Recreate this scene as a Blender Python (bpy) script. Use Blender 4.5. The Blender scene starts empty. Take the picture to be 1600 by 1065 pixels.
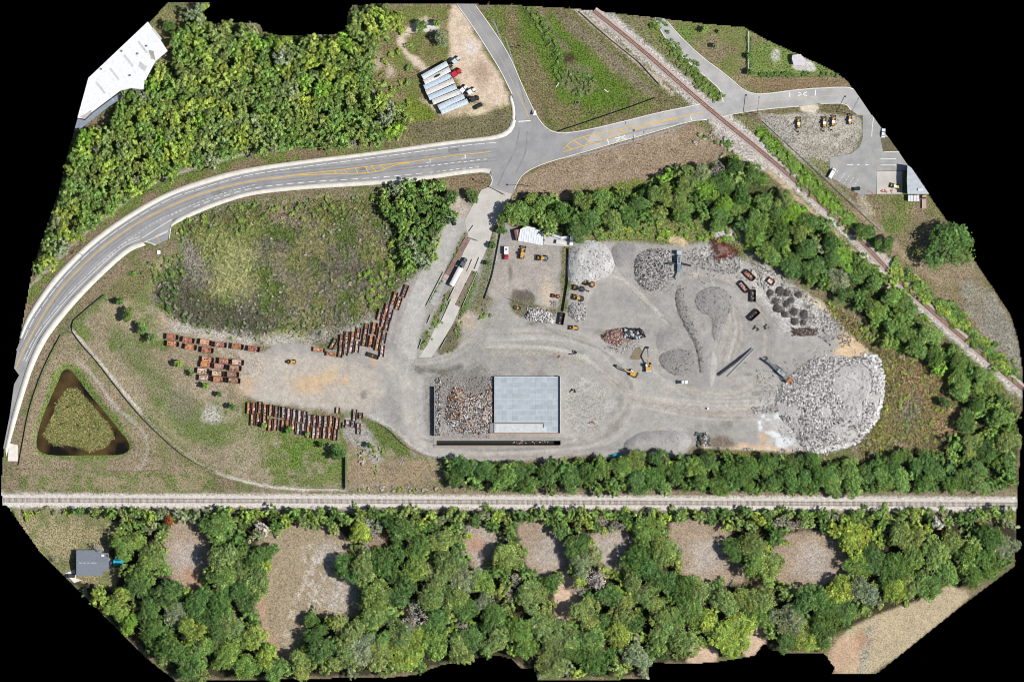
import bpy, math, random
import numpy as np
from mathutils import Vector, Matrix

# ------------------------------------------------------------------ camera, sky, sun
SC = bpy.context.scene
COL = SC.collection
rng = np.random.default_rng(7)
random.seed(7)
M = 1.0 / 3.0                      # metres per map unit (one map unit = one third of a metre)
def X(px): return (px - 800.0) * M
def Y(py): return (532.5 - py) * M
def P(px, py, z=0.0): return Vector((X(px), Y(py), z))

cam_d = bpy.data.cameras.new('camera'); cam = bpy.data.objects.new('camera', cam_d); COL.objects.link(cam)
cam_d.type = 'ORTHO'; cam_d.ortho_scale = 1600 * M
cam_d.clip_start = 1.0; cam_d.clip_end = 1000.0
cam.location = (0, 0, 300); cam.rotation_euler = (0, 0, 0)
SC.camera = cam

SUN_EL = math.radians(50); SUN_DIR = Vector((1.0, -0.16, 0)).normalized()
world = bpy.data.worlds.new('World'); SC.world = world; world.use_nodes = True
wn = world.node_tree; wn.nodes.clear()
wo = wn.nodes.new('ShaderNodeOutputWorld'); wb = wn.nodes.new('ShaderNodeBackground'); sk = wn.nodes.new('ShaderNodeTexSky')
sk.sky_type = 'NISHITA'; sk.sun_disc = False; sk.sun_elevation = SUN_EL
sk.sun_rotation = math.atan2(SUN_DIR.x, SUN_DIR.y)
wb.inputs['Strength'].default_value = 0.06
wn.links.new(sk.outputs[0], wb.inputs[0]); wn.links.new(wb.outputs[0], wo.inputs[0])
sun_d = bpy.data.lights.new('sun', 'SUN'); sun = bpy.data.objects.new('sun', sun_d); COL.objects.link(sun)
sun_d.energy = 4.4; sun_d.angle = math.radians(0.5); sun_d.color = (1.0, 0.965, 0.92)
sv = Vector((SUN_DIR.x * math.cos(SUN_EL), SUN_DIR.y * math.cos(SUN_EL), math.sin(SUN_EL)))
sun.rotation_euler = sv.to_track_quat('Z', 'Y').to_euler()
SC.cycles.filter_width = 1.0
SC.view_settings.view_transform = 'Standard'; SC.view_settings.look = 'None'
SC.view_settings.exposure = 0.62; SC.view_settings.gamma = 1.0; SC.view_settings.use_curve_mapping = False

# ------------------------------------------------------------------ helpers
ALB = 0.62
def lin(c, k=ALB):
    c = np.asarray(c, float) / 255.0
    l = np.where(c <= 0.04045, c / 12.92, ((c + 0.055) / 1.055) ** 2.4)
    return l * k
def L4(c, k=ALB):
    l = lin(c, k); return (float(l[0]), float(l[1]), float(l[2]), 1.0)

def tag(o, label=None, cat=None, group=None, kind=None):
    if label: o['label'] = label
    if cat: o['category'] = cat
    if group: o['group'] = group
    if kind: o['kind'] = kind
    return o
def link(name, me, parent=None, mat=None):
    o = bpy.data.objects.new(name, me); COL.objects.link(o)
    if parent is not None: o.parent = parent
    if mat is not None and me is not None:
        for m in (mat if isinstance(mat, (list, tuple)) else [mat]):
            me.materials.append(m)
    return o
def empty(name, loc=(0, 0, 0), rz=0.0):
    o = bpy.data.objects.new(name, None); COL.objects.link(o); o.location = loc; o.rotation_euler = (0, 0, rz)
    o.empty_display_size = 0.5
    return o
def thing(name, label, cat, loc=(0, 0, 0), rz=0.0, group=None):
    return tag(empty(name, loc, rz), label, cat, group)
def dup(root, loc=None, rz=None, label=None, group=None, scale=None, color=None):
    def cp(o, par):
        c = o.copy(); COL.objects.link(c); c.parent = par
        if color is not None and o.type == 'MESH' and o.get('tintable'): c.color = color
        for ch in kids[o.name]: cp(ch, c)
        return c
    kids = {}
    def walk(o):
        kids[o.name] = list(o.children)
        for ch in o.children: walk(ch)
    walk(root)
    r = cp(root, None)
    if loc is not None: r.location = loc
    if rz is not None: r.rotation_euler = (0, 0, rz)
    if scale is not None: r.scale = (scale,) * 3 if np.isscalar(scale) else scale
    if label: r['label'] = label
    if group: r['group'] = group
    return r
def recolor(root, color):
    for ch in root.children:
        if ch.type == 'MESH' and ch.get('tintable'): ch.color = color
        recolor(ch, color)

def np_mesh(name, V, F, fcol=None, vcol=None, extra=None, smooth=False):
    V = np.ascontiguousarray(V, np.float32); F = np.ascontiguousarray(F, np.int32)
    me = bpy.data.meshes.new(name); n = F.shape[1]
    me.vertices.add(len(V)); me.vertices.foreach_set('co', V.ravel())
    me.loops.add(F.size); me.loops.foreach_set('vertex_index', F.ravel())
    me.polygons.add(len(F))
    me.polygons.foreach_set('loop_start', np.arange(0, F.size, n, dtype=np.int32))
    me.polygons.foreach_set('loop_total', np.full(len(F), n, np.int32))
    if smooth: me.polygons.foreach_set('use_smooth', np.ones(len(F), bool))
    me.update(calc_edges=True)
    for nm, dom, arr in (('col', 'FACE', fcol), ('col', 'POINT', vcol)):
        if arr is not None:
            a = me.attributes.new(nm, 'FLOAT_COLOR', dom)
            A = np.ones((len(arr), 4), np.float32); A[:, :3] = arr
            a.data.foreach_set('color', A.ravel())
    for nm, arr in (extra or {}).items():
        a = me.attributes.new(nm, 'FLOAT', 'POINT'); a.data.foreach_set('value', np.ascontiguousarray(arr, np.float32))
    return me

class MB:
    """collects boxes, cylinders, prisms with a colour per face, builds ONE mesh"""
    def __init__(s): s.v = []; s.f = []; s.c = []
    def add(s, vs, fs, col=(1, 1, 1)):
        b = len(s.v); s.v += [tuple(v) for v in vs]
        for f in fs: s.f.append([b + i for i in f]); s.c.append(tuple(col)[:3])
        return s
    def box(s, c, d, col=(1, 1, 1), rz=0.0, ry=0.0, taper=1.0, tx=None, bev=0.0):
        hx, hy, hz = d[0] / 2, d[1] / 2, d[2] / 2
        tx = taper if tx is None else tx
        R = Matrix.Rotation(rz, 3, 'Z') @ Matrix.Rotation(ry, 3, 'Y'); c = Vector(c)
        if bev > 0:
            b = bev
            vs = []
            for z, ix, iy in ((-hz, 0, 0), (hz - b, 0, 0), (hz, b, b)):
                t = 1.0 if z < 0 else taper; t2 = 1.0 if z < 0 else tx
                ax, ay = hx * t2 - ix, hy * t - iy
                k = min(b, ax * .4, ay * .4)
                vs += [(ax - k, -ay, z), (ax, -ay + k, z), (ax, ay - k, z), (ax - k, ay, z), (-ax + k, ay, z), (-ax, ay - k, z), (-ax, -ay + k, z), (-ax + k, -ay, z)]
            fs = [tuple(range(7, -1, -1)), tuple(range(16, 24))]
            for r in (0, 8):
                for i in range(8): fs.append((r + i, r + (i + 1) % 8, r + 8 + (i + 1) % 8, r + 8 + i))
            return s.add([c + R @ Vector(v) for v in vs], fs, col)
        vs = [(-hx, -hy, -hz), (hx, -hy, -hz), (hx, hy, -hz), (-hx, hy, -hz),
              (-hx * tx, -hy * taper, hz), (hx * tx, -hy * taper, hz), (hx * tx, hy * taper, hz), (-hx * tx, hy * taper, hz)]
        fs = [(3, 2, 1, 0), (4, 5, 6, 7), (0, 1, 5, 4), (1, 2, 6, 5), (2, 3, 7, 6), (3, 0, 4, 7)]
        return s.add([c + R @ Vector(v) for v in vs], fs, col)
    def bar(s, a, b, w, h=None, col=(1, 1, 1)):
        a = Vector(a); b = Vector(b); d = b - a; h = h or w
        q = d.to_track_quat('X', 'Z').to_matrix(); n = d.length / 2; m = (a + b) / 2
        vs = [m + q @ Vector((x * n, y * w / 2, z * h / 2)) for x in (-1, 1) for y in (-1, 1) for z in (-1, 1)]
        return s.add(vs, [(0, 1, 3, 2), (4, 6, 7, 5), (0, 4, 5, 1), (2, 3, 7, 6), (0, 2, 6, 4), (1, 5, 7, 3)], col)
    def cyl(s, c, r, h, n=12, axis='Z', col=(1, 1, 1), r2=None):
        r2 = r if r2 is None else r2; c = Vector(c); vs = []
        for k, (rr, z) in enumerate(((r, -h / 2), (r2, h / 2))):
            for i in range(n):
                a = 2 * math.pi * i / n; p = (rr * math.cos(a), rr * math.sin(a), z)
                if axis == 'Y': p = (p[0], p[2], -p[1])
                if axis == 'X': p = (p[2], p[0], p[1])
                vs.append(c + Vector(p))
        fs = [tuple(range(n - 1, -1, -1)), tuple(range(n, 2 * n))] + [(i, (i + 1) % n, n + (i + 1) % n, n + i) for i in range(n)]
        return s.add(vs, fs, col)
    def prism(s, poly, z0, z1, col=(1, 1, 1)):
        n = len(poly)
        ar = sum(poly[i][0] * poly[(i + 1) % n][1] - poly[(i + 1) % n][0] * poly[i][1] for i in range(n))
        if ar < 0: poly = poly[::-1]
        vs = [(p[0], p[1], z0) for p in poly] + [(p[0], p[1], z1) for p in poly]
        return s.add(vs, [tuple(range(n - 1, -1, -1)), tuple(range(n, 2 * n))] + [(i, (i + 1) % n, n + (i + 1) % n, n + i) for i in range(n)], col)
    def build(s, name, mat, parent=None, tint=None):
        me = bpy.data.meshes.new(name); me.from_pydata([tuple(v) for v in s.v], [], s.f); me.update()
        a = me.attributes.new('col', 'FLOAT_COLOR', 'FACE')
        A = np.ones((len(s.f), 4), np.float32); A[:, :3] = np.array(s.c); a.data.foreach_set('color', A.ravel())
        o = link(name, me, parent, mat)
        if tint is not None: o['tintable'] = 1; o.color = tint
        return o

# ------------------------------------------------------------------ materials
def nodes(m):
    m.use_nodes = True; nt = m.node_tree; nt.nodes.clear()
    return nt
def mk(name, rough=0.8, metal=0.0, noise_scale=2.0, amt=0.25, bump=0.0, detail=6.0, second=0.0, spec=0.3):
    """base colour = face attribute x object colour, broken up by grime noise"""
    m = bpy.data.materials.new(name); nt = nodes(m); N = nt.nodes; Lk = nt.links
    out = N.new('ShaderNodeOutputMaterial'); bs = N.new('ShaderNodeBsdfPrincipled')
    at = N.new('ShaderNodeAttribute'); at.attribute_name = 'col'
    oi = N.new('ShaderNodeObjectInfo'); tc = N.new('ShaderNodeTexCoord')
    ns = N.new('ShaderNodeTexNoise'); ns.inputs['Scale'].default_value = noise_scale; ns.inputs['Detail'].default_value = detail; ns.inputs['Roughness'].default_value = 0.65
    ad = N.new('ShaderNodeVectorMath'); ad.operation = 'ADD'
    Lk.new(tc.outputs['Object'], ad.inputs[0]); Lk.new(oi.outputs['Random'], ad.inputs[1])
    sc_ = N.new('ShaderNodeVectorMath'); sc_.operation = 'MULTIPLY_ADD'
    sc_.inputs[1].default_value = (37, 53, 11); Lk.new(oi.outputs['Random'], sc_.inputs[0]); Lk.new(tc.outputs['Object'], sc_.inputs[2])
    Lk.new(sc_.outputs[0], ns.inputs['Vector'])
    mr = N.new('ShaderNodeMapRange'); mr.inputs[1].default_value = 0.3; mr.inputs[2].default_value = 0.7; mr.inputs[3].default_value = 1 - amt; mr.inputs[4].default_value = 1 + amt * 0.6
    Lk.new(ns.outputs['Fac'], mr.inputs[0])
    mx = N.new('ShaderNodeMix'); mx.data_type = 'RGBA'; mx.blend_type = 'MULTIPLY'; mx.inputs[0].default_value = 1
    Lk.new(at.outputs['Color'], mx.inputs[6]); Lk.new(oi.outputs['Color'], mx.inputs[7])
    vm = N.new('ShaderNodeVectorMath'); vm.operation = 'SCALE'; Lk.new(mx.outputs[2], vm.inputs[0]); Lk.new(mr.outputs[0], vm.inputs['Scale'])
    Lk.new(vm.outputs[0], bs.inputs['Base Color'])
    bs.inputs['Roughness'].default_value = rough; bs.inputs['Metallic'].default_value = metal
    bs.inputs['Specular IOR Level'].default_value = spec
    if bump:
        bp = N.new('ShaderNodeBump'); bp.inputs['Strength'].default_value = bump; bp.inputs['Distance'].default_value = 0.3
        Lk.new(ns.outputs['Fac'], bp.inputs['Height']); Lk.new(bp.outputs[0], bs.inputs['Normal'])
    Lk.new(bs.outputs[0], out.inputs[0])
    return m
M_PAINT = mk('machine_paint', 0.55, 0.0, 1.6, 0.34)
M_DARK = mk('rubber_and_steel', 0.8, 0.0, 3, 0.3)
M_GLASS = mk('dark_window_glass', 0.12, 0.0, 1, 0.05, spec=0.6)
M_RUST = mk('rusted_steel', 0.9, 0.0, 0.9, 0.42, bump=0.3, detail=9)
M_CONC = mk('weathered_concrete', 0.92, 0.0, 0.5, 0.22, detail=9)
M_SLAB = mk('stained_roof_panel', .7, 0, .11, .26, detail=10)
M_ROCK = mk('broken_rock', 0.95, 0.0, 2.0, 0.35)
M_WHITE = mk('road_paint', 0.8, 0.0, 1.3, 0.35, detail=9)
M_ROOF = mk('roofing', 0.75, 0.0, 0.7, 0.2, detail=9)
M_METAL = mk('galvanised_metal', 0.5, 0.2, 0.8, 0.2)
M_CLOTH = mk('tarpaulin', 0.6, 0.0, 1.2, 0.25, bump=0.4)

def mk_foliage(name, trans=0.22):
    m = bpy.data.materials.new(name); nt = nodes(m); N = nt.nodes; Lk = nt.links
    out = N.new('ShaderNodeOutputMaterial'); df = N.new('ShaderNodeBsdfDiffuse'); tr = N.new('ShaderNodeBsdfTranslucent'); ms = N.new('ShaderNodeMixShader')
    at = N.new('ShaderNodeAttribute'); at.attribute_name = 'col'; oi = N.new('ShaderNodeObjectInfo')
    mx = N.new('ShaderNodeMix'); mx.data_type = 'RGBA'; mx.blend_type = 'MULTIPLY'; mx.inputs[0].default_value = 1
    Lk.new(at.outputs['Color'], mx.inputs[6]); Lk.new(oi.outputs['Color'], mx.inputs[7])
    Lk.new(mx.outputs[2], df.inputs[0]); Lk.new(mx.outputs[2], tr.inputs[0])
    ms.inputs[0].default_value = trans
    Lk.new(df.outputs[0], ms.inputs[1]); Lk.new(tr.outputs[0], ms.inputs[2]); Lk.new(ms.outputs[0], out.inputs[0])
    return m
M_LEAF = mk_foliage('foliage')

# ------------------------------------------------------------------ noise and distance fields on the map
GS = 2.0
GX0, GX1, GY0, GY1 = -4, 1604, -4, 1070
gx = np.arange(GX0, GX1 + .1, GS); gy = np.arange(GY0, GY1 + .1, GS)
NX, NY = len(gx), len(gy)
PX, PY = np.meshgrid(gx, gy)
def lattice(cell, seed):
    r = np.random.default_rng(seed)
    w = int((GX1 - GX0) / cell) + 4; h = int((GY1 - GY0) / cell) + 4
    return r.random((h, w))
def samp(lat, cell, px, py):
    u = np.clip((px - GX0) / cell, 0, lat.shape[1] - 2.001); v = np.clip((py - GY0) / cell, 0, lat.shape[0] - 2.001)
    i = u.astype(int); j = v.astype(int); a = u - i; b = v - j
    a = a * a * (3 - 2 * a); b = b * b * (3 - 2 * b)
    return (lat[j, i] * (1 - a) + lat[j, i + 1] * a) * (1 - b) + (lat[j + 1, i] * (1 - a) + lat[j + 1, i + 1] * a) * b
def noise(px, py, cell, seed, octv=4, gain=0.55):
    px = np.asarray(px, float); py = np.asarray(py, float)
    t = 0; a = 1; s = 0
    for k in range(octv):
        c = max(cell / 2 ** k, 1.5)
        t = t + a * samp(lattice(c, seed + 31 * k), c, px, py); s += a; a *= gain
    return t / s
def pip(poly, px, py):
    inside = np.zeros(np.shape(px), bool); n = len(poly)
    for i in range(n):
        x0, y0 = poly[i]; x1, y1 = poly[(i + 1) % n]
        if y0 == y1: continue
        c = ((y0 > py) != (y1 > py)) & (px < (x1 - x0) * (py - y0) / (y1 - y0) + x0)
        inside ^= c
    return inside
def dseg(poly, px, py, closed=True):
    d = np.full(np.shape(px), 1e9); n = len(poly)
    for i in range(n if closed else n - 1):
        x0, y0 = poly[i]; x1, y1 = poly[(i + 1) % n]
        dx, dy = x1 - x0, y1 - y0; l2 = dx * dx + dy * dy + 1e-9
        t = np.clip(((px - x0) * dx + (py - y0) * dy) / l2, 0, 1)
        d = np.minimum(d, (px - x0 - t * dx) ** 2 + (py - y0 - t * dy) ** 2)
    return np.sqrt(d)
def sdist(poly, px, py):
    d = dseg(poly, px, py); return np.where(pip(poly, px, py), d, -d)
def sstep(a, b, x):
    t = np.clip((x - a) / (b - a), 0, 1); return t * t * (3 - 2 * t)
def smooth(pts, n=2, closed=False):
    pts = [tuple(map(float, p)) for p in pts]
    for _ in range(n):
        q = []
        rngi = range(len(pts) if closed else len(pts) - 1)
        for i in rngi:
            a = pts[i]; b = pts[(i + 1) % len(pts)]
            q += [(a[0] * .75 + b[0] * .25, a[1] * .75 + b[1] * .25), (a[0] * .25 + b[0] * .75, a[1] * .25 + b[1] * .75)]
        if not closed: q = [pts[0]] + q + [pts[-1]]
        pts = q
    return pts

OUTLINE = [(262,3),(330,3),(320,20),(325,33),(340,35),(400,34),(408,38),(412,48),(440,55),(520,53),(543,42),(540,30),(545,15),(550,8),(600,5),(700,5),(800,7),(900,13),(1000,24),(1100,36),(1165,42),(1200,62),(1240,80),(1300,108),(1325,125),(1345,155),(1365,185),(1400,230),(1420,258),(1450,300),(1485,350),(1530,415),(1560,460),(1580,490),(1592,530),(1598,570),(1600,600),(1600,640),(1590,660),(1597,690),(1592,760),(1590,795),(1587,885),(1570,897),(1500,950),(1372,1052),(1298,1053),(1303,1043),(1290,1025),(1285,1020),(1240,1022),(1200,1015),(1195,1005),(1180,1025),(1120,1035),(1080,1037),(1060,1037),(1015,1035),(1015,1060),(950,1063),(840,1063),(838,1045),(815,1045),(800,1030),(780,1025),(750,1028),(690,1040),(650,1055),(600,1060),(520,1060),(275,1065),(230,1030),(120,920),(60,860),(10,790),(5,780),(0,770),(5,700),(15,650),(22,600),(30,585),(22,575),(28,540),(35,500),(50,420),(90,300),(100,260),(110,220),(120,190),(138,120),(232,35)]
# ------------------------------------------------------------------ painting the ground's own soil and grass colours
NOI = {}
def N_(cell, seed):
    k = (cell, seed)
    if k not in NOI: NOI[k] = noise(PX, PY, cell, seed)
    return NOI[k]
col = np.zeros((NY, NX, 3)); G1 = np.zeros((NY, NX)); G2 = np.zeros((NY, NX))
def blend(a, c, g1, g2, var=0.10, sl=None, seed=5):
    sl = sl or (slice(0, NY), slice(0, NX))
    n = N_(26, seed)[sl]; n2 = N_(7, seed + 3)[sl]
    v = 1 + var * ((n - .5) * 3.2 + (n2 - .5) * 2.0)
    C = lin(c)[None, None, :] * v[..., None]
    col[sl] = col[sl] * (1 - a[..., None]) + C * a[..., None]
    G1[sl] = G1[sl] * (1 - a) + g1 * a; G2[sl] = G2[sl] * (1 - a) + g2 * a
def bbox(pts, pad):
    xs = [p[0] for p in pts]; ys = [p[1] for p in pts]
    i0 = max(0, int((min(xs) - pad - GX0) / GS)); i1 = min(NX, int((max(xs) + pad - GX0) / GS) + 2)
    j0 = max(0, int((min(ys) - pad - GY0) / GS)); j1 = min(NY, int((max(ys) + pad - GY0) / GS) + 2)
    return (slice(j0, j1), slice(i0, i1))
def area(pts, c, g1=.5, g2=.3, soft=4, wob=6, op=1.0, var=.1, seed=5, sm=1):
    if sm: pts = smooth(pts, sm, True)
    sl = bbox(pts, soft + wob)
    d = sdist(pts, PX[sl], PY[sl]) + wob * ((N_(14, seed + 11)[sl] - .5) * 3.0)
    blend(op * sstep(-soft, soft, d), c, g1, g2, var, sl, seed)
def stroke(pts, w, c, g1=.2, g2=.3, soft=3, wob=2, op=1.0, var=.08, seed=9, sm=2):
    if sm: pts = smooth(pts, sm)
    sl = bbox(pts, w + soft + wob)
    d = w / 2 - dseg(pts, PX[sl], PY[sl], False) + wob * ((N_(14, seed + 2)[sl] - .5) * 3.0)
    blend(op * sstep(-soft, soft, d), c, g1, g2, var, sl, seed)
def spot(x, y, r, c, g1=.4, g2=.3, op=.8, ry=None, seed=4, soft=.6):
    ry = ry or r; sl = bbox([(x - r, y - ry), (x + r, y + ry)], r * .6)
    d = 1 - np.sqrt(((PX[sl] - x) / r) ** 2 + ((PY[sl] - y) / ry) ** 2) + (N_(14, seed)[sl] - .5) * 1.3
    blend(op * sstep(-soft, soft, d), c, g1, g2, .1, sl, seed)
def patches(pts, c, cell, thr, op=.8, g1=.5, g2=.2, seed=40, soft=.06):
    """scattered patches of another cover inside an area"""
    sl = bbox(pts, 2)
    d = sdist(pts, PX[sl], PY[sl])
    n = noise(PX[sl], PY[sl], cell, seed, 4, .6)
    blend(op * sstep(-3, 5, d) * sstep(thr - soft, thr + soft, n), c, g1, g2, .1, sl, seed + 1)

DRY = (136,122,100); GREEN = (98,112,62); LUSH = (88,118,46); SAND = (196,176,152); GRAV = (166,162,157); PALE = (204,198,190)
LITTER = (62,58,42)
FULL = [(-4,-4),(1604,-4),(1604,1069),(-4,1069)]
blend(np.ones((NY, NX)), (128,116,94), .7, .3, .12)
patches(FULL, GREEN, 30, .56, .7)

# woods: forest floor
W1 = [(262,60),(300,10),(322,8),(322,38),(400,40),(410,52),(540,60),(548,18),(600,10),(640,30),(590,60),(580,110),(600,150),(638,180),(630,215),(590,222),(540,230),(470,230),(400,240),(385,235),(330,258),(290,262),(240,290),(190,318),(160,345),(110,390),(60,430),(52,415),(90,300),(100,250),(115,205),(165,200),(195,150),(225,138),(245,105),(275,95),(270,60)]
W2 = [(795,345),(800,320),(840,300),(880,315),(930,300),(960,300),(1000,290),(1040,270),(1080,256),(1110,260),(1140,240),(1190,265),(1215,300),(1290,345),(1330,390),(1400,440),(1440,490),(1480,530),(1560,600),(1595,640),(1590,700),(1588,760),(1550,765),(1490,765),(1480,710),(1500,660),(1500,640),(1480,600),(1440,560),(1390,540),(1370,520),(1340,480),(1280,450),(1240,430),(1200,400),(1170,370),(1100,340),(1050,345),(1000,350),(900,372),(880,375),(860,362),(820,350)]
W3 = [(700,712),(740,722),(800,724),(850,732),(910,715),(960,718),(1000,706),(1060,718),(1100,706),(1200,716),(1290,722),(1340,724),(1400,712),(1440,706),(1490,720),(1500,762),(1400,766),(1250,768),(1150,764),(1050,767),(880,762),(760,762),(705,752)]
W4 = [(30,797),(1588,798),(1585,882),(1500,920),(1400,952),(1310,985),(1285,1018),(1200,1012),(1120,1030),(1015,1033),(1010,1055),(845,1058),(800,1025),(690,1035),(600,1055),(280,1060),(232,1025),(120,915),(60,855)]
W5 = [(600,300),(640,282),(690,287),(716,302),(713,320),(700,350),(690,362),(670,420),(630,420),(625,355),(595,325)]
CL = [
 [(15,792),(60,800),(190,812),(190,840),(168,860),(188,890),(178,925),(150,912),(100,905),(55,858)],
 [(262,828),(290,808),(322,840),(318,870),(322,905),(300,930),(280,915),(262,880)],
 [(408,835),(450,828),(500,826),(535,840),(548,868),(528,880),(520,895),(562,915),(562,952),(540,962),(510,962),(480,950),(478,985),(462,1025),(440,1036),(420,1000),(405,965),(408,915),(425,890),(425,870),(408,865)],
 [(728,842),(748,828),(776,838),(772,868),(748,888),(735,868)],
 [(808,820),(850,812),(872,840),(898,868),(888,890),(862,896),(838,895),(826,865)],
 [(928,840),(945,832),(982,830),(980,868),(970,890),(945,880),(930,862)],
 [(1045,822),(1080,818),(1130,822),(1140,868),(1158,900),(1152,907),(1100,908),(1072,900),(1066,870)],
 [(1222,850),(1250,838),(1290,836),(1310,850),(1322,880),(1322,898),(1280,905),(1272,924),(1222,914),(1216,880)],
 [(1475,912),(1520,925),(1500,950),(1372,1052),(1298,1053),(1306,1010),(1318,985),(1380,955),(1430,940)],
 [(872,915),(890,900),(905,925),(898,955),(880,970),(870,960)],
 [(1085,1010),(1118,1012),(1112,1036),(1082,1036)],
 [(1170,985),(1195,980),(1190,1010),(1165,1025)],
]
area(W2, (76,84,50), .8, .3, 3, 3, .95, .15)
area(W1, (84,96,50), .8, .3, 3, 3, .95, .15)
for w in (W3, W5): area(w, LITTER, .5, .3, 3, 3, .95, .15)
area(W4, LITTER, .5, .3, 3, 3, .95, .15)
area([(48,430),(90,300),(130,300),(160,345),(110,400)], (120,112,80), .7, .2, 6, 5)

# clearings of the south wood
def grow(p, o):
    cx = sum(q[0] for q in p) / len(p); cy = sum(q[1] for q in p) / len(p)
    return [(x + (x - cx) / math.hypot(x - cx, y - cy) * o, y + (y - cy) / math.hypot(x - cx, y - cy) * o) for x, y in p]
for i, c in enumerate(CL):
    c = grow(c, 9) if i not in (0, 8) else c
    if i == 0: area(c, (152,140,110), .8, .25, 4, 4); patches(c, GREEN, 24, .58, .6)
    elif i == 8: area(c, (186,170,142), .3, .35, 3, 2, 1, .05)
    elif i == 2:
        area(c, (160,145,122), .35, .5, 4, 3, 1, .06)
        stroke([(409,860),(408,910),(406,960),(425,1005),(442,1030)], 9, (190,152,128), .2, .3, 7, 5, .65)
        patches([(520,845),(470,930),(450,1020),(438,1010),(455,940),(490,860)], (206,196,188), 7, .5, .5, .2, .8, 71); patches([(470,850),(540,850),(560,920),(560,950),(480,950)], (204,198,194), 6, .56, .6, .2, .8, 72)
        spot(530,930,26,(182,172,164),.2,.7,.6); spot(515,860,16,(184,174,166),.2,.7,.5)
    elif i in (9,10,11): area(c, (206,180,156), .2, .3, 3, 3)
    else:
        area(c, (165,146,128), .4, .38, 4, 4, 1, .08)
        cx = sum(p[0] for p in c) / len(c); cy = sum(p[1] for p in c) / len(c)
        spot(cx, cy, 26, (186,178,172), .2, .45, .6)
for x, y, r in ((742,850,14),(585,850,20),(660,880,12),(905,980,18),(935,1010,10),(300,900,16),(1180,905,14),(1350,1000,14),(1325,1015,18)):
    spot(x, y, r, (178,140,116), .2, .3, .8)
stroke([(1360,985),(1352,1020),(1345,1052)], 9, (160,156,142), .4, .9, 5, 6, .8)
area([(1298,1000),(1330,990),(1345,1010),(1335,1053),(1298,1053)], (196,168,142), .2, .3, 7, 7, .85)

# east-west railway ballast
stroke([(-4,781),(1600,787)], 24, (206,198,189), .1, .9, 2, 1.5, 1, .06, sm=0)
stroke([(-4,768),(1600,773)], 5, (150,142,122), .4, .5, 4, 3, .6)
stroke([(-4,796),(1600,802)], 6, (150,142,128), .4, .5, 4, 3, .7)

# south-west lawn, pond surrounds
lawn = [(107,510),(165,455),(245,400),(285,430),(250,500),(300,520),(380,560),(372,620),(440,640),(560,660),(600,662),(640,705),(700,722),(700,762),(540,766),(420,760),(330,735),(285,712),(240,670),(190,620),(150,560)]
area(lawn, (152,138,116), .5, .3, 3, 2)
patches(lawn, (104,122,60), 40, .48, .85, .6); patches(lawn, (170,156,138), 22, .58, .6, .4, .5, 77)
stroke([(185,520),(230,580),(285,640),(330,690)], 34, (104,116,68), .8, .2, 14, 8, .7)
stroke([(150,545),(215,625),(270,680),(330,725)], 20, (162,148,124), .5, .5, 8, 5, .6)
area([(352,655),(420,662),(500,690),(540,700),(542,762),(470,755),(400,735),(370,705),(365,680)], (116,124,74), .9, .2, 8, 8, .8); patches([(352,655),(540,690),(542,762),(400,745)], (160,148,128), 20, .55, .7)
patches([(385,655),(500,672),(540,700),(535,750),(470,740),(400,715)], (98,124,52), 16, .50, .9, .9)
area([(545,705),(600,715),(690,720),(692,760),(545,762)], (158,138,116), .6, .3, 5, 5, .9)
area([(572,655),(600,662),(622,680),(645,710),(620,712),(600,690),(575,685)], (98,112,58), .9, .1, 3, 3, .95)
area([(545,650),(575,665),(590,690),(600,725),(585,735),(570,700),(530,680)], (168,164,160), .2, .8, 4, 5, .9)
spot(330,648,14,(190,186,178),.3,.9,.9); spot(283,636,22,(128,122,108),.5,.5,.7); spot(383,705,30,(168,152,134),.5,.4,.6)
spot(255,435,22,(200,178,150),.3,.5,.8,30); spot(190,490,26,(176,156,130),.5,.4,.6); spot(268,500,30,(186,166,146),.3,.5,.8,16)
area([(165,455),(180,430),(215,415),(240,420),(228,450),(200,468),(178,478)], (124,118,84), .8, .2, 4, 3)
# verge between road and pond
verge = [(73,528),(100,500),(150,440),(205,392),(245,385),(262,395),(240,405),(185,430),(162,458),(107,508),(80,560),(55,620),(37,690),(30,770),(8,772),(20,670),(45,590)]
area(verge, (138,122,102), .7, .3, 2, 2); patches(verge, GREEN, 18, .58, .7)
stroke([(160,462),(107,512),(75,565),(50,625),(38,690),(30,740)], 7, (92,106,60), .8, .2, 3, 2, .8)
pondz = [(107,512),(150,560),(215,645),(290,715),(345,742),(300,768),(30,768),(35,690),(60,600),(85,545)]
area(pondz, (148,133,112), .7, .3, 2, 1); patches(pondz, (116,122,76), 26, .55, .7)
area([(88,566),(116,566),(158,622),(208,690),(200,716),(150,715),(70,716),(50,698),(64,640)], (104,126,58), .9, .2, 4, 4, .85)
area([(30,735),(300,738),(350,750),(330,768),(30,768)], (106,116,66), .9, .2, 4, 4, .8); patches([(30,735),(330,740),(330,768),(30,768)], (150,136,112), 18, .52, .8)
stroke([(120,560),(150,590),(175,632),(205,655),(228,680),(232,700),(225,725),(212,735)], 5, (176,168,158), .3, .8, 3, 2, .85)
stroke([(60,610),(38,690),(30,735)], 8, (156,134,112), .5, .4, 5, 3, .6)
stroke([(112,515),(160,570),(222,648),(297,718),(352,745),(440,764),(540,765)], 4.5, (206,198,188), .2, .5, 2, 1, .95)
stroke([(232,690),(240,740)], 5, (120,116,80), .7, .3, 3, 3, .6)
stroke([(228,650),(285,712),(330,738)], 14, (112,114,70), .8, .2, 5, 3, .7)
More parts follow.
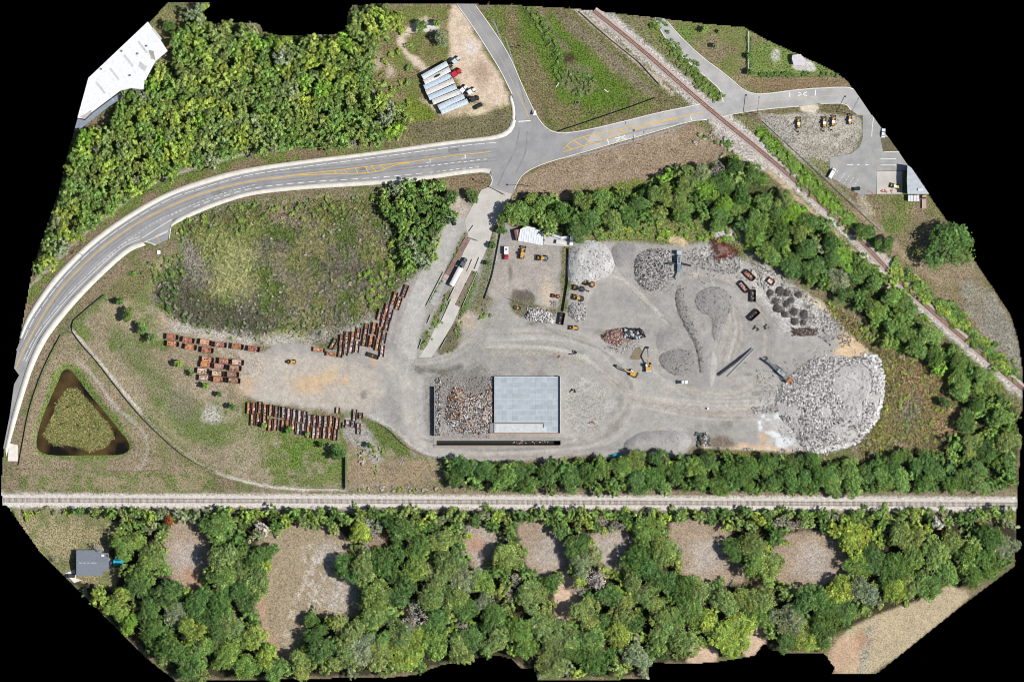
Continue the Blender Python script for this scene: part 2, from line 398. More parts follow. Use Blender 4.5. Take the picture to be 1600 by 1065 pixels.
# marsh
marsh = [(270,350),(330,325),(400,312),(500,305),(590,300),(612,330),(625,350),(640,380),(675,400),(665,425),(640,440),(610,470),(590,500),(560,515),(520,540),(470,530),(440,522),(400,535),(340,525),(300,512),(260,495),(235,470),(240,430),(285,400),(280,380)]
area(marsh, (122,117,100), .9, .6, 4, 4, 1, .12)
patches(marsh, (96,120,48), 26, .52, .85, .9); patches(marsh, (150,146,96), 34, .58, .7, .9, .3, 93); patches(marsh, (142,132,122), 18, .58, .6, .6, .9, 91)
area([(262,350),(400,320),(590,300),(600,330),(480,345),(360,350),(300,380),(285,370)], (124,124,76), .9, .3, 8, 8, .8)
spot(450,335,36,(164,146,130),.6,.6,.7,18); spot(345,385,34,(140,142,84),.8,.2,.8,22)
area([(325,430),(350,405),(350,385),(385,375),(405,400),(400,425),(395,455),(365,468),(340,455)], (176,178,122), .6, .4, 12, 14, .85)
spot(330,380,26,(158,164,100),.7,.3,.7,30); spot(395,360,24,(150,158,92),.7,.3,.6,20)
area([(240,440),(265,430),(330,470),(420,485),(440,520),(340,520),(260,492)], (96,92,82), .9, .5, 6, 6, .7)
area([(285,360),(310,400),(330,440),(300,440),(285,400)], (168,160,152), .5, .8, 5, 5, .6)
spot(640,345,34,LITTER,.4,.3,.8)
stroke([(270,510),(330,520),(420,532),(480,528),(540,515),(580,495)], 14, (186,180,172), .3, .9, 8, 7, .8)
stroke([(290,520),(350,528),(440,540),(490,545)], 10, (188,180,170), .3, .8, 8, 7, .7)
stroke([(640,440),(668,400),(690,365)], 12, (120,124,74), .8, .3, 5, 4, .7)

# the haul yard
yard = [(770,340),(800,352),(860,378),(885,385),(930,375),(1000,378),(1060,385),(1110,375),(1150,395),(1200,425),(1250,450),(1300,490),(1335,530),(1375,560),(1382,600),(1375,650),(1345,690),(1310,705),(1240,705),(1180,700),(1090,692),(1060,714),(960,716),(900,708),(850,716),(760,719),(680,718),(645,702),(622,677),(600,660),(570,650),(540,640),(430,632),(385,622),(372,600),(382,560),(365,553),(410,550),(440,535),(480,538),(520,552),(560,525),(595,490),(618,455),(645,440),(665,395),(690,360),(705,330),(715,312),(735,322)]
area(yard, GRAV, .03, .12, 3, 3, 1, .06)
patches(yard, (178,174,168), 46, .54, .5, .05, .3, 61, .1); patches(yard, (148,144,140), 34, .60, .5, .05, .4, 67, .1)
area([(385,560),(450,550),(560,560),(600,600),(590,640),(540,640),(430,632),(380,615)], (190,180,168), .1, .25, 10, 8, .85, .05)
area([(300,515),(400,545),(420,560),(380,620),(370,600),(382,560),(330,545)], (184,172,158), .3, .5, 8, 8, .8)
spot(486,598,26,(206,178,140),.05,.15,.8,16); spot(515,588,14,(212,184,142),.05,.15,.8,14); spot(540,595,6,(206,176,140),.05,.15,.8); spot(585,565,7,(208,180,148),0,.2,.8)
spot(385,600,14,(200,172,140),.1,.3,.6)
stroke([(600,560),(640,600),(640,650),(655,690),(720,708),(850,706),(920,695),(975,655),(992,615),(975,575),(930,540),(860,520),(760,525)], 22, (182,177,170), .02, .15, 8, 3, .75)
stroke([(580,650),(620,672),(645,700),(690,716),(780,716)], 5, (196,190,184), .2, .7, 3, 2, .7)
stroke([(640,560),(628,610),(636,660)], 6, (196,192,186), .02, .2, 5, 2, .5)
stroke([(660,590),(655,640),(662,690)], 6, (196,192,186), .02, .2, 5, 2, .5)
stroke([(972,625),(968,645),(952,670)], 13, (146,143,138), .05, .3, 6, 2, .7)
stroke([(955,585),(945,640),(925,670),(880,682)], 12, (186,181,174), .05, .2, 8, 3, .5)
stroke([(700,540),(800,512),(900,520),(1000,540)], 10, (184,180,172), .02, .2, 7, 3, .5)
stroke([(790,500),(780,560),(740,560)], 26, (156,152,147), .02, .2, 10, 3, .5)
stroke([(1000,620),(1100,625),(1200,620)], 30, (178,174,166), .02, .2, 14, 3, .5)
stroke([(1000,640),(1110,650),(1200,660)], 8, (160,155,147), .02, .2, 7, 3, .5)
area([(884,590),(935,590),(955,630),(935,675),(884,676)], (174,170,164), .05, .55, 5, 3, .9)
area([(665,575),(780,575),(776,590),(765,610),(700,620),(685,690),(668,690)], (140,136,132), .1, .7, 8, 6, .8)
stroke([(652,576),(690,582),(720,572)], 9, (110,104,96), .2, .5, 4, 4, .8)
spot(750,600,22,(120,116,112),.1,.6,.6); spot(568,617,5,(120,116,112),.1,.6,.7)
rs_ = np.random.default_rng(55)
HAUL = [[(600,560),(642,602),(642,650),(657,690),(720,708),(850,706),(920,695),(975,655),(992,615),(975,575),(930,540),(860,520),(760,525)],
 [(655,545),(700,470),(730,420)],[(1000,560),(1050,610),(1150,630),(1200,600)],[(980,620),(1080,640),(1200,640)],[(905,500),(930,440),(970,430),(1010,470),(1040,500)],
 [(780,400),(800,440),(850,450)],[(770,480),(740,530),(700,560),(650,570)],[(760,540),(900,545),(960,600)],[(1000,470),(1080,430),(1150,440),(1200,500),(1200,560)],[(1120,450),(1150,500),(1130,560)],[(700,345),(680,420),(650,480),(632,550)]]
for k in range(170):
    p = HAUL[rs_.integers(len(HAUL))]; p = p[::1]; o_ = rs_.normal() * 9; a_ = rs_.integers(0, max(1, len(p) - 2)); q = p[a_:a_ + rs_.integers(3, 6)]
    if len(q) < 2: continue
    q = [(x + o_ * (1 if i % 2 else .8) + rs_.normal() * 2, y + o_ * .8 + rs_.normal() * 2) for i, (x, y) in enumerate(q)]
    if k % 3 == 0: stroke([(x + 6, y + 3) for x, y in q], 1.6, (148,144,139), .05, .3, 1.5, .5, .6)
    stroke(q, rs_.uniform(1.5, 4), [(196,192,185),(146,142,137),(186,176,162)][rs_.integers(3)], .05, .3, 2, .6, rs_.uniform(.25, .65))
for k in range(46):
    x, y = rs_.uniform(700, 1230), rs_.uniform(480, 690); rr0 = rs_.uniform(2, 11)
    if pip(yard, np.array([x]), np.array([y]))[0]: spot(x, y, rr0, [(132,127,121),(146,140,132),(186,183,178),(176,166,150)][rs_.integers(4)], .1, .4, rs_.uniform(.3, .8), rr0 * rs_.uniform(.3, 1), seed=int(rs_.integers(1, 9)))
for o_ in (-9, -5, -1, 4, 8, 12):
    stroke([(960 + o_, 560), (985 + o_, 590), (992 + o_, 620), (980 + o_, 655), (950 + o_, 688 + o_ * .4), (880, 700 + o_ * .3), (760, 706 + o_ * .3)], 1.8, (146,142,137) if o_ % 2 else (192,187,180), .05, .2, 1.6, .6, .5)
for k in range(7):
    a_ = 470 + k * 12; stroke([(a_, 560 + k * 2), (a_ - 22, 590), (a_ - 6, 622), (a_ + 34, 630)], 1.6, (182,166,148) if k % 2 else (160,150,140), .05, .2, 1.6, .8, .4)
# north-west compound
comp = [(785,385),(800,378),(870,390),(875,410),(868,455),(850,462),(800,455),(775,470),(765,465)]
area(comp, (172,164,155), .1, .3, 6, 4, .9)
stroke([(884,390),(884,440),(878,480)], 14, (122,116,84), .8, .3, 4, 4, .95); stroke([(889,395),(889,440),(883,480)], 5, (90,104,54), .8, .1, 2, 2, .9)
stroke([(770,350),(765,400),(758,450),(740,480)], 16, (112,114,82), .8, .3, 5, 4, .9); stroke([(779,350),(770,430),(756,462)], 4, (170,162,150), .2, .6, 2, 1, .8)
area([(793,468),(812,452),(838,458),(835,478),(870,480),(872,492),(845,500),(800,490)], (112,108,86), .6, .4, 4, 3, .95)
area([(800,455),(812,452),(836,458),(834,470),(805,468)], (110,102,96), .2, .3, 3, 3, .9); spot(832,505,12,(126,118,110),.2,.3,.7,4)
spot(857,462,12,(204,184,160),.1,.4,.7,18); spot(797,425,4,(110,108,104),.1,.2,.8,12)
area([(742,470),(760,455),(775,470),(770,490),(752,500),(742,490)], (120,112,90), .7, .4, 4, 4, .9)
spot(728,500,20,(186,168,146),.2,.5,.7,14); stroke([(775,475),(750,530),(745,560)], 16, (160,156,150), .1, .3, 8, 3, .7)
# weedy strips by the weighbridge
area([(736,425),(748,428),(742,455),(728,490),(716,492),(720,470)], (96,110,66), .9, .1, 4, 3, .95)
area([(725,455),(735,450),(722,490),(712,505)], (100,108,66), .8, .2, 3, 3, .9)
area([(697,460),(705,448),(704,460),(683,505),(672,515),(672,500)], (108,112,78), .8, .2, 3, 2, .95)
area([(656,525),(668,510),(672,522),(664,545),(654,545)], (112,112,80), .8, .3, 3, 2, .9)
stroke([(728,365),(700,420),(685,450),(665,482)], 5, (104,106,74), .8, .2, 3, 2, .9)
area([(700,505),(718,500),(724,520),(712,545),(690,558),(684,548)], (106,100,78), .6, .4, 4, 4, .95)
stroke([(712,340),(690,395),(665,450),(645,500),(640,545)], 26, (186,184,178), .02, .2, 7, 3, .9)
# verges round the gate
area([(660,290),(700,280),(760,272),(765,290),(752,300),(738,322),(716,305),(690,290)], (136,118,96), .7, .3, 3, 2)
area([(700,315),(718,302),(735,322),(722,345),(706,340)], (188,176,162), .2, .5, 3, 3, .9)
stroke([(806,300),(790,325),(775,355)], 18, (142,128,106), .7, .4, 4, 4, .95)
# eastern edge of yard and scrap corner
area([(1000,345),(1090,340),(1160,370),(1240,440),(1220,440),(1150,400),(1110,380),(1000,378),(930,375),(905,378),(960,360)], (116,122,74), .9, .4, 5, 6, .95)
area([(1040,362),(1070,370),(1080,385),(1050,380)], (206,184,150), .2, .6, 3, 5, .9); spot(1142,368,26,(196,190,184),.3,.9,.8,10)
area([(1170,385),(1215,420),(1240,440),(1200,430),(1160,405)], (150,144,130), .4, .8, 5, 5, .9)
area([(1100,370),(1120,390),(1200,425),(1290,480),(1330,520),(1310,520),(1230,530),(1190,470),(1150,420),(1080,400)], (194,190,186), .15, .9, 8, 8, .8)
area([(1310,500),(1340,530),(1370,555),(1330,560),(1300,555),(1310,535)], (216,188,152), .2, .2, 5, 5, .9)
stroke([(1250,455),(1300,490),(1340,525)], 8, (214,198,174), .3, .6, 5, 4, .7)
scrub = [(1290,470),(1370,520),(1440,560),(1480,600),(1500,640),(1500,660),(1485,710),(1440,706),(1400,710),(1345,722),(1345,695),(1378,650),(1385,600),(1378,560),(1340,530),(1300,495)]
area(scrub, (150,138,100), .9, .2, 4, 4); patches(scrub, (146,148,74), 24, .52, .8, .9); patches(scrub, (112,108,84), 20, .58, .7, .8)
spot(1490,665,26,(182,150,122),.7,.2,.8,24); spot(1440,600,30,(172,142,112),.7,.2,.7,40); spot(1420,640,18,(140,134,134),.6,.5,.7,26)
spot(1412,705,14,(178,160,140),.4,.3,.8)
stroke([(1345,690),(1372,650),(1388,600)], 10, (124,116,96), .5, .5, 5, 4, .7)
area([(1090,700),(1180,703),(1300,708),(1345,722),(1290,722),(1100,708)], (122,116,72), .8, .3, 4, 3, .9)
area([(1170,690),(1240,700),(1270,704),(1200,705),(1120,700)], (214,184,158), .1, .2, 4, 3, .9); stroke([(1100,698),(1180,701),(1290,707)], 3, (206,196,180), .2, .6, 2, 1, .8)
area([(1185,625),(1245,620),(1250,660),(1270,690),(1240,702),(1190,690),(1180,650)], (188,186,182), .1, .3, 8, 6, .8)
spot(1196,682,8,(210,180,148),.1,.2,.8); area([(1105,685),(1130,682),(1150,690),(1148,700),(1110,698)], (124,112,100), .3, .6, 4, 4, .9)
for x, y, r, ry in ((1228,689,14,9),(1217,650,9,4),(1193,650,4,3),(1188,668,4,5),(1203,676,9,3),(1240,674,9,2),(1187,660,3,3),(1200,655,6,2),(1212,680,10,3)):
    spot(x, y, r, (226,230,232), .02, .1, .9, ry, soft=.3)
# south of yard down to the railway
area([(540,762),(700,752),(760,765),(1100,768),(1500,766),(1590,764),(1590,774),(540,770)], (140,126,106), .6, .4, 4, 4, .9)
spot(1000,752,40,(138,120,104),.5,.4,.8,10); spot(1440,758,40,(140,128,84),.8,.2,.8,8)
# strip between the road and the north-west wood
vs = [(100,392),(150,345),(200,310),(260,285),(330,262),(400,243),(470,232),(560,232),(640,220),(640,230),(552,243),(476,252),(400,262),(355,270),(304,286),(266,300),(228,318),(192,340),(152,368),(116,400),(83,434),(63,462),(42,495),(35,480),(45,440),(70,420)]
area(vs, (128,112,90), .7, .3, 2, 2); patches(vs, (100,116,54), 20, .52, .8, .9)
stroke([(180,325),(230,298),(290,272),(380,247)], 7, (92,116,48), .9, .1, 3, 3, .9)
stroke([(42,452),(75,420),(110,385),(150,350),(200,310),(240,285),(300,262),(390,238)], 4.5, (176,164,158), .2, .6, 2, 1.5, .9)
area([(150,308),(178,310),(172,322),(155,326)], (190,150,124), .3, .3, 3, 3, .9)
# land with parked trucks
tp = [(575,80),(600,10),(720,8),(745,60),(765,110),(800,150),(803,200),(770,210),(700,222),(630,222),(640,190),(600,150),(580,110)]
area(tp, (128,118,84), .8, .3, 3, 3); patches(tp, (104,118,56), 24, .52, .7)
area([(705,10),(720,8),(742,50),(765,95),(785,125),(798,160),(780,170),(740,160),(720,130),(705,110),(700,60)], (212,192,170), .1, .35, 5, 4, 1, .05)
area([(640,150),(700,165),(745,160),(770,165),(762,185),(740,175),(700,185),(690,180)], (200,180,156), .2, .4, 5, 4, .9); spot(748,180,14,(222,206,174),.1,.2,.9,10)
stroke([(665,30),(645,45),(626,55),(630,80),(650,95),(668,115)], 10, (214,196,178), .1, .3, 4, 3, .95); spot(672,42,14,(220,212,204),.1,.3,.9,8)
spot(752,110,14,(148,124,104),.1,.4,.6,20); spot(735,75,10,(216,206,200),.05,.3,.8)
area([(635,150),(665,160),(685,182),(660,195),(635,180)], (108,122,46), .9, .1, 4, 4, .9)
area([(640,190),(700,190),(780,170),(803,175),(803,200),(770,210),(700,222),(640,222)], (116,108,84), .8, .4, 3, 3, .95)
for x, y in ((600,40),(590,90),(610,110),(580,150),(592,100)): spot(x, y, 9, (200,182,164), .3, .5, .8)
area([(240,30),(262,10),(285,30),(282,80),(262,90),(240,50)], (122,116,80), .8, .2, 3, 3)
# the green triangle between the two roads
tri = [(742,6),(925,16),(1000,75),(1098,160),(1000,182),(914,200),(876,206),(845,188),(815,130),(788,72)]
area(tri, (124,114,84), .8, .3, 2, 2, 1); patches(tri, (104,120,56), 28, .5, .7, .9)
area([(800,10),(840,15),(900,60),(960,120),(1000,165),(960,175),(900,165),(870,150),(860,110),(825,60)], (90,118,40), .9, .1, 6, 8, .9)
area([(900,55),(960,110),(1010,150),(1030,150),(940,60),(880,20),(865,20)], (136,124,108), .6, .7, 5, 5, .85)
stroke([(822,10),(850,50),(868,85)], 14, (84,98,50), .9, .4, 4, 4, .9); stroke([(840,10),(860,45),(888,80)], 6, (140,124,112), .5, .5, 3, 3, .8)
spot(888,92,11,(70,52,46),.1,.1,.95,8,soft=.4); area([(872,110),(890,98),(915,102),(935,130),(928,145),(900,150),(880,135)], (128,122,98), .7, .6, 4, 5, .8)
stroke([(805,60),(822,110),(838,150),(860,200)], 8, (100,104,66), .8, .3, 3, 3, .8)
stroke([(800,55),(815,100),(845,180)], 10, (140,118,100), .7, .3, 4, 3, .7)
# land south of the east road
se = [(803,300),(823,270),(901,243),(1015,210),(1079,192),(1110,190),(1125,210),(1140,240),(1100,258),(1040,272),(960,298),(900,305),(880,315),(840,300)]
area(se, (156,136,116), .6, .35, 2, 2, 1, .06); patches(se, (168,150,132), 22, .55, .6, .4)
area([(925,295),(960,285),(1000,278),(1010,290),(960,302),(925,305)], (118,130,56), .9, .1, 4, 4, .9); spot(905,300,16,(116,122,72),.8,.2,.7,12); spot(1160,330,10,LITTER,.4,.3,.5)
# north-east corner
ne = [(1000,24),(1165,42),(1240,80),(1330,128),(1334,138),(1251,138),(1181,145),(1163,140),(1095,87),(1060,52),(1042,28)]
area(ne, (136,124,98), .7, .3, 2, 2); patches(ne, (108,120,60), 26, .52, .7)
area([(1185,55),(1240,80),(1300,108),(1310,122),(1190,120),(1172,115)], (110,130,66), .9, .1, 4, 4, .8)
area([(1165,120),(1320,122),(1332,134),(1250,138),(1181,145)], (138,116,92), .6, .2, 3, 2, .9)
spot(1212,88,7,(206,202,190),.3,.8,.9,10); area([(1235,90),(1245,82),(1262,92),(1275,104),(1272,112),(1240,110)], (200,196,192), .2, .4, 2, 2, .95)
spot(1070,55,14,(96,124,56),.9,.1,.8)
# strip both sides of the diagonal railway
DIAG = [(918,8),(1000,75),(1055,124),(1110,172),(1200,245),(1265,302),(1330,360),(1410,445),(1470,498),(1520,541),(1604,612)]
stroke(DIAG, 62, (120,118,84), .9, .5, 5, 4, .9)
stroke([(1020,40),(1090,110),(1125,150)], 22, (108,120,62), .9, .4, 5, 3, .9)
stroke([(x + dx, y + dy) for (x, y), dx, dy in zip(DIAG, [0]*11, [0]*11)], 27, (194,188,182), .1, .9, 4, 3, 1, .05)
stroke([(900,14),(990,92),(1050,145)], 7, (208,190,176), .1, .4, 3, 2, .8); stroke([(1195,262),(1260,322),(1330,388),(1390,450)], 7, (206,182,156), .1, .4, 3, 2, .8)
stroke([(1122,205),(1150,230),(1190,262)], 18, (196,188,182), .1, .9, 5, 4, .9)
stroke([(1190,205),(1260,275),(1330,350),(1370,390)], 18, (88,116,44), .9, .3, 4, 3, .95)
stroke([(1395,420),(1450,470),(1520,530),(1600,600)], 14, (92,106,58), .9, .3, 4, 3, .9)
# east lots
lot = [(1185,176),(1240,176),(1300,176),(1345,178),(1346,215),(1340,230),(1325,240),(1296,246),(1295,262),(1262,262),(1240,240),(1195,195)]
area(lot, (178,172,160), .2, .7, 3, 3, 1, .05); patches(lot, (150,144,132), 16, .55, .6, .3, .9); area([(1185,180),(1220,178),(1250,210),(1235,225),(1200,195)], (158,152,146), .4, .95, 5, 5, .8)
spot(1307,211,5,(110,100,92),.1,.3,.8,3); area([(1260,245),(1295,250),(1300,272),(1285,275),(1260,262)], (122,124,82), .8, .3, 4, 4, .9)
area([(1200,163),(1248,160),(1252,176),(1200,180)], (118,110,82), .8, .2, 2, 2); area([(1280,162),(1322,161),(1328,174),(1340,176),(1340,182),(1280,177)], (116,108,80), .8, .2, 2, 2)
area([(1250,164),(1280,162),(1279,175),(1252,176)], (222,212,192), .1, .2, 2, 1, .95)
area([(1330,170),(1352,160),(1362,178),(1346,180)], (190,182,172), .1, .5, 3, 2, .9)
field = [(1295,276),(1343,305),(1370,305),(1420,305),(1452,302),(1485,350),(1530,415),(1560,460),(1590,520),(1598,580),(1560,550),(1500,490),(1440,445),(1400,410),(1370,375),(1330,330),(1290,285)]
area(field, (140,124,102), .7, .4, 3, 3); patches(field, (112,120,68), 30, .56, .6, .8)
spot(1392,348,18,(96,122,50),.9,.1,.8,18); spot(1410,320,14,(110,124,58),.9,.1,.7,20); spot(1430,395,20,(104,120,60),.9,.1,.7,14); stroke([(1345,305),(1358,330)], 12, (190,180,160), .3, .4, 5, 3, .8)
stroke([(1340,330),(1380,365),(1420,405),(1470,440)], 11, (176,154,132), .3, .4, 6, 3, .8); spot(1500,430,36,(160,142,122),.5,.4,.7,18); area([(1520,440),(1560,462),(1592,530),(1598,580),(1555,545),(1510,490),(1500,450)], (150,147,140), .4, .9, 5, 6, .85); spot(1530,470,14,(150,138,118),.6,.5,.6,30)
stroke([(1385,222),(1262,262)], 2, (160,150,130)) if False else None
stroke([(1188,178),(1250,240),(1300,285),(1380,360)], 4, (150,150,140), .3, .6, 2, 1, .7)
stroke([(1540,518),(1600,580)], 4, (150,140,126), .3, .6, 2, 2, .7)
col = np.clip(col, 0.004, 0.85)

# ------------------------------------------------------------------ ground heights
POND = smooth([(98,582),(106,578),(112,582),(120,590),(135,612),(160,640),(185,672),(200,690),(200,702),(188,709),(150,709),(100,710),(70,708),(58,698),(62,670),(75,635),(92,598)], 1, True)
TR = (682, 688, 876, 695)         # loading trench x0,y0,x1,y1
Z = -0.03 - 0.14 * noise(PX, PY, 20, 900)
ground_rise = noise(PX, PY, 60, 910)
dp = sdist(POND, PX, PY)
Z = np.where(dp > -14, -0.03 - 1.15 * sstep(-14, 3, dp), Z)
dm = sdist(marsh, PX, PY); Z = Z - 0.5 * sstep(0, 14, dm)
dT = np.minimum(np.minimum(PX - TR[0], TR[2] - PX), np.minimum(PY - TR[1], TR[3] - PY))
Z = np.where(dT > -1.5, -6.0, Z)
inside = pip(OUTLINE, PX, PY)
idx = -np.ones((NY, NX), int)
fm = inside[:-1, :-1] & inside[1:, :-1] & inside[:-1, 1:] & inside[1:, 1:]
use = np.zeros((NY, NX), bool)
use[:-1, :-1] |= fm; use[1:, :-1] |= fm; use[:-1, 1:] |= fm; use[1:, 1:] |= fm
idx[use] = np.arange(use.sum())
GV = np.stack([X(PX[use]), Y(PY[use]), Z[use]], 1)
jj, ii = np.nonzero(fm)
GF = np.stack([idx[jj, ii], idx[jj + 1, ii], idx[jj + 1, ii + 1], idx[jj, ii + 1]], 1)
gme_args = dict(vcol=col[use], extra={'g1': G1[use], 'g2': G2[use]})
# cut earth along the rim of the surveyed land
E = {}
for a, b in ((0, 1), (1, 2), (2, 3), (3, 0)):
    for p, q in zip(GF[:, a].tolist(), GF[:, b].tolist()):
        if (q, p) in E: del E[(q, p)]
        else: E[(p, q)] = 1
rim = np.array(list(E.keys())); ring = np.unique(rim)
mp = {int(v): len(GV) + k for k, v in enumerate(ring)}
low = GV[ring].copy(); low[:, 2] = -7.5
SF = np.array([[p, mp[p], mp[q], q] for p, q in rim.tolist()])
GV2 = np.vstack([GV, low]); GF2 = np.vstack([GF, SF[:, ::-1]])
vc = np.vstack([col[use], col[use][ring] * 0 + lin((120,98,76))])
g1a = np.concatenate([G1[use], np.zeros(len(ring))]); g2a = np.concatenate([G2[use], np.full(len(ring), .5)])

m = bpy.data.materials.new('soil_grass_and_gravel'); nt = nodes(m); N = nt.nodes; Lk = nt.links
out = N.new('ShaderNodeOutputMaterial'); bs = N.new('ShaderNodeBsdfPrincipled'); bs.inputs['Roughness'].default_value = .95; bs.inputs['Specular IOR Level'].default_value = .15
at = N.new('ShaderNodeAttribute'); at.attribute_name = 'col'
a1 = N.new('ShaderNodeAttribute'); a1.attribute_name = 'g1'; a2 = N.new('ShaderNodeAttribute'); a2.attribute_name = 'g2'
tc = N.new('ShaderNodeTexCoord')
def tn(scale, det=5, rough=.6, off=0):
    n = N.new('ShaderNodeTexNoise'); n.inputs['Scale'].default_value = scale; n.inputs['Detail'].default_value = det; n.inputs['Roughness'].default_value = rough
    mpn = N.new('ShaderNodeMapping'); mpn.inputs['Location'].default_value = (off, off * 1.7, 0)
    Lk.new(tc.outputs['Object'], mpn.inputs[0]); Lk.new(mpn.outputs[0], n.inputs['Vector']); return n.outputs['Fac']
def mth(op, a, b=None, c=None):
    n = N.new('ShaderNodeMath'); n.operation = op
    for k, v in enumerate((a, b, c)):
        if v is None: continue
        if isinstance(v, (int, float)): n.inputs[k].default_value = v
        else: Lk.new(v, n.inputs[k])
    return n.outputs[0]
def rngm(x, a, b, c, d):
    n = N.new('ShaderNodeMapRange'); Lk.new(x, n.inputs[0])
    for k, v in zip((1, 2, 3, 4), (a, b, c, d)): n.inputs[k].default_value = v
    return n.outputs[0]
nf = tn(1.3, 3, .7); ng = tn(2.2, 2, .6, 40); nb = tn(.28, 5, .65, 80); nh = tn(.5, 4, .7, 120)
vo = N.new('ShaderNodeTexVoronoi'); vo.inputs['Scale'].default_value = 1.5; Lk.new(tc.outputs['Object'], vo.inputs['Vector'])
# vegetated speckle: tufts against the soil between them
s1 = rngm(nf, .36, .64, -1, 1); s1 = mth('MULTIPLY', mth('MULTIPLY', s1, .85), a1.outputs['Fac'])
# stones: voronoi cells each with its own tone
vr = N.new('ShaderNodeSeparateColor'); Lk.new(vo.outputs['Color'], vr.inputs[0])
s2 = mth('MULTIPLY', rngm(vr.outputs[0], 0, 1, -.52, .50), a2.outputs['Fac'])
s3 = mth('MULTIPLY', rngm(nb, .35, .65, -.10, .10), 1.0)
s4 = mth('MULTIPLY', rngm(ng, .35, .65, -.10, .10), mth('MULTIPLY_ADD', a1.outputs['Fac'], .6, .4))
fac = mth('ADD', mth('ADD', mth('ADD', s1, s2), mth('ADD', s3, s4)), 1.0)
fac = mth('MAXIMUM', fac, .15)
hue = N.new('ShaderNodeMix'); hue.data_type = 'RGBA'; hue.blend_type = 'MULTIPLY'
Lk.new(mth('MULTIPLY', rngm(nh, .42, .6, 0, 1), a1.outputs['Fac']), hue.inputs[0])
Lk.new(at.outputs['Color'], hue.inputs[6]); hue.inputs[7].default_value = (.93, 1.03, .82, 1)
vm = N.new('ShaderNodeVectorMath'); vm.operation = 'SCALE'; Lk.new(hue.outputs[2], vm.inputs[0]); Lk.new(fac, vm.inputs['Scale'])
Lk.new(vm.outputs[0], bs.inputs['Base Color'])
bp = N.new('ShaderNodeBump'); bp.inputs['Distance'].default_value = .35; bp.inputs['Strength'].default_value = .5
Lk.new(mth('ADD', mth('MULTIPLY', nf, a1.outputs['Fac']), mth('MULTIPLY', mth('ADD', vr.outputs[1], ng), mth('MULTIPLY', a2.outputs['Fac'], .5))), bp.inputs['Height']); Lk.new(bp.outputs[0], bs.inputs['Normal'])
Lk.new(bs.outputs[0], out.inputs[0]); M_GROUND = m
g = link('ground', np_mesh('ground', GV2, GF2, vcol=vc, extra={'g1': g1a, 'g2': g2a}), None, M_GROUND)
tag(g, 'patchwork of dry grass, green lawn, pale gravel yard and forest floor', None, None, 'structure')

# pond
def flat(name, poly, z, mat, label, thick=0.0, parent=None, kind='structure', colr=(1, 1, 1)):
    b = MB(); pts = [(X(a), Y(c)) for a, c in poly]
    if thick: b.prism(pts, z - thick, z, colr)
    else:
        ar = sum(pts[i][0] * pts[(i + 1) % len(pts)][1] - pts[(i + 1) % len(pts)][0] * pts[i][1] for i in range(len(pts)))
        if ar < 0: pts = pts[::-1]
        b.add([(p[0], p[1], z) for p in pts], [tuple(range(len(pts)))], colr)
    o = b.build(name, mat, parent)
    if kind: tag(o, label, None, None, kind)
    return o
mw = bpy.data.materials.new('murky_pond_water'); nt = nodes(mw); N = nt.nodes; Lk = nt.links
o_ = N.new('ShaderNodeOutputMaterial'); b_ = N.new('ShaderNodeBsdfPrincipled'); b_.inputs['Roughness'].default_value = .08; b_.inputs['IOR'].default_value = 1.33
t_ = N.new('ShaderNodeTexCoord'); n_ = N.new('ShaderNodeTexNoise'); n_.inputs['Scale'].default_value = .06; n_.inputs['Detail'].default_value = 3
r_ = N.new('ShaderNodeValToRGB'); r_.color_ramp.elements[0].position = .38; r_.color_ramp.elements[0].color = (.006, .005, .003, 1); r_.color_ramp.elements[1].position = .62; r_.color_ramp.elements[1].color = (.075, .045, .016, 1)
Lk.new(t_.outputs['Object'], n_.inputs['Vector']); Lk.new(n_.outputs['Fac'], r_.inputs[0]); Lk.new(r_.outputs[0], b_.inputs['Base Color'])
n2_ = N.new('ShaderNodeTexNoise'); n2_.inputs['Scale'].default_value = 2.5; bq = N.new('ShaderNodeBump'); bq.inputs['Strength'].default_value = .06; Lk.new(n2_.outputs['Fac'], bq.inputs['Height']); Lk.new(bq.outputs[0], b_.inputs['Normal'])
Lk.new(b_.outputs[0], o_.inputs[0])
big = [( (p[0]-125)*1.03+125, (p[1]-655)*1.03+655 ) for p in POND]
flat('pond_water', big, -0.82, mw, 'murky brown water of the triangular pond')

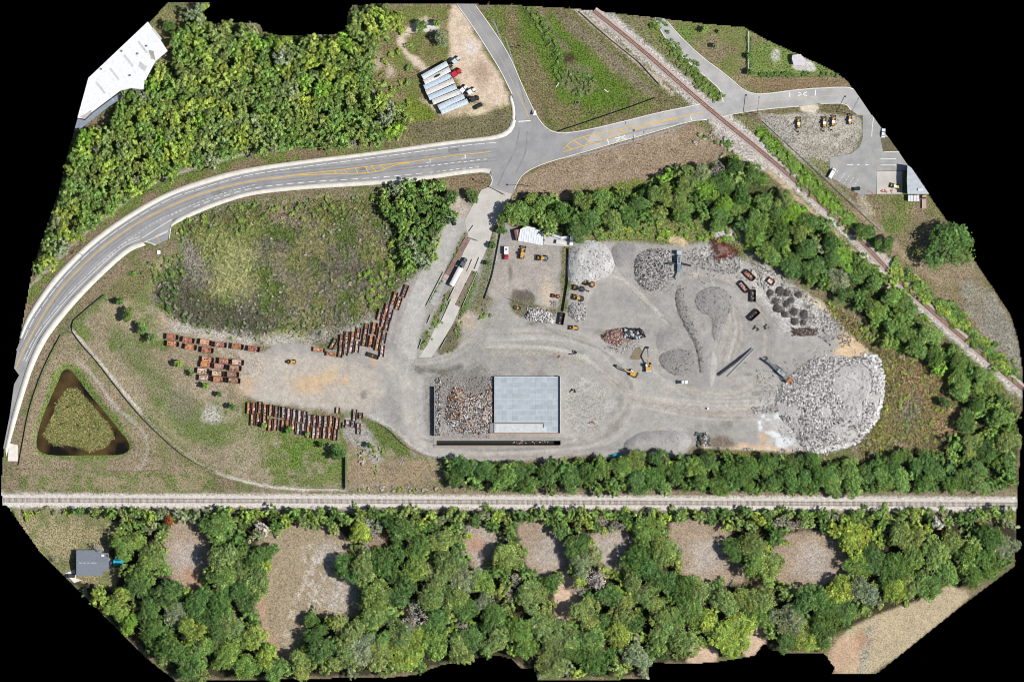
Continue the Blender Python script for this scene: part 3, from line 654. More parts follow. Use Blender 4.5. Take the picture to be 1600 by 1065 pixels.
# ------------------------------------------------------------------ roads
def mk_road(name, c, c2, sc=.12):
    m = bpy.data.materials.new(name); nt = nodes(m); N = nt.nodes; Lk = nt.links
    o = N.new('ShaderNodeOutputMaterial'); b = N.new('ShaderNodeBsdfPrincipled'); b.inputs['Roughness'].default_value = .9; b.inputs['Specular IOR Level'].default_value = .2
    t = N.new('ShaderNodeTexCoord'); n = N.new('ShaderNodeTexNoise'); n.inputs['Scale'].default_value = sc; n.inputs['Detail'].default_value = 8; n.inputs['Roughness'].default_value = .6
    n2 = N.new('ShaderNodeTexNoise'); n2.inputs['Scale'].default_value = 2.0; n2.inputs['Detail'].default_value = 3
    r = N.new('ShaderNodeMix'); r.data_type = 'RGBA'; r.inputs[6].default_value = L4(c); r.inputs[7].default_value = L4(c2)
    mr = N.new('ShaderNodeMapRange'); mr.inputs[1].default_value = .38; mr.inputs[2].default_value = .62
    Lk.new(t.outputs['Object'], n.inputs['Vector']); Lk.new(t.outputs['Object'], n2.inputs['Vector']); Lk.new(n.outputs['Fac'], mr.inputs[0]); Lk.new(mr.outputs[0], r.inputs[0])
    v = N.new('ShaderNodeVectorMath'); v.operation = 'SCALE'; m2 = N.new('ShaderNodeMapRange'); m2.inputs[1].default_value = .3; m2.inputs[2].default_value = .7; m2.inputs[3].default_value = .9; m2.inputs[4].default_value = 1.1
    Lk.new(n2.outputs['Fac'], m2.inputs[0]); Lk.new(r.outputs[2], v.inputs[0]); Lk.new(m2.outputs[0], v.inputs['Scale']); Lk.new(v.outputs[0], b.inputs['Base Color']); Lk.new(b.outputs[0], o.inputs[0])
    return m
M_ASPH = mk_road('worn_asphalt', (148,148,149), (164,163,162))
M_ASPH2 = mk_road('sunbleached_asphalt', (168,167,166), (188,187,184))
M_LOT = mk_road('parking_asphalt', (156,156,155), (172,171,168), .2)
M_SIDE = mk_road('pale_concrete', (222,216,204), (238,233,222), .3)
M_DRIVE = mk_road('dusty_concrete', (190,186,178), (206,202,195), .15)

def strip_between(A, B, name, z, mat, label, parent=None, kind='structure', thick=0.0):
    """quad strip between two edge lines given in map coordinates, resampled evenly"""
    def rs(L, n):
        L = np.array(L, float); d = np.r_[0, np.cumsum(np.hypot(*np.diff(L, axis=0).T))]; t = np.linspace(0, d[-1], n)
        return np.stack([np.interp(t, d, L[:, 0]), np.interp(t, d, L[:, 1])], 1)
    n = 90; a = rs(smooth(A, 2), n); b = rs(smooth(B, 2), n)
    top = np.vstack([np.c_[X(a[:, 0]), Y(a[:, 1]), np.full(n, z)], np.c_[X(b[:, 0]), Y(b[:, 1]), np.full(n, z)]])
    F = [(i, n + i, n + i + 1, i + 1) for i in range(n - 1)]
    e1 = top[F[0][1]] - top[F[0][0]]; e2 = top[F[0][3]] - top[F[0][0]]
    if e1[0] * e2[1] - e1[1] * e2[0] < 0: F = [f[::-1] for f in F]
    V = top
    if thick:
        lo = top.copy(); lo[:, 2] -= thick; V = np.vstack([top, lo]); F = list(F)
        for i in range(n - 1):
            F.append((i, i + 1, 2 * n + i + 1, 2 * n + i)); F.append((n + i, 3 * n + i, 3 * n + i + 1, n + i + 1))
    o = link(name, np_mesh(name, V, np.array(F), vcol=np.ones((len(V), 3))), parent, mat)
    if kind: tag(o, label, None, None, kind)
    return o
NO_out = [(30,528),(40.6,495.7),(63.4,460),(83.6,432.4),(116.6,398),(152,366.5),(192.6,338.6),(228,317),(266,298),(304,284),(355,269),(400,260),(476,249.7),(552,240.8),(628,231),(679,223),(729.5,216.7),(767.6,213),(788,207),(798,196),(801,185)]
NO_in = [(34,528),(45,502),(68,468),(88,441),(122,404),(157,373),(197,345),(233,323),(270,304),(306,292),(356,277),(400,267),(476,256),(552,246.5),(628,236.5),(680,229),(730,222.5),(775,218.5),(795,212),(804,200),(806,188)]
SI_in = [(8,700),(18,650),(30,610),(44,566),(61,528.7),(83.6,498.3),(114,462.8),(142,435),(177.4,402),(200,384),(222,377)]
SI_out = [(10,712),(24,662),(38,615),(51,575),(71,533),(93,503),(123,468),(150,440),(182,410),(205,391),(228,383)]
S2_in = [(268,350),(271,343.6),(304,327),(355,308),(400,296.5),(476,288.4),(552,284),(615.5,279.3),(666,274),(717,265.5),(755,262),(767,264)]
S2_out = [(266,356),(275,349),(307,334),(357,314.5),(400,303),(476,295.5),(552,291),(628,286),(679,279),(729.5,271.4),(757,269),(764,272)]
road = [(34,528)] + smooth(NO_in, 1)[1:-1] + [(806,188)] + [(803,160),(800,147),(782.8,111.5),(762.5,78.6),(739.7,43),(713,6)] + [(741,6.5),(762.5,35.5),(787.8,73.5),(800,96),(815,132),(830,165),(842,187.6),(856,203),(876,209),(914,204),(977.5,189),(1028,176),(1079,166),(1101.6,160),(1120,158),(1127,155),(1128,144.5),(1117,132),(1079,101),(1043,66),(1025.6,35.5),(1023,27),(1038,29),(1058.6,53),(1094,87.5),(1137,119),(1162.5,142),(1180,147),(1200,146.5),(1250.7,139.4),(1321.7,135.6),(1334,139),(1345,155),(1362,180),(1340,180),(1330,172),(1321.7,161),(1278.6,162),(1200,170),(1155,176),(1112,186),(1079,188.8),(1015.5,207.9),(952,225.6),(901,240.8),(850.7,254.7),(823,267.4),(812,278),(803,296),(800,303),(764,292),(769,280),(767,268),(755,262.5)] + S2_in[::-1][2:] + [(264,366),(262,374),(243,383),(236,379),(228,377)] + SI_in[::-1] + [(5,700),(15,650),(22,600),(30,586),(22,575),(28,540)]
bmr = MB(); rp = [(X(a), Y(b)) for a, b in road]
def tri_fill(name, pts, z, mat, label):
    import mathutils.geometry as mg
    vs = [Vector((p[0], p[1], z)) for p in pts]
    tr = mg.tessellate_polygon([vs])
    F = []
    for t in tr:
        a, b, c = (vs[i] for i in t)
        F.append(t if (b - a).cross(c - a).z > 0 else t[::-1])
    o = link(name, np_mesh(name, np.array([tuple(v) for v in vs]), np.array(F), vcol=np.ones((len(vs), 3))), None, mat)
    return tag(o, label, None, None, 'structure')
tri_fill('road', rp, 0.010, M_ASPH, 'grey asphalt road with a curve and a four way junction')
tri_fill('road_east', [(X(a), Y(b)) for a, b in [(905,239.5),(952,225.6),(1015.5,207.9),(1079,188.8),(1112,186),(1155,176),(1200,170),(1278.6,162),(1321.7,161),(1330,172),(1340,180),(1361,179),(1345,155),(1334,139),(1321.7,135.6),(1250.7,139.4),(1200,146.5),(1180,147),(1162.5,142),(1137,119),(1094,87.5),(1058.6,53),(1038,29.5),(1023,28),(1025.6,35.5),(1043,66),(1079,101),(1117,132),(1128,144.5),(1127,155),(1120,158),(1101.6,160),(1079,166),(1028,176),(977.5,189),(930,200.5)]], 0.016, M_ASPH2, 'paler sun bleached asphalt of the eastern road')
strip_between(NO_out, NO_in, 'pavement', 0.13, M_SIDE, 'pale concrete pavement along the north side of the curve', thick=.25)
strip_between(SI_in, SI_out, 'pavement', 0.13, M_SIDE, 'pale concrete pavement along the west side', thick=.25)
strip_between(S2_in, S2_out, 'pavement', 0.13, M_SIDE, 'pale concrete pavement south of the road', thick=.25)
def ribbon(pts, w, z, name, mat, label=None, kind=None, parent=None, colr=(1, 1, 1), dash=None, sm=2, h=0.0):
    pts = smooth(pts, sm) if sm else pts
    L = np.array([(X(a), Y(b)) for a, b in pts]); d = np.r_[0, np.cumsum(np.hypot(*np.diff(L, axis=0).T))]
    runs = [(0, d[-1])]
    if dash:
        runs = []; t = 0
        while t < d[-1]: runs.append((t, min(t + dash[0], d[-1]))); t += dash[0] + dash[1]
    V = []; F = []; 
    for a, b in runs:
        n = max(2, int((b - a) / 2.0) + 2); t = np.linspace(a, b, n)
        x = np.interp(t, d, L[:, 0]); y = np.interp(t, d, L[:, 1])
        tx = np.gradient(x); ty = np.gradient(y); l = np.hypot(tx, ty) + 1e-9; nx, ny = -ty / l, tx / l
        base = len(V)
        if h:
            for i in range(n):
                for s, zz in ((1, z), (1, z + h), (-1, z + h), (-1, z)): V.append((x[i] + s * nx[i] * w / 2, y[i] + s * ny[i] * w / 2, zz))
            for i in range(n - 1):
                q = base + 4 * i
                for k in range(3): F.append((q + k, q + k + 1, q + k + 5, q + k + 4))
            F.append((base, base + 3, base + 2, base + 1)); q = base + 4 * (n - 1); F.append((q, q + 1, q + 2, q + 3))
        else:
            for i in range(n): V += [(x[i] + nx[i] * w / 2, y[i] + ny[i] * w / 2, z), (x[i] - nx[i] * w / 2, y[i] - ny[i] * w / 2, z)]
            for i in range(n - 1): q = base + 2 * i; F.append((q, q + 1, q + 3, q + 2))
    o = link(name, np_mesh(name, np.array(V), np.array(F), fcol=np.tile(np.array(colr, float)[:3], (len(F), 1))), parent, mat)
    if kind: tag(o, label, None, None, kind)
    return o
def off_(pts, o):
    q = []
    for i, (x, y) in enumerate(pts):
        a = pts[max(0, i - 1)]; b = pts[min(len(pts) - 1, i + 1)]; dx, dy = b[0] - a[0], b[1] - a[1]; l = math.hypot(dx, dy)
        q.append((x - dy / l * o, y + dx / l * o))
    return q
cen_ = [(34,552),(51,520),(70,486),(95,450),(125,418),(160,386),(200,357),(245,331),(300,307),(350,292),(400,281),(469,274),(550,267),(620,257),(700,249),(775,242)]
WH = tuple(lin((244,244,240))); YE = tuple(lin((238,190,62))); KE = tuple(lin((232,228,218)))
M_WORN = mk_road('tyre_worn_asphalt', (134,134,135), (150,150,150), .25); M_PATCH = mk_road('repair_asphalt', (122,122,124), (138,138,138), .3)
for o_ in (-9.2, -4.6, 4.2, 8.6):
    ribbon(off_(cen_, o_), .75, .016 + .001 * abs(o_) / 10, 'wheel_path', M_WORN, 'darker tyre worn path along the road lane', 'structure')
for pts in ([(790,60),(806,110),(820,160)], [(770,30),(783,62),(792,90)], [(830,230),(900,232),(980,208),(1060,192)], [(840,246),(900,246),(990,220),(1070,196)], [(812,200),(806,235),(790,262),(778,290)], [(824,205),(822,240),(806,270)]):
    ribbon(pts, .8, .021, 'wheel_path', M_WORN if pts[0][0] < 800 or pts[0][1] > 190 and pts[0][0] < 826 else M_ASPH, 'darker tyre worn path through the junction', 'structure')
for p in ([(560,262),(571,261),(572,266),(561,267)], [(330,300),(345,296),(347,301),(332,305)], [(700,233),(716,231),(717,236),(701,238)]):
    tri_fill('road_patch', [(X(a), Y(b)) for a, b in p], .0245, M_PATCH, 'darker repaired patch of asphalt')
# kerbs
for k, pts in enumerate([[(800,147),(782.8,111.5),(762.5,78.6),(739.7,43),(713,6)], [(741,6.5),(762.5,35.5),(787.8,73.5),(800,96),(815,132),(830,165),(842,187.6),(856,203),(876,209),(914,204),(977.5,189),(1028,176),(1079,166),(1095,162)],
      [(1120,158),(1127,155),(1128,144.5),(1117,132),(1079,101),(1043,66),(1025.6,35.5)], [(1041,32),(1058.6,53),(1094,87.5),(1137,119),(1162.5,142),(1180,147),(1200,146.5),(1250.7,139.4),(1321.7,135.6),(1333,139)],
      [(803,296),(812,278),(823,267.4),(850.7,254.7),(901,240.8),(952,225.6),(1015.5,207.9),(1079,188.8),(1104,187)], [(1120,185),(1155,176),(1200,170),(1248,166)], [(1279,162),(1321.7,161),(1329,172)],
      [(764,271),(769,278),(769,286),(764,292)], [(222,377),(235,379),(243,383)], [(264,373),(266,362),(267,352)]]):
    ribbon(pts, .5, 0.0, 'kerb', M_SIDE, 'pale concrete kerb edging the road', 'structure', colr=(1,1,1), h=.13, sm=1)
ribbon([(798,196),(803,186),(802,165),(797,150)], 1.6, 0.0, 'pavement', M_SIDE, 'short pale pavement rounding the junction corner', 'structure', h=.12)
def mark(pts, w=.3, c=WH, dash=None, sm=2, z=.030, what='white'):
    return ribbon(pts, w, z, 'road_marking', M_WHITE, what + ' painted line on the road', 'structure', colr=c, dash=dash, sm=sm)
def off(pts, o):
    q = []
    for i, (x, y) in enumerate(pts):
        a = pts[max(0, i - 1)]; b = pts[min(len(pts) - 1, i + 1)]; dx, dy = b[0] - a[0], b[1] - a[1]; l = math.hypot(dx, dy)
        q.append((x - dy / l * o, y + dx / l * o))
    return q
mark(off(NO_in[:-3], 4.2), .28, WH, (5.5, .9))
cen = [(24,576),(34,552),(51,520),(70,486),(95,450),(125,418),(160,386),(200,357),(245,331),(300,307),(350,292),(400,281),(440,276.7),(469,272.5)]
mark(off(cen, .45), .2, YE, what='yellow'); mark(off(cen, -.45), .2, YE, what='yellow')
mark([(x, y) for x, y in off(SI_in[3:], -4)], .25); mark([(222,372),(245,357),(268,343)], .3); mark([(228,377),(262,362)], .3)
mark([(160,410),(200,375),(245,345),(290,325)], .22, WH, (1, 1.2)); mark(off(SI_in[3:], -8), .2, WH, (6, 1))
mark(off(S2_in[2:-3], -4), .3, WH, (3.4, 2.2)); mark(off(S2_in[1:5], -8), .22, WH, (1.5, 1))
top = [(469,272),(519,266.8),(552.5,262.8),(586,258.7),(620,254.9),(642.5,253),(665,249),(710,243),(766,237.5)]
bot = [(469,273.5),(519,271.6),(552.5,271),(582,269.8),(602,264),(620,256.4),(640,254.3)]
mark(top, .35, YE, what='yellow'); mark(bot, .35, YE, what='yellow')
for a, b in (((521,266.5),(527,271.5)),((537,264),(542.5,271)),((555,262.3),(559,270.8)),((570.5,260.5),(576,270)),((579.5,259.4),(588.5,268.4)),((595,257.5),(601,264.5))): mark([a, b], .4, YE, sm=0, what='yellow', z=.036)
mark([(653.8,261.2),(710,254.3),(764,248)], .3, WH, (1.8, 1.6)); mark([(672,269.5),(710,264.5),(752,260.5)], .3, WH, (1.8, 1.6))
for ax, ay in ((669,253.8),(724,247.2)):
    b = MB()
    for p in ([(-.9,-.2),(1.0,-.2),(1.0,.1),(-.9,.1)], [(1.0,-.2),(1.3,-.2),(1.3,1.0),(1.0,1.0)], [(.7,1.0),(1.6,1.0),(1.15,1.9)]):
        b.add([(q[0], q[1], 0) for q in p], [tuple(range(len(p)))], WH)
    o = b.build('road_marking', M_WHITE); o.location = P(ax, ay, .03); o.rotation_euler = (0, 0, math.radians(8)); tag(o, 'white turn arrow painted on the road', None, None, 'structure')
t2 = [(880,232.5),(888,225),(896,218.8),(910,213.8),(947.5,206),(987.5,198),(1007.5,193.8),(1060,183),(1100,175)]
b2 = [(880,237.5),(907.5,228.8),(930,222.5),(960,213),(976,207.5),(997.5,202),(1010,195.5),(1060,184.6)]
mark(t2, .35, YE, what='yellow'); mark(b2, .35, YE, what='yellow')
for a, b in (((886,228),(894,234)),((896,219),(910,228)),((911,213.8),(925,223.8)),((930,210),(941,219.4)),((950,206),(960,213.8)),((968.8,201.2),(976,208.8)),((989,198.7),(992.5,202.5))): mark([a, b], .4, YE, sm=0, what='yellow', z=.036)
mark([(948.7,217.5),(952,226)], .5, sm=0); mark([(988.7,203),(991.5,214.5)], .5, sm=0)
mark([(961,215),(980,217)], .45, sm=0); mark([(963,220.5),(977,211)], .45, sm=0); mark([(966,212.5),(971,214.5)], .4, sm=0, z=.034)
mark([(1234,144),(1234,152)], .5, sm=0); mark([(1274,140.5),(1274,149.5)], .5, sm=0); mark([(1247,144),(1261,150)], .4, sm=0); mark([(1247,150),(1261,143.5)], .4, sm=0)
mark([(1160,166.5),(1200,158),(1260,151.5),(1320,148.5)], .22, tuple(lin((216,190,140))), what='faded yellow')
mark([(810,190),(829,188.6)], .5, sm=0); mark([(807.6,142),(818,165),(828,187)], .25, YE, what='yellow'); mark([(1079,181.5),(1081,189)], .4, sm=0); mark([(1129,151),(1130,160)], .4, sm=0)
mark([(728,8),(770,70),(790,105),(806,140)], .25, tuple(lin((196,182,150))), what='faded yellow')
mark([(243,369),(262,360)], .25, sm=0); mark([(245,369),(250,378)], .25, YE, sm=0, what='yellow'); mark([(1090,92),(1115,115),(1127,127)], .2, tuple(lin((206,190,150))), what='faded yellow')
# concrete drive into the yard, weighbridge lanes
dr = [(764,292),(800,303),(790,325),(772.6,351),(762,385),(750,412),(745,426),(719,480),(708,505),(690,535),(674,558),(654,558),(668,538),(679,514),(690,494),(703,470),(708,448),(716,420),(722,400),(732,370),(726,345),(738.4,321),(752,297)]
tri_fill('drive', [(X(a), Y(b)) for a, b in dr], .012, M_DRIVE, 'dusty concrete drive from the gate to the yard')
lotp = [(1348,178),(1363,180),(1380,204),(1400,231),(1419,259),(1418,266),(1370,267),(1369,303),(1343,304),(1320,290),(1300,278),(1297,265),(1297,246),(1330,240.5),(1343,230),(1348,215)]
tri_fill('parking_lot', [(X(a), Y(b)) for a, b in lotp], .012, M_LOT, 'grey asphalt parking lot by the eastern building')
tri_fill('dirt_island', [(X(a), Y(b)) for a, b in [(1376,216),(1387,214),(1404,236),(1380,237)]], .06, mk_road('mulch', (96,90,70), (120,112,84), .5), 'small dirt island in the parking lot')
tri_fill('concrete_pad', [(X(a), Y(b)) for a, b in [(1370,268),(1410,267),(1410,303),(1370,303)]], .02, M_DRIVE, 'square concrete pad beside the eastern building')
for p in ([(1376,248.5),(1400,248.5)], [(1376,258),(1400,258)], [(1381,237.5),(1405,237.5)], [(1323,257.5),(1333,257.5)], [(1339,257.5),(1343,257.5)], [(1352,257.5),(1357,257.5)], [(1365,184),(1363,198),(1362,214)]): mark(p, .35, sm=0)
for k in range(5): mark([(1313 + k * 7, 268 + k * 3), (1303 + k * 7, 281 + k * 4)] if k else [(1310,266),(1303,276)], .18, WH, (1.2, .8), sm=0)
tri_fill('drive', [(X(a), Y(b)) for a, b in [(14,692),(28,695),(28,720),(12,720)]], .05, M_SIDE, 'small pale concrete apron beside the pond fence')
# ------------------------------------------------------------------ railways
def resample(pts, step):
    L = np.array(pts, float); d = np.r_[0, np.cumsum(np.hypot(*np.diff(L, axis=0).T))]; t = np.arange(0, d[-1], step)
    x = np.interp(t, d, L[:, 0]); y = np.interp(t, d, L[:, 1]); return x, y, np.arctan2(np.gradient(y), np.gradient(x))
def railway(name, label, path, tiec, railc, tie_step=.62, tie_l=2.7, bh=.22, ballast_w=4.2, bc=(190,184,178)):
    t = thing(name, label, 'railway', P(*path[0], 0))
    W = np.array([(X(a) - X(path[0][0]), Y(b) - Y(path[0][1])) for a, b in path])
    x, y, a = resample(W, 1.2)
    V = []; F = []; r = np.random.default_rng(3); C = []
    for i in range(len(x)):
        nx, ny = -math.sin(a[i]), math.cos(a[i])
        for s, z in ((ballast_w / 2 + r.uniform(0, .5), -.1), (ballast_w / 2 - .8, bh), (-ballast_w / 2 + .8, bh), (-ballast_w / 2 - r.uniform(0, .5), -.1)): V.append((x[i] + nx * s, y[i] + ny * s, z + r.uniform(-.03, .03)))
        if i:
            for k in range(3): q = 4 * (i - 1) + k; F.append((q, q + 1, q + 5, q + 4)); C.append(lin(bc))
    F = [f[::-1] for f in F]
    o = link('ballast', np_mesh('ballast', V, F, fcol=C), t, M_BALLAST)
    x, y, a = resample(W, tie_step); b = MB()
    for i in range(len(x)):
        cc = tuple(lin(tiec) * r.uniform(.55, 1.35)); b.box((x[i], y[i], bh + .06), (.26, tie_l * r.uniform(.94, 1.05), .16), cc, rz=a[i] + r.uniform(-.03, .03))
    o = b.build('sleeper', M_RUST0, t); o['kind'] = 'stuff'
    for s in (-.75, .75):
        x, y, a = resample(W, 4.0); x = np.r_[x, W[-1, 0]]; y = np.r_[y, W[-1, 1]]; a = np.r_[a, a[-1]]
        b = MB()
        for i in range(len(x) - 1):
            b.bar((x[i] - math.sin(a[i]) * s, y[i] + math.cos(a[i]) * s, bh + .22), (x[i + 1] - math.sin(a[i + 1]) * s, y[i + 1] + math.cos(a[i + 1]) * s, bh + .22), .16, .18, tuple(lin(railc)))
        b.build('rail', M_RUST0, t)
    return t
M_RUST0 = mk('rusty_rail_and_timber', .9, 0, .5, .35, detail=8)
M_BALLAST = mk('ballast_stone', .95, 0, 2.2, .5, detail=4)
railway('railway_track', 'straight pale single railway track running west to east south of the yard', [(4,781),(400,782),(800,784),(1200,786),(1590,788)], (172,162,152), (140,128,120), tie_l=2.6, bc=(224,217,208), bh=.2, ballast_w=5)
railway('railway_track', 'rust brown diagonal railway track crossing the eastern road', smooth([(928,17),(1000,75),(1055,124),(1110,172),(1200,245),(1265,302),(1330,360),(1410,445),(1470,498),(1520,541),(1599,608)], 1), (132,82,68), (148,84,66), tie_step=.6, tie_l=2.1, bh=.1, ballast_w=4.2, bc=(196,184,174))

# ------------------------------------------------------------------ trees
def leaf_cloud(n_cl, per, leaf, seed, flat_=.8, lump=.28, cone=0.0, lobes=None):
    r = np.random.default_rng(seed)
    nl = lobes or int(r.integers(4, 8)); th = r.uniform(0, 2 * np.pi, nl) + np.arange(nl) * 2.4; lr = r.uniform(.12, .62, nl)
    if cone: lr *= .45
    LC = np.stack([np.cos(th) * lr, np.sin(th) * lr, r.uniform(-.15, .45, nl) * (1 - lr)], 1); LR = r.uniform(.30, .58, nl) * (1.15 - lr * .5)
    li = r.choice(nl, n_cl, p=LR ** 2 / (LR ** 2).sum())
    d0 = r.normal(size=(n_cl, 3)); d0[:, 2] = np.abs(d0[:, 2]) - .35; d0 /= np.linalg.norm(d0, axis=1)[:, None]
    C = LC[li] + d0 * (LR[li] * r.uniform(.55, 1.05, n_cl))[:, None]; C[:, 2] *= flat_
    cs = r.uniform(.07, .19, n_cl)
    tone = r.uniform(.55, 1.3, n_cl) * r.uniform(.8, 1.15, nl)[li]; yel = np.clip(r.uniform(-.3, 1, n_cl) + r.uniform(-.3, .3, nl)[li], 0, 1)
    ci = np.repeat(np.arange(n_cl), per); n = len(ci)
    d = r.normal(size=(n, 3)); d[:, 2] = np.abs(d[:, 2]) * .8 - .2; d /= np.linalg.norm(d, axis=1)[:, None]
    pos = C[ci] + d * (cs[ci] * r.uniform(.3, 1.15, n))[:, None]
    nrm = d * .7 + r.normal(size=(n, 3)) * .5 + np.array([.15, 0, .75]); nrm /= np.linalg.norm(nrm, axis=1)[:, None]
    up = r.normal(size=(n, 3)); u = np.cross(nrm, up); u /= np.linalg.norm(u, axis=1)[:, None]; v = np.cross(nrm, u)
    s = leaf * r.uniform(.5, 1.5, n); w = s * r.uniform(.35, .9, n)
    V = np.stack([pos + u * s[:, None], pos + v * w[:, None], pos - u * s[:, None], pos - v * w[:, None]], 1)
    V[:, :, 2] += flat_ * .2
    b = tone[ci] * r.uniform(.7, 1.35, n); y = yel[ci][:, None]
    c = b[:, None] * (np.array([.92, 1, 1]) * (1 - y) + np.array([1.25, 1.1, .85]) * y)
    F = np.arange(n * 4).reshape(n, 4)
    return V.reshape(-1, 3), F, c
def trunk_mesh(seed, h=1.0):
    r = np.random.default_rng(seed); b = MB(); bark = (.13, .10, .075)
    pts = [(0, 0, 0), (r.uniform(-.03, .03), r.uniform(-.03, .03), .35), (r.uniform(-.06, .06), r.uniform(-.06, .06), .75)]
    for k, (p, q) in enumerate(zip(pts, pts[1:])): b.bar(p, q, .09 - .025 * k, None, bark)
    for i in range(7):
        a = i * .9 + r.uniform(0, .5); z = r.uniform(.35, .7); L = r.uniform(.4, .65); b.bar((0, 0, z), (math.cos(a) * L, math.sin(a) * L, z + r.uniform(.15, .4)), .035, None, bark)
    me = bpy.data.meshes.new('trunk'); me.from_pydata(b.v, [], b.f); me.update()
    at_ = me.attributes.new('col', 'FLOAT_COLOR', 'FACE'); A = np.ones((len(b.f), 4), np.float32); A[:, :3] = b.c; at_.data.foreach_set('color', A.ravel())
    me.materials.append(M_DARK); return me
BIG = []; SMALL = []; BARE = []; CON = []
for s in range(7): V_, F_, c_ = leaf_cloud(230, 24, .042, 100 + s); BIG.append(np_mesh('crown', V_, F_, fcol=c_))
for s in range(6): V_, F_, c_ = leaf_cloud(130, 30, .050, 200 + s, flat_=.95); SMALL.append(np_mesh('crown', V_, F_, fcol=c_))
for s in range(2): V_, F_, c_ = leaf_cloud(70, 16, .035, 300 + s, flat_=.9); BARE.append(np_mesh('crown', V_, F_, fcol=c_))
for s in range(2): V_, F_, c_ = leaf_cloud(50, 26, .09, 400 + s, flat_=1.3, lump=.12, cone=.35); CON.append(np_mesh('crown', V_, F_, fcol=c_))
for me in BIG + SMALL + BARE + CON: me.materials.append(M_LEAF)
TRUNKS = [trunk_mesh(s) for s in range(4)]
LEAF_COL = {'mid green': (114,142,78), 'yellow green': (140,160,80), 'dark green': (92,120,68), 'grey green': (130,142,112), 'bright green': (120,156,68), 'bare grey': (178,172,166), 'olive green': (122,140,84), 'rust brown': (150,92,68)}
def lc(name, jit=.12):
    k = lin(LEAF_COL[name], 1.0) * (1 + rng.uniform(-jit, jit)); return (float(k[0] * (1 + rng.uniform(-jit, jit) * .5)), float(k[1]), float(k[2] * (1 + rng.uniform(-jit, jit))), 1)
def tree(px, py, r, colour, label, group=None, name='tree', cat='tree', h=None, protos=None, z=0.0, trunk=True):
    """r in map units"""
    R = r * M; h = h or (R * 1.35 + 2.2)
    t = thing(name, label, cat, P(px, py, z), rng.uniform(0, 6.28), group)
    protos = protos or (BARE if colour == 'bare grey' else BIG if R > 4.6 else SMALL)
    c = link('crown' if cat == 'tree' else 'foliage', protos[rng.integers(len(protos))], t)
    vr = min(R * 1.0, h * .55)
    c.scale = (R * rng.uniform(.98, 1.36), R * rng.uniform(.95, 1.3), vr * rng.uniform(.85, 1.2)); c.location = (0, 0, h - vr * 1.12); c.color = lc(colour)
    if trunk:
        k = link('trunk', TRUNKS[rng.integers(4)], t); k.scale = (R * 1.1 if cat != 'tree' else max(R, 3) * .95,) * 2 + (h * .82,)
    return t
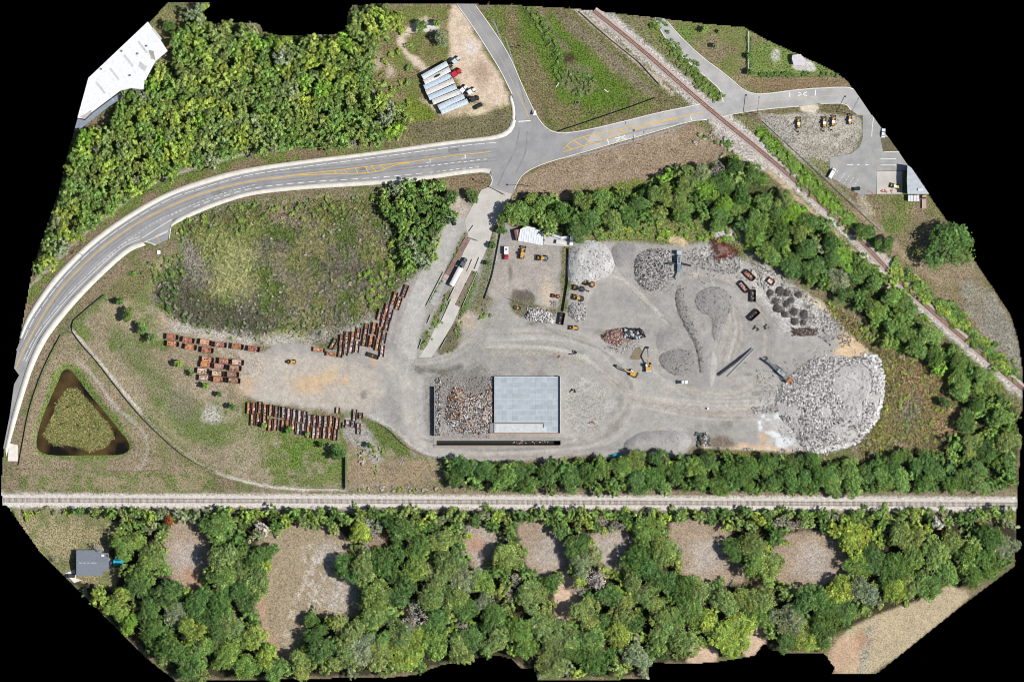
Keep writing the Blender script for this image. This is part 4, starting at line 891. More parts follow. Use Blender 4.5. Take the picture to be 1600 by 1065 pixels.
UNIQUE = [
 (577,818,12,'bare grey','northern of the pale bare trees at the edge of the wide clearing'),
 (590,838,15,'bare grey','largest bare tree between the wide clearing and the wood'),
 (572,856,11,'bare grey','southern bare tree at the east rim of the wide clearing'),
 (1222,812,13,'bare grey','western bare tree on the north rim of the eastern square clearing'),
 (1243,818,14,'bare grey','pale bare tree on the north rim of the eastern square clearing'),
 (730,826,10,'bare grey','bare tree north of the small clearing south of the trench'),
 (806,905,13,'bare grey','bare tree between clearings in the middle of the south wood'),
 (800,930,12,'bare grey','pale bare tree just south of another in the middle of the south wood'),
 (965,822,12,'bare grey','bare tree at the top of the clearing beside the pale bare trees'),
 (942,812,10,'bare grey','small bare tree by the hedge above the bare tree clearing'),
 (722,980,13,'bare grey','lone bare tree deep in the south wood'),
 (1390,830,10,'bare grey','bare tree among the eastern part of the south wood'),
 (150,232,9,'bare grey','small bare tree at the west edge of the north-west wood'),
 (548,225,9,'bare grey','bare tree at the southern edge of the north-west wood'),
 (1120,262,14,'bare grey','pale bare tree at the top of the belt near the level crossing'),
 (187,472,8,'dark green','round dark green tree on the lawn, northernmost of a curving line'),
 (204,490,12,'mid green','largest round tree in the curving line on the sandy lawn'),
 (224,512,10,'mid green','dense green tree third in the curving line west of the marsh'),
 (239,529,11,'olive green','leafy green tree just west of the first rusty containers'),
 (279,568,8,'yellow green','small yellow green tree on the lawn west of the container block'),
 (299,583,6,'mid green','smallest green tree beside the middle container rows'),
 (320,602,7,'bright green','small tree growing against the south side of the container block'),
 (342,616,6,'dark green','low dark bush between the container block and the long container rows'),
 (362,634,8,'dark green','dark green tree on the lawn near a pale stony patch'),
 (737,306,12,'dark green','round dark tree on the island beside the yard gate'),
 (700,346,6,'dark green','small dark tree beside the parked car at the gate'),
 (1352,360,17,'dark green','round dark green tree east of the diagonal railway, upper of a pair'),
 (1381,381,16,'dark green','round dark green tree east of the diagonal railway, lower of a pair'),
 (1484,384,36,'dark green','very large spreading tree standing alone in the eastern field'),
 (1476,632,13,'dark green','lone round tree in the tawny scrub east of the rubble'),
 (656,40,11,'mid green','tree beside the sandy loop track near the parked trailers'),
 (688,62,13,'grey green','tree inside the sandy loop north of the parked trailers'),
 (682,36,8,'mid green','small tree at the top of the sandy loop track'),
 (1101,47,7,'mid green','small tree on the grass north of the east road, leftmost'),
 (1124,50,4,'olive green','tiny sapling on the grass north of the east road'),
 (1118,72,6,'grey green','thin grey green sapling on the dry grass beside the north-east road'),
 (783,343,12,'dark green','dark tree on the east side of the drive by the gate'),
 (782,358,9,'dark green','middle dark tree in the row east of the drive'),
 (771,383,8,'dark green','dark tree third along the row east of the drive'),
 (762,411,5,'dark green','small dark tree at the south end of the row east of the drive'),
 (530,705,13,'dark green','dark tree at the top of the fence south of the long container rows'),
 (503,694,7,'dark green','small dark tree just below the long container rows'),
 (577,695,7,'dark green','small round tree on the lawn among grey brush'),
 (452,672,8,'dark green','dark bush touching the lower container row'),
 (480,678,6,'mid green','low green bush at the foot of the lower container row'),
 (412,664,7,'yellow green','yellow green bush growing between the westernmost containers'),
 (155,855,9,'bare grey','bare purplish tree beside the north side of the grey roofed house'),
 (86,874,6,'bare grey','small bare tree at the edge of the house yard'),
 (930,905,20,'bare grey','largest pale bare tree in the south wood'),
 (905,918,13,'bare grey','pale bare tree leaning over the sandy track in the south wood'),
 (1318,950,24,'dark green','big round dark tree standing at the corner of the south clearing'),
 (265,812,9,'rust brown','rust brown leaved tree beside the sandy opening south of the track'),
 (542,886,22,'dark green','large dark tree jutting into the wide south-west clearing'),
 (488,965,14,'dark green','dark tree at the bottom of the wide south-west clearing'),
 (418,866,17,'dark green','dark tree on the west rim of the wide clearing'),
 (972,900,10,'bright green','small vivid green tree between dark trees near the bare trees'),
 (865,912,17,'dark green','round tree south of the clearing with a dark shadow on its west side'),
 (265,40,10,'dark green','dark tree in the top corner beside the white roofed warehouse'),
 (1170,88,6,'dark green','dark clipped tree beside the white post in the north-east'),
 (1172,112,7,'dark green','dark bush at the end of the north-east hedge'),
 (1338,165,0,'','') , (920,735,0,'','')]
for u in UNIQUE:
    if u[2]: 
        px, py, r, c, lb = u
        small = r < 9
        tree(px, py, r, c, lb, None, 'bush' if 'bush' in lb else 'tree', 'bush' if 'bush' in lb else 'tree', protos=(CON if small and c != 'bare grey' else None), h=(r * M * 1.5 + .8) if small else None)
ZONES = [
 (W1, 'wood beside the curving road north-west', [('mid green',.36),('olive green',.22),('yellow green',.2),('grey green',.1),('bright green',.12)], (9, 17), 61),
 (W2, 'belt of trees between the yard and the diagonal railway', [('mid green',.38),('dark green',.32),('olive green',.14),('bright green',.08),('grey green',.08)], (10, 19), 62),
 (W3, 'belt of trees between the yard and the straight railway', [('dark green',.62),('mid green',.24),('olive green',.14)], (10, 19), 63),
 (W5, 'clump of trees west of the yard gate', [('dark green',.42),('mid green',.3),('grey green',.2),('bright green',.08)], (7, 14), 65),
 (W4, 'wood south of the straight railway', [('mid green',.3),('olive green',.2),('dark green',.16),('yellow green',.15),('grey green',.13),('bare grey',.02),('bright green',.04)], (11, 26), 64)]
cand = []
for zi, (poly, zname, mix, (r0, r1), seed) in enumerate(ZONES):
    rr = np.random.default_rng(seed); xs = [p[0] for p in poly]; ys = [p[1] for p in poly]
    acc = [(u[0], u[1], u[2]) for u in UNIQUE if u[2] and pip(poly, np.array([u[0]]), np.array([u[1]]))[0]]
    K = 30000 if zi in (0, 4) else 9000
    qx = rr.uniform(min(xs), max(xs), K); qy = rr.uniform(min(ys), max(ys), K)
    ok = sdist(poly, qx, qy)
    if zi == 4: ok = np.where(((qx - 184) / 27) ** 2 + ((qy - 874) / 27) ** 2 < 1, -99, ok)
    if zi == 1: ok = np.where((((qx - 872) / 30) ** 2 + ((qy - 372) / 15) ** 2 < 1) | (((qx - 830) / 26) ** 2 + ((qy - 366) / 16) ** 2 < 1), -99, ok)
    oe = sdist(OUTLINE, qx, qy)
    cd = np.full(K, -1e9)
    if zi == 4:
        for c in CL: cd = np.maximum(cd, sdist(c, qx, qy))
    big = np.sort(rr.uniform(0, 1, K))[::-1] ** 1.3
    names = [m_[0] for m_ in mix]; pr = np.array([m_[1] for m_ in mix]); pr /= pr.sum()
    zn = noise(qx, qy, 70, seed * 3)
    n0 = len(acc)
    A = np.array(acc, float).reshape(-1, 3)
    for k in range(K):
        r = r0 + (r1 - r0) * big[k]
        if zi == 4 and qy[k] < 825: r = min(r, 9 + 4 * big[k])
        if ok[k] < r * .45 - 2 or oe[k] < r * .9 or cd[k] > -r * .62: continue
        if len(A) and np.any((A[:, 0] - qx[k]) ** 2 + (A[:, 1] - qy[k]) ** 2 < ((A[:, 2] + r) * (.56 if zi == 0 else .62)) ** 2): continue
        A = np.vstack([A, (qx[k], qy[k], r)])
        ci = np.searchsorted(np.cumsum(pr), np.clip(rr.uniform(0, 1) * .55 + .45 * sstep(.3, .7, zn[k]), 0, .999))
        cand.append((qx[k], qy[k], r, names[min(ci, len(names) - 1)], zi, zname))
print('TREES', len(cand), [sum(1 for c in cand if c[4] == z) for z in range(5)])
cand.sort(key=lambda c: -c[2] * (1.12 if c[4] in (1, 2, 3) else 1.0))
NIND = 300 - sum(1 for u in UNIQUE if u[2])
LM = [(185,110,'the white roofed warehouse'),(130,300,'the sandy patch by the curving road'),(330,250,'the road verge bend'),(470,60,'the black notch in the survey edge'),(600,220,'the straight part of the road verge'),(690,135,'the tarped trailers'),
 (830,368,'the white office roof'),(923,405,'the large pale stone pile'),(1061,400,'the screening plant'),(1130,388,'the red-brown scrap heap'),(1110,172,'the level crossing'),(1352,360,'the pair of round trees'),(1235,480,'the dark tipped heaps'),(1320,520,'the sandy north-east yard corner'),(1440,600,'the tawny scrub'),(1560,600,'the east end of the diagonal track'),
 (1300,640,'the rubble field'),(1035,690,'the pale gravel bank'),(960,711,'the small turquoise tarp'),(779,691,'the loading trench'),(1200,700,'the pale puddled yard corner'),(1476,632,'the lone round tree in the scrub'),
 (145,878,'the grey roofed house'),(290,870,'the narrow sandy clearing'),(470,930,'the wide south-west clearing'),(585,850,'the grey brush patch'),(752,860,'the small clearing south of the trench'),(860,855,'the second clearing south of the yard'),(930,905,'the pale bare trees'),(955,860,'the clearing beside the bare trees'),
 (1105,865,'the large square clearing'),(1270,880,'the eastern square clearing'),(1440,960,'the pale south-east field'),(885,940,'the sandy track'),(1330,1020,'the sandy bottom corner'),(660,345,'the yard gate'),(700,1000,'the ragged south edge'),(1500,840,'the east end of the south wood'),(1100,1000,'the pinkish sandy gap')]
def near_words(px, py, r):
    d, x, y, n = min((math.hypot(px - a, py - b), a, b, n) for a, b, n in LM)
    o = int(((math.degrees(math.atan2(y - py, px - x)) + 22.5) % 360) // 45)
    return ('just ' if d < 45 else '' if d < 90 else 'well ') + ['east','north-east','north','north-west','west','south-west','south','south-east'][o] + ' of ' + n
for px, py, r, c, zi, zname in cand[:NIND]:
    kind = 'bare leafless' if c == 'bare grey' else c
    tree(px, py, r, c, f'{"large" if r > 19 else "mid-sized" if r > 15 else "small"} {kind} tree {near_words(px, py, r)}', f'trees of the {zname}', h=r * M * 1.25 + rng.uniform(2.5, 5.0))
def proto_arrays(n_cl, per, leaf, seed, **k): return leaf_cloud(n_cl, per, leaf, seed, **k)
LITE = [proto_arrays(40, 12, .1, 500 + s, flat_=.95) for s in range(5)]
def merge_trees(items, name, label, hfun=None):
    Vs, Fs, Cs = [], [], []; b = 0
    r = np.random.default_rng(77)
    tr = MB()
    for px, py, rad, c in items:
        V, F, C = LITE[r.integers(len(LITE))]; R = rad * M; a = r.uniform(0, 6.28); h = (hfun(R) if hfun else R * 1.25 + r.uniform(2, 4)); vr = min(R, h * .55)
        x = V[:, 0] * R * 1.18; y = V[:, 1] * R * 1.18
        W = np.stack([X(px) + x * math.cos(a) - y * math.sin(a), Y(py) + x * math.sin(a) + y * math.cos(a), V[:, 2] * vr + h - vr * 1.12], 1)
        Vs.append(W); Fs.append(F + b); Cs.append(C * np.array(lc(c)[:3])[None]); b += len(W)
        if h > 3: tr.bar((X(px), Y(py), 0), (X(px) + .2, Y(py), h * .7), .3, None, (.13, .1, .075))
    if tr.v:
        q = np.array([f for f in tr.f]); Vs.append(np.array(tr.v)); Fs.append(q + b); Cs.append(np.array(tr.c))
    me = np_mesh(name, np.vstack(Vs), np.vstack(Fs), fcol=np.vstack(Cs)); me.materials.append(M_LEAF)
    o = link(name, me); return tag(o, label, None, None, 'stuff')
rest = cand[NIND:]
for zi in range(5):
    it = [(c[0], c[1], c[2], c[3]) for c in rest if c[4] == zi]
    if it: merge_trees(it, 'woodland', f'smaller leafy trees filling the {ZONES[zi][1]}')
# undergrowth, hedges and scrub as masses
def fill_poly(poly, n, r0, r1, seed, holes=()):
    r = np.random.default_rng(seed); xs = [p[0] for p in poly]; ys = [p[1] for p in poly]; o = []
    x = r.uniform(min(xs), max(xs), n * 6); y = r.uniform(min(ys), max(ys), n * 6)
    ok = pip(poly, x, y) & (sdist(OUTLINE, x, y) > 4)
    for h in holes: ok &= ~pip(h, x, y)
    x, y = x[ok][:n], y[ok][:n]; return [(a, b, r.uniform(r0, r1)) for a, b in zip(x, y)]
def along(pts, n, spread, r0, r1, seed):
    r = np.random.default_rng(seed); L = np.array(pts, float); d = np.r_[0, np.cumsum(np.hypot(*np.diff(L, axis=0).T))]; t = r.uniform(0, d[-1], n)
    q = [(np.interp(a, d, L[:, 0]) + r.normal() * spread, np.interp(a, d, L[:, 1]) + r.normal() * spread, r.uniform(r0, r1)) for a in t]
    return [p for p in q if sdist(OUTLINE, np.array([p[0]]), np.array([p[1]]))[0] > 3]
def cols(items, names, seed):
    r = np.random.default_rng(seed); return [(a, b, c, names[r.integers(len(names))]) for a, b, c in items]
low = lambda R: R * .95 + .2
def bushes(items, names, seed, label, name='undergrowth'): merge_trees(cols(items, names, seed), name, label, low)
bushes(fill_poly(W1, 420, 4, 9, 1), ['mid green','olive green','yellow green'], 1, 'low bushes between the trees of the north-west wood')
bushes(fill_poly(W4, 420, 4, 9, 2, CL + [[(165,850),(208,850),(208,900),(165,900)]]), ['mid green','olive green','yellow green','grey green'], 2, 'low bushes between the trees of the south wood')
bushes(along([(30,800),(300,802),(700,800),(1100,802),(1585,803)], 230, 5, 3, 7, 3), ['olive green','yellow green','dark green','mid green'], 3, 'ragged hedge of low bushes lining the south side of the straight railway', 'shrubbery')
bushes(along([(1192,212),(1230,250),(1290,312),(1335,350)], 190, 5, 2.5, 5.5, 4), ['bright green','mid green','mid green'], 4, 'narrow green hedge between the diagonal railway and the gravel lot', 'shrubbery')
bushes(along([(1400,415),(1430,445),(1470,478),(1500,502),(1540,540),(1585,585)], 190, 6, 3, 7.5, 5), ['dark green','mid green','yellow green'], 5, 'scrubby hedge along the east side of the diagonal railway', 'shrubbery')
bushes(along([(1040,62),(1075,100),(1105,135),(1122,150)], 130, 6, 2, 4, 6) + along([(1020,38),(1035,32)], 8, 5, 3, 7, 60), ['mid green','dark green','olive green'], 6, 'green scrub between the diagonal railway and the north-east road', 'shrubbery')
bushes(along([(1172,60),(1172,115)], 24, 2.5, 2, 4.5, 7) + along([(1175,117),(1240,116),(1312,116)], 36, 1.5, 2, 4.5, 8), ['dark green'], 7, 'clipped dark hedge round the north-east garden', 'shrubbery')
bushes(along([(1095,208),(1120,218),(1140,232)], 26, 6, 2, 5, 9), ['dark green','mid green','bare grey'], 9, 'bushes beside the level crossing', 'shrubbery')
bushes(fill_poly([(900,350),(1000,345),(1100,338),(1170,370),(1200,400),(1150,385),(1090,372),(1000,372),(905,376)], 90, 2, 6, 10), ['bright green','olive green','mid green','yellow green'], 10, 'bright weeds along the northern rim of the yard')
bushes(fill_poly(scrub, 150, 1.5, 4.5, 11), ['yellow green','olive green','yellow green','grey green'], 11, 'tawny and yellow green scrub east of the rubble field')
bushes(fill_poly([(822,12),(840,12),(870,60),(885,110),(930,120),(930,148),(895,150),(868,120),(860,80)], 120, 1.8, 4.2, 12), ['mid green','dark green','dark green','olive green'], 12, 'bushes along the ditch in the grassy triangle')
bushes(fill_poly([(575,80),(640,30),(640,130),(640,190),(600,150)], 26, 3, 7, 13), ['olive green','mid green','yellow green'], 13, 'scattered bushes on the edge of the north-west wood')
bushes(fill_poly([(620,360),(665,365),(670,400),(650,420),(625,440),(600,400)], 60, 2.5, 6, 14) + fill_poly([(560,430),(620,400),(610,460),(580,480)], 30, 2, 5, 15), ['bright green','mid green','yellow green'], 14, 'bright green thicket at the east end of the marsh')
bushes(fill_poly([(270,352),(330,330),(400,318),(590,305),(600,340),(480,345),(300,380)], 70, 2, 5, 16), ['olive green','mid green','yellow green'], 16, 'weedy bushes along the north rim of the marsh')
bushes(fill_poly([(240,440),(270,420),(280,480),(330,512),(270,500)], 46, 2, 4.5, 17) + fill_poly([(330,480),(440,480),(560,480),(500,525),(360,520)], 60, 1.5, 3.5, 18), ['grey green','dark green','grey green'], 17, 'dull grey green scrub on the southern marsh')
bushes(fill_poly([(695,715),(740,722),(1490,715),(1495,765),(705,762)], 110, 3, 6, 19), ['dark green','olive green','mid green'], 19, 'low bushes under the southern tree belt')
bushes(along([(560,765),(640,766),(690,764)], 30, 2, 1.5, 3.2, 20) + fill_poly([(560,690),(600,700),(590,740),(560,720)], 24, 2, 4, 21), ['bare grey','yellow green','bare grey'], 20, 'grey brush and weeds on the lawn south of the yard')
bushes(fill_poly([(200,430),(240,405),(285,395),(300,430),(260,440)], 40, 2, 4.5, 22), ['olive green','mid green','dark green'], 22, 'bushes by the turning bay south of the curve')

OFH = [[(802,350),(850,350),(902,362),(902,390),(802,390)]]
bushes(fill_poly(W2, 420, 4, 9, 23, OFH), ['mid green','dark green','olive green','bright green'], 23, 'bushes filling the belt between the yard and the diagonal railway')
STRAW = [(325,430),(348,400),(350,385),(385,372),(408,400),(402,430),(396,458),(365,470),(338,458)]
bushes(fill_poly(marsh, 620, 1.0, 2.6, 24, [STRAW]), ['olive green','grey green','grey green','bare grey','mid green'], 24, 'low wiry shrubs dotted over the marsh', 'shrubbery')
bushes(along([(741,430),(732,462),(722,490),(712,520),(700,545)], 26, 3.5, 1.5, 3.6, 25) + along([(702,455),(694,480),(684,505),(664,532),(656,545)], 26, 3, 1.5, 3.2, 26) + along([(728,366),(705,410),(690,440),(668,478)], 22, 1.5, 1.2, 2.4, 27) + along([(752,478),(766,492),(750,498)], 12, 3, 1.5, 3, 28), ['mid green','olive green','bright green','grey green'], 25, 'weeds in the planted strips beside the weighbridge ramps', 'shrubbery')
# fine ground cover: tufts of grass and reeds
def tufts(name, poly, n, size, colours, seed, label, h=1.0, holes=(), dens=None, z0=0.0, lean=1.0, ground=.6):
    r = np.random.default_rng(seed); xs = [p[0] for p in poly]; ys = [p[1] for p in poly]
    x = r.uniform(min(xs), max(xs), n * 4); y = r.uniform(min(ys), max(ys), n * 4)
    ok = pip(poly, x, y) & (sdist(OUTLINE, x, y) > 2)
    for q in holes: ok &= ~pip(q, x, y)
    if dens is not None: ok &= noise(x, y, dens[0], seed + 5) > dens[1]
    x, y = x[ok][:n], y[ok][:n]; n = len(x); k = 3
    wx = np.repeat(X(x), k) + r.normal(size=n * k) * .25; wy = np.repeat(Y(y), k) + r.normal(size=n * k) * .25; N2 = n * k
    a = r.uniform(0, 6.28, N2); s = size * r.uniform(.5, 1.3, N2); hh = h * s * r.uniform(.6, 1.4, N2); ln = r.normal(size=(N2, 2)) * lean * s[:, None]
    ca, sa = np.cos(a) * s * .5, np.sin(a) * s * .5
    zb = np.full(N2, z0 - .15)
    V = np.stack([np.stack([wx - ca, wy - sa, zb], 1), np.stack([wx + ca, wy + sa, zb], 1), np.stack([wx + ca * .7 + ln[:, 0], wy + sa * .7 + ln[:, 1], zb + hh], 1), np.stack([wx - ca * .7 + ln[:, 0], wy - sa * .7 + ln[:, 1], zb + hh], 1)], 1).reshape(-1, 3)
    C = np.array([lin(c) for c in colours])[np.repeat(r.integers(len(colours), size=n), k)]
    gi = np.clip(((x - GX0) / GS).astype(int), 0, NX - 1); gj = np.clip(((y - GY0) / GS).astype(int), 0, NY - 1)
    C = (C * (1 - ground) + np.repeat(col[gj, gi], k, 0) * ground * 1.15) * r.uniform(.45, 1.75, N2)[:, None]
    me = np_mesh(name, V, np.arange(N2 * 4).reshape(-1, 4), fcol=C); me.materials.append(M_LEAF)
    return tag(link(name, me), label, None, None, 'stuff')
tufts('marsh_grass', marsh, 17000, .7, [(132,128,108),(110,118,78),(98,104,72),(160,152,138),(94,108,56),(80,84,64)], 31, 'tangled grey and green marsh grass in the oval basin', .5, z0=-.4, lean=1.3, ground=.85)
tufts('reeds', [(120,606),(150,640),(172,665),(178,682),(165,698),(140,705),(110,695),(85,696),(68,680),(80,655),(92,625),(105,608)], 14000, .32, [(216,200,140),(190,184,116),(136,152,84),(100,124,62),(222,196,152),(86,108,54),(150,160,96)], 32, 'straw and green reed bed in the middle of the triangular pond', .8, z0=-.75, lean=1.2, ground=0, dens=(9, .27))
tufts('scrub_grass', scrub, 5500, .7, [(170,152,104),(150,150,80),(186,160,126),(120,118,80)], 33, 'dry tawny grass east of the rubble field', .7)
tufts('lawn_weeds', lawn, 8000, .4, [(150,146,110),(112,126,70),(170,160,140),(98,108,70)], 34, 'short weedy grass on the south-west lawn', .4)
tufts('verge_grass', se, 3500, .4, [(168,146,126),(130,116,92),(184,166,146),(112,104,76)], 35, 'dry brown verge grass south of the eastern road', .4)
tufts('field_grass', tri, 4500, .45, [(108,126,58),(140,128,100),(92,112,48)], 36, 'rough grass on the green triangle between the roads', .4)
tufts('field_grass', field, 3500, .45, [(150,138,110),(118,124,72),(172,158,134)], 37, 'rough dry grass on the eastern field', .4)
# ------------------------------------------------------------------ stockpiles
def hmound(poly, h, edge, lump, seed, peaks=None):
    def f(px, py):
        d = sdist(poly, px, py)
        t = np.clip(d / edge, 0, 1) if peaks is None else np.clip(d / edge, 0, 1)
        return np.where(d > 0, h * (1 - (1 - t) ** 1.5), 0) * (1 - lump + 2 * lump * noise(px, py, 12, seed)) - .12 * (d < 1)
    return f
def mound(name, label, cat, poly, h, c, edge=14, lump=.25, seed=1, step=1.5, mat=None, kind=None, var=.12, group=None):
    poly = smooth(poly, 2, True); f = hmound(poly, h, edge, lump, seed)
    xs = [p[0] for p in poly]; ys = [p[1] for p in poly]; ax = np.arange(min(xs) - 2, max(xs) + 2, step); ay = np.arange(min(ys) - 2, max(ys) + 2, step)
    A, B = np.meshgrid(ax, ay); A = A + (noise(A, B, 4, seed + 1, 1) - .5); Zm = f(A, B)
    ins = sdist(poly, A, B) > -1.2; fmk = ins[:-1, :-1] & ins[1:, :-1] & ins[:-1, 1:] & ins[1:, 1:]
    r = np.random.default_rng(seed); Zm = Zm + np.where(Zm > .1, r.normal(size=Zm.shape) * .06 * min(1, h), 0)
    id_ = np.arange(A.size).reshape(A.shape); j, i = np.nonzero(fmk)
    F = np.stack([id_[j, i], id_[j + 1, i], id_[j + 1, i + 1], id_[j, i + 1]], 1)
    used, inv = np.unique(F, return_inverse=True); F = inv.reshape(F.shape)
    cx, cy = np.mean(xs), np.mean(ys)
    V = np.stack([X(A).ravel() - X(cx), Y(B).ravel() - Y(cy), Zm.ravel()], 1)[used]
    vc = (lin(c)[None] * (1 + var * 3 * (noise(A, B, 16, seed + 3).ravel() - .5) + r.normal(size=A.size) * var * .6)[:, None])[used]
    me = np_mesh(name, V, F, vcol=np.clip(vc, .01, .9)); me.materials.append(mat or M_PILE)
    o = link(name, me); o.location = P(cx, cy); tag(o, label, cat, group, kind); return o, f
M_PILE = mk('crushed_stone', .95, 0, 2.6, .38, detail=3, bump=.5)
def chunks(name, poly, n, smin, smax, colours, seed, hf=None, label=None, cat=None, parent=None, flat_=.7, dens=None, edge=None, aspect=(0.6, 1.6), kind='stuff', loc0=(0, 0), hole=None):
    r = np.random.default_rng(seed); xs = [p[0] for p in poly]; ys = [p[1] for p in poly]
    x = r.uniform(min(xs), max(xs), n * 6); y = r.uniform(min(ys), max(ys), n * 6); ok = sdist(poly, x, y) > -1
    if dens is not None: ok &= noise(x, y, dens[0], seed + 5) > dens[1]
    if hole is not None: ok &= ~pip(hole, x, y)
    x, y = x[ok][:n], y[ok][:n]; n = len(x)
    s = smin + (smax - smin) * r.uniform(0, 1, n) ** 2.2
    base = np.array([(a, b, c) for c in (-1, 1) for b in (-1, 1) for a in (-1, 1)], float)
    V = base[None] * (.5 + r.uniform(-.16, .10, (n, 8, 3)))
    asp = r.uniform(aspect[0], aspect[1], n)
    V = V * np.stack([s * asp, s / np.sqrt(asp), s * flat_ * r.uniform(.4, 1.1, n)], 1)[:, None, :]
    a, b_, c_ = r.uniform(0, 6.28, n), r.normal(size=n) * .45, r.normal(size=n) * .45
    ca, sa, cb, sb, cc, sc_ = np.cos(a), np.sin(a), np.cos(b_), np.sin(b_), np.cos(c_), np.sin(c_)
    x1, y1, z1 = V[..., 0], V[..., 1], V[..., 2]
    y2 = y1 * cc[:, None] - z1 * sc_[:, None]; z2 = y1 * sc_[:, None] + z1 * cc[:, None]
    x3 = x1 * cb[:, None] + z2 * sb[:, None]; z3 = -x1 * sb[:, None] + z2 * cb[:, None]
    x4 = x3 * ca[:, None] - y2 * sa[:, None]; y4 = x3 * sa[:, None] + y2 * ca[:, None]
    z0 = (hf(x, y) if hf else np.zeros(n)) + s * .12
    W = np.stack([x4 + X(x)[:, None] - loc0[0], y4 + Y(y)[:, None] - loc0[1], z3 + z0[:, None]], 2).reshape(-1, 3)
    q = np.array([(0, 2, 3, 1), (4, 5, 7, 6), (0, 1, 5, 4), (2, 6, 7, 3), (0, 4, 6, 2), (1, 3, 7, 5)])
    F = (np.arange(n)[:, None, None] * 8 + q[None]).reshape(-1, 4)
    C = np.array([lin(c) for c in colours])[r.integers(len(colours), size=n)] * r.uniform(.75, 1.2, n)[:, None]
    me = np_mesh(name, W, F, fcol=np.repeat(np.clip(C, .01, .85), 6, 0)); me.materials.append(M_ROCK)
    o = link(name, me, parent)
    if kind: o['kind'] = kind
    if label: o['label'] = label
    return o
WHITES = [(214,210,206),(190,186,182),(170,166,162),(228,226,222),(150,146,142)]
GREYS = [(150,146,142),(128,124,120),(172,168,164),(100,98,96)]
def pile(name, label, poly, h, c, colours=None, n=0, smin=.3, smax=.9, **k):
    o, f = mound(name, label, 'pile', poly, h, c, **k)
    if n: chunks('stones', smooth(poly, 2, True), n, smin, smax, colours or WHITES, k.get('seed', 1) + 50, f, parent=o, loc0=(o.location.x, o.location.y))
    return o
pile('gravel_pile', 'large pale crushed stone pile beside the fenced compound', [(892,385),(905,378),(925,375),(945,380),(960,400),(960,420),(950,432),(930,440),(905,445),(886,440),(886,410)], 2.6, (206,205,202), WHITES, 900, .2, .6, seed=11, edge=18)
pile('gravel_pile', 'darker low gravel heap between the pale pile and the broken concrete', [(955,382),(985,378),(1000,390),(990,408),(970,420),(955,410)], 1.0, (156,153,150), seed=12, edge=16)
pile('rubble_pile', 'speckled broken concrete and asphalt pile west of the screening plant', [(1000,390),(1050,388),(1052,420),(1050,440),(1035,452),(1010,455),(993,440),(990,415)], 1.0, (172,169,165), WHITES + GREYS + [(60,58,56),(48,46,44),(52,50,50)], 2300, .2, .75, seed=13, edge=14, lump=.4)
pile('gravel_pile', 'rounded dark grey millings mound in the middle of the yard', [(1090,455),(1115,445),(1140,455),(1146,480),(1138,492),(1128,510),(1118,540),(1112,520),(1112,495),(1092,488),(1084,470)], 1.1, (158,155,151), GREYS, 500, .2, .5, seed=14, edge=26)
pile('gravel_pile', 'curving windrow of dark millings west of the conveyor', [(1055,450),(1068,455),(1072,480),(1080,500),(1092,525),(1098,550),(1100,585),(1093,580),(1090,555),(1082,530),(1066,505),(1056,480)], .6, (150,147,143), GREYS, 500, .2, .7, seed=15, edge=6)
pile('gravel_pile', 'small pale grey heap north of the two excavators', [(1025,520),(1040,512),(1065,516),(1072,535),(1050,545),(1025,550)], .8, (164,161,157), seed=16, edge=16)
pile('gravel_pile', 'dark speckled gravel heap east of the two excavators', [(1026,555),(1050,546),(1080,545),(1086,560),(1078,580),(1058,590),(1035,575)], 1.0, (152,149,145), GREYS + [(80,78,74)], 350, .2, .5, seed=17, edge=18)
pile('gravel_pile', 'long pale gravel bank at the southern rim of the yard', [(990,680),(1010,672),(1065,672),(1083,685),(1075,700),(1055,711),(1020,708),(985,706),(970,695)], 2.2, (176,173,170), WHITES, 500, .15, .4, seed=18, edge=14)
pile('gravel_pile', 'fan shaped mound under the tip of the conveyor', [(1100,560),(1116,545),(1122,570),(1112,612),(1100,590)], .7, (184,181,177), seed=19, edge=12)
big_rubble = [(1225,595),(1250,575),(1270,560),(1300,556),(1330,560),(1360,556),(1378,580),(1380,620),(1368,660),(1345,685),(1320,698),(1290,706),(1265,705),(1248,690),(1240,668),(1215,650),(1212,620)]
o, fbig = mound('rubble_field', 'wide field of broken pale concrete at the east end of the yard', 'rubble', big_rubble, 1.6, (196,193,189), edge=30, lump=.35, seed=21, step=2)
chunks('concrete_chunks', smooth(big_rubble, 2, True), 19000, .2, 1.0, WHITES + WHITES + [(236,234,232),(236,234,232),(226,224,222),(140,136,132),(84,80,78)], 71, fbig, parent=o, loc0=(o.location.x, o.location.y), dens=(24, .385), hole=[(1318,572),(1345,566),(1362,580),(1362,610),(1345,632),(1318,628),(1300,605),(1305,585)])
chunks('concrete_chunks', [(1195,600),(1225,575),(1262,545),(1300,546),(1345,546),(1385,560),(1390,620),(1372,675),(1340,700),(1290,715),(1255,708),(1225,690),(1205,650)], 3400, .15, .6, WHITES + [(140,136,132)], 70, fbig, label='pale dusty fragments spilling round the rim of the rubble field', dens=(13, .48))
chunks('stones', [(1105,385),(1200,420),(1250,450),(1330,520),(1330,545),(1300,540),(1240,500),(1190,460),(1150,430),(1090,420),(1065,395)], 2600, .2, .8, WHITES + GREYS, 72, label='scattered pale stones along the north-east rim of the yard', dens=(16, .42))
chunks('stones', [(985,400),(1120,400),(1130,440),(1060,460),(985,455)], 700, .15, .6, WHITES + [(70,68,66)], 73, label='loose stones around the screening plant')
chunks('stones', [(1180,570),(1225,560),(1240,600),(1215,640),(1190,640),(1185,610)], 500, .15, .6, GREYS + WHITES, 74, label='loose stones west of the rubble field', dens=(14, .5))
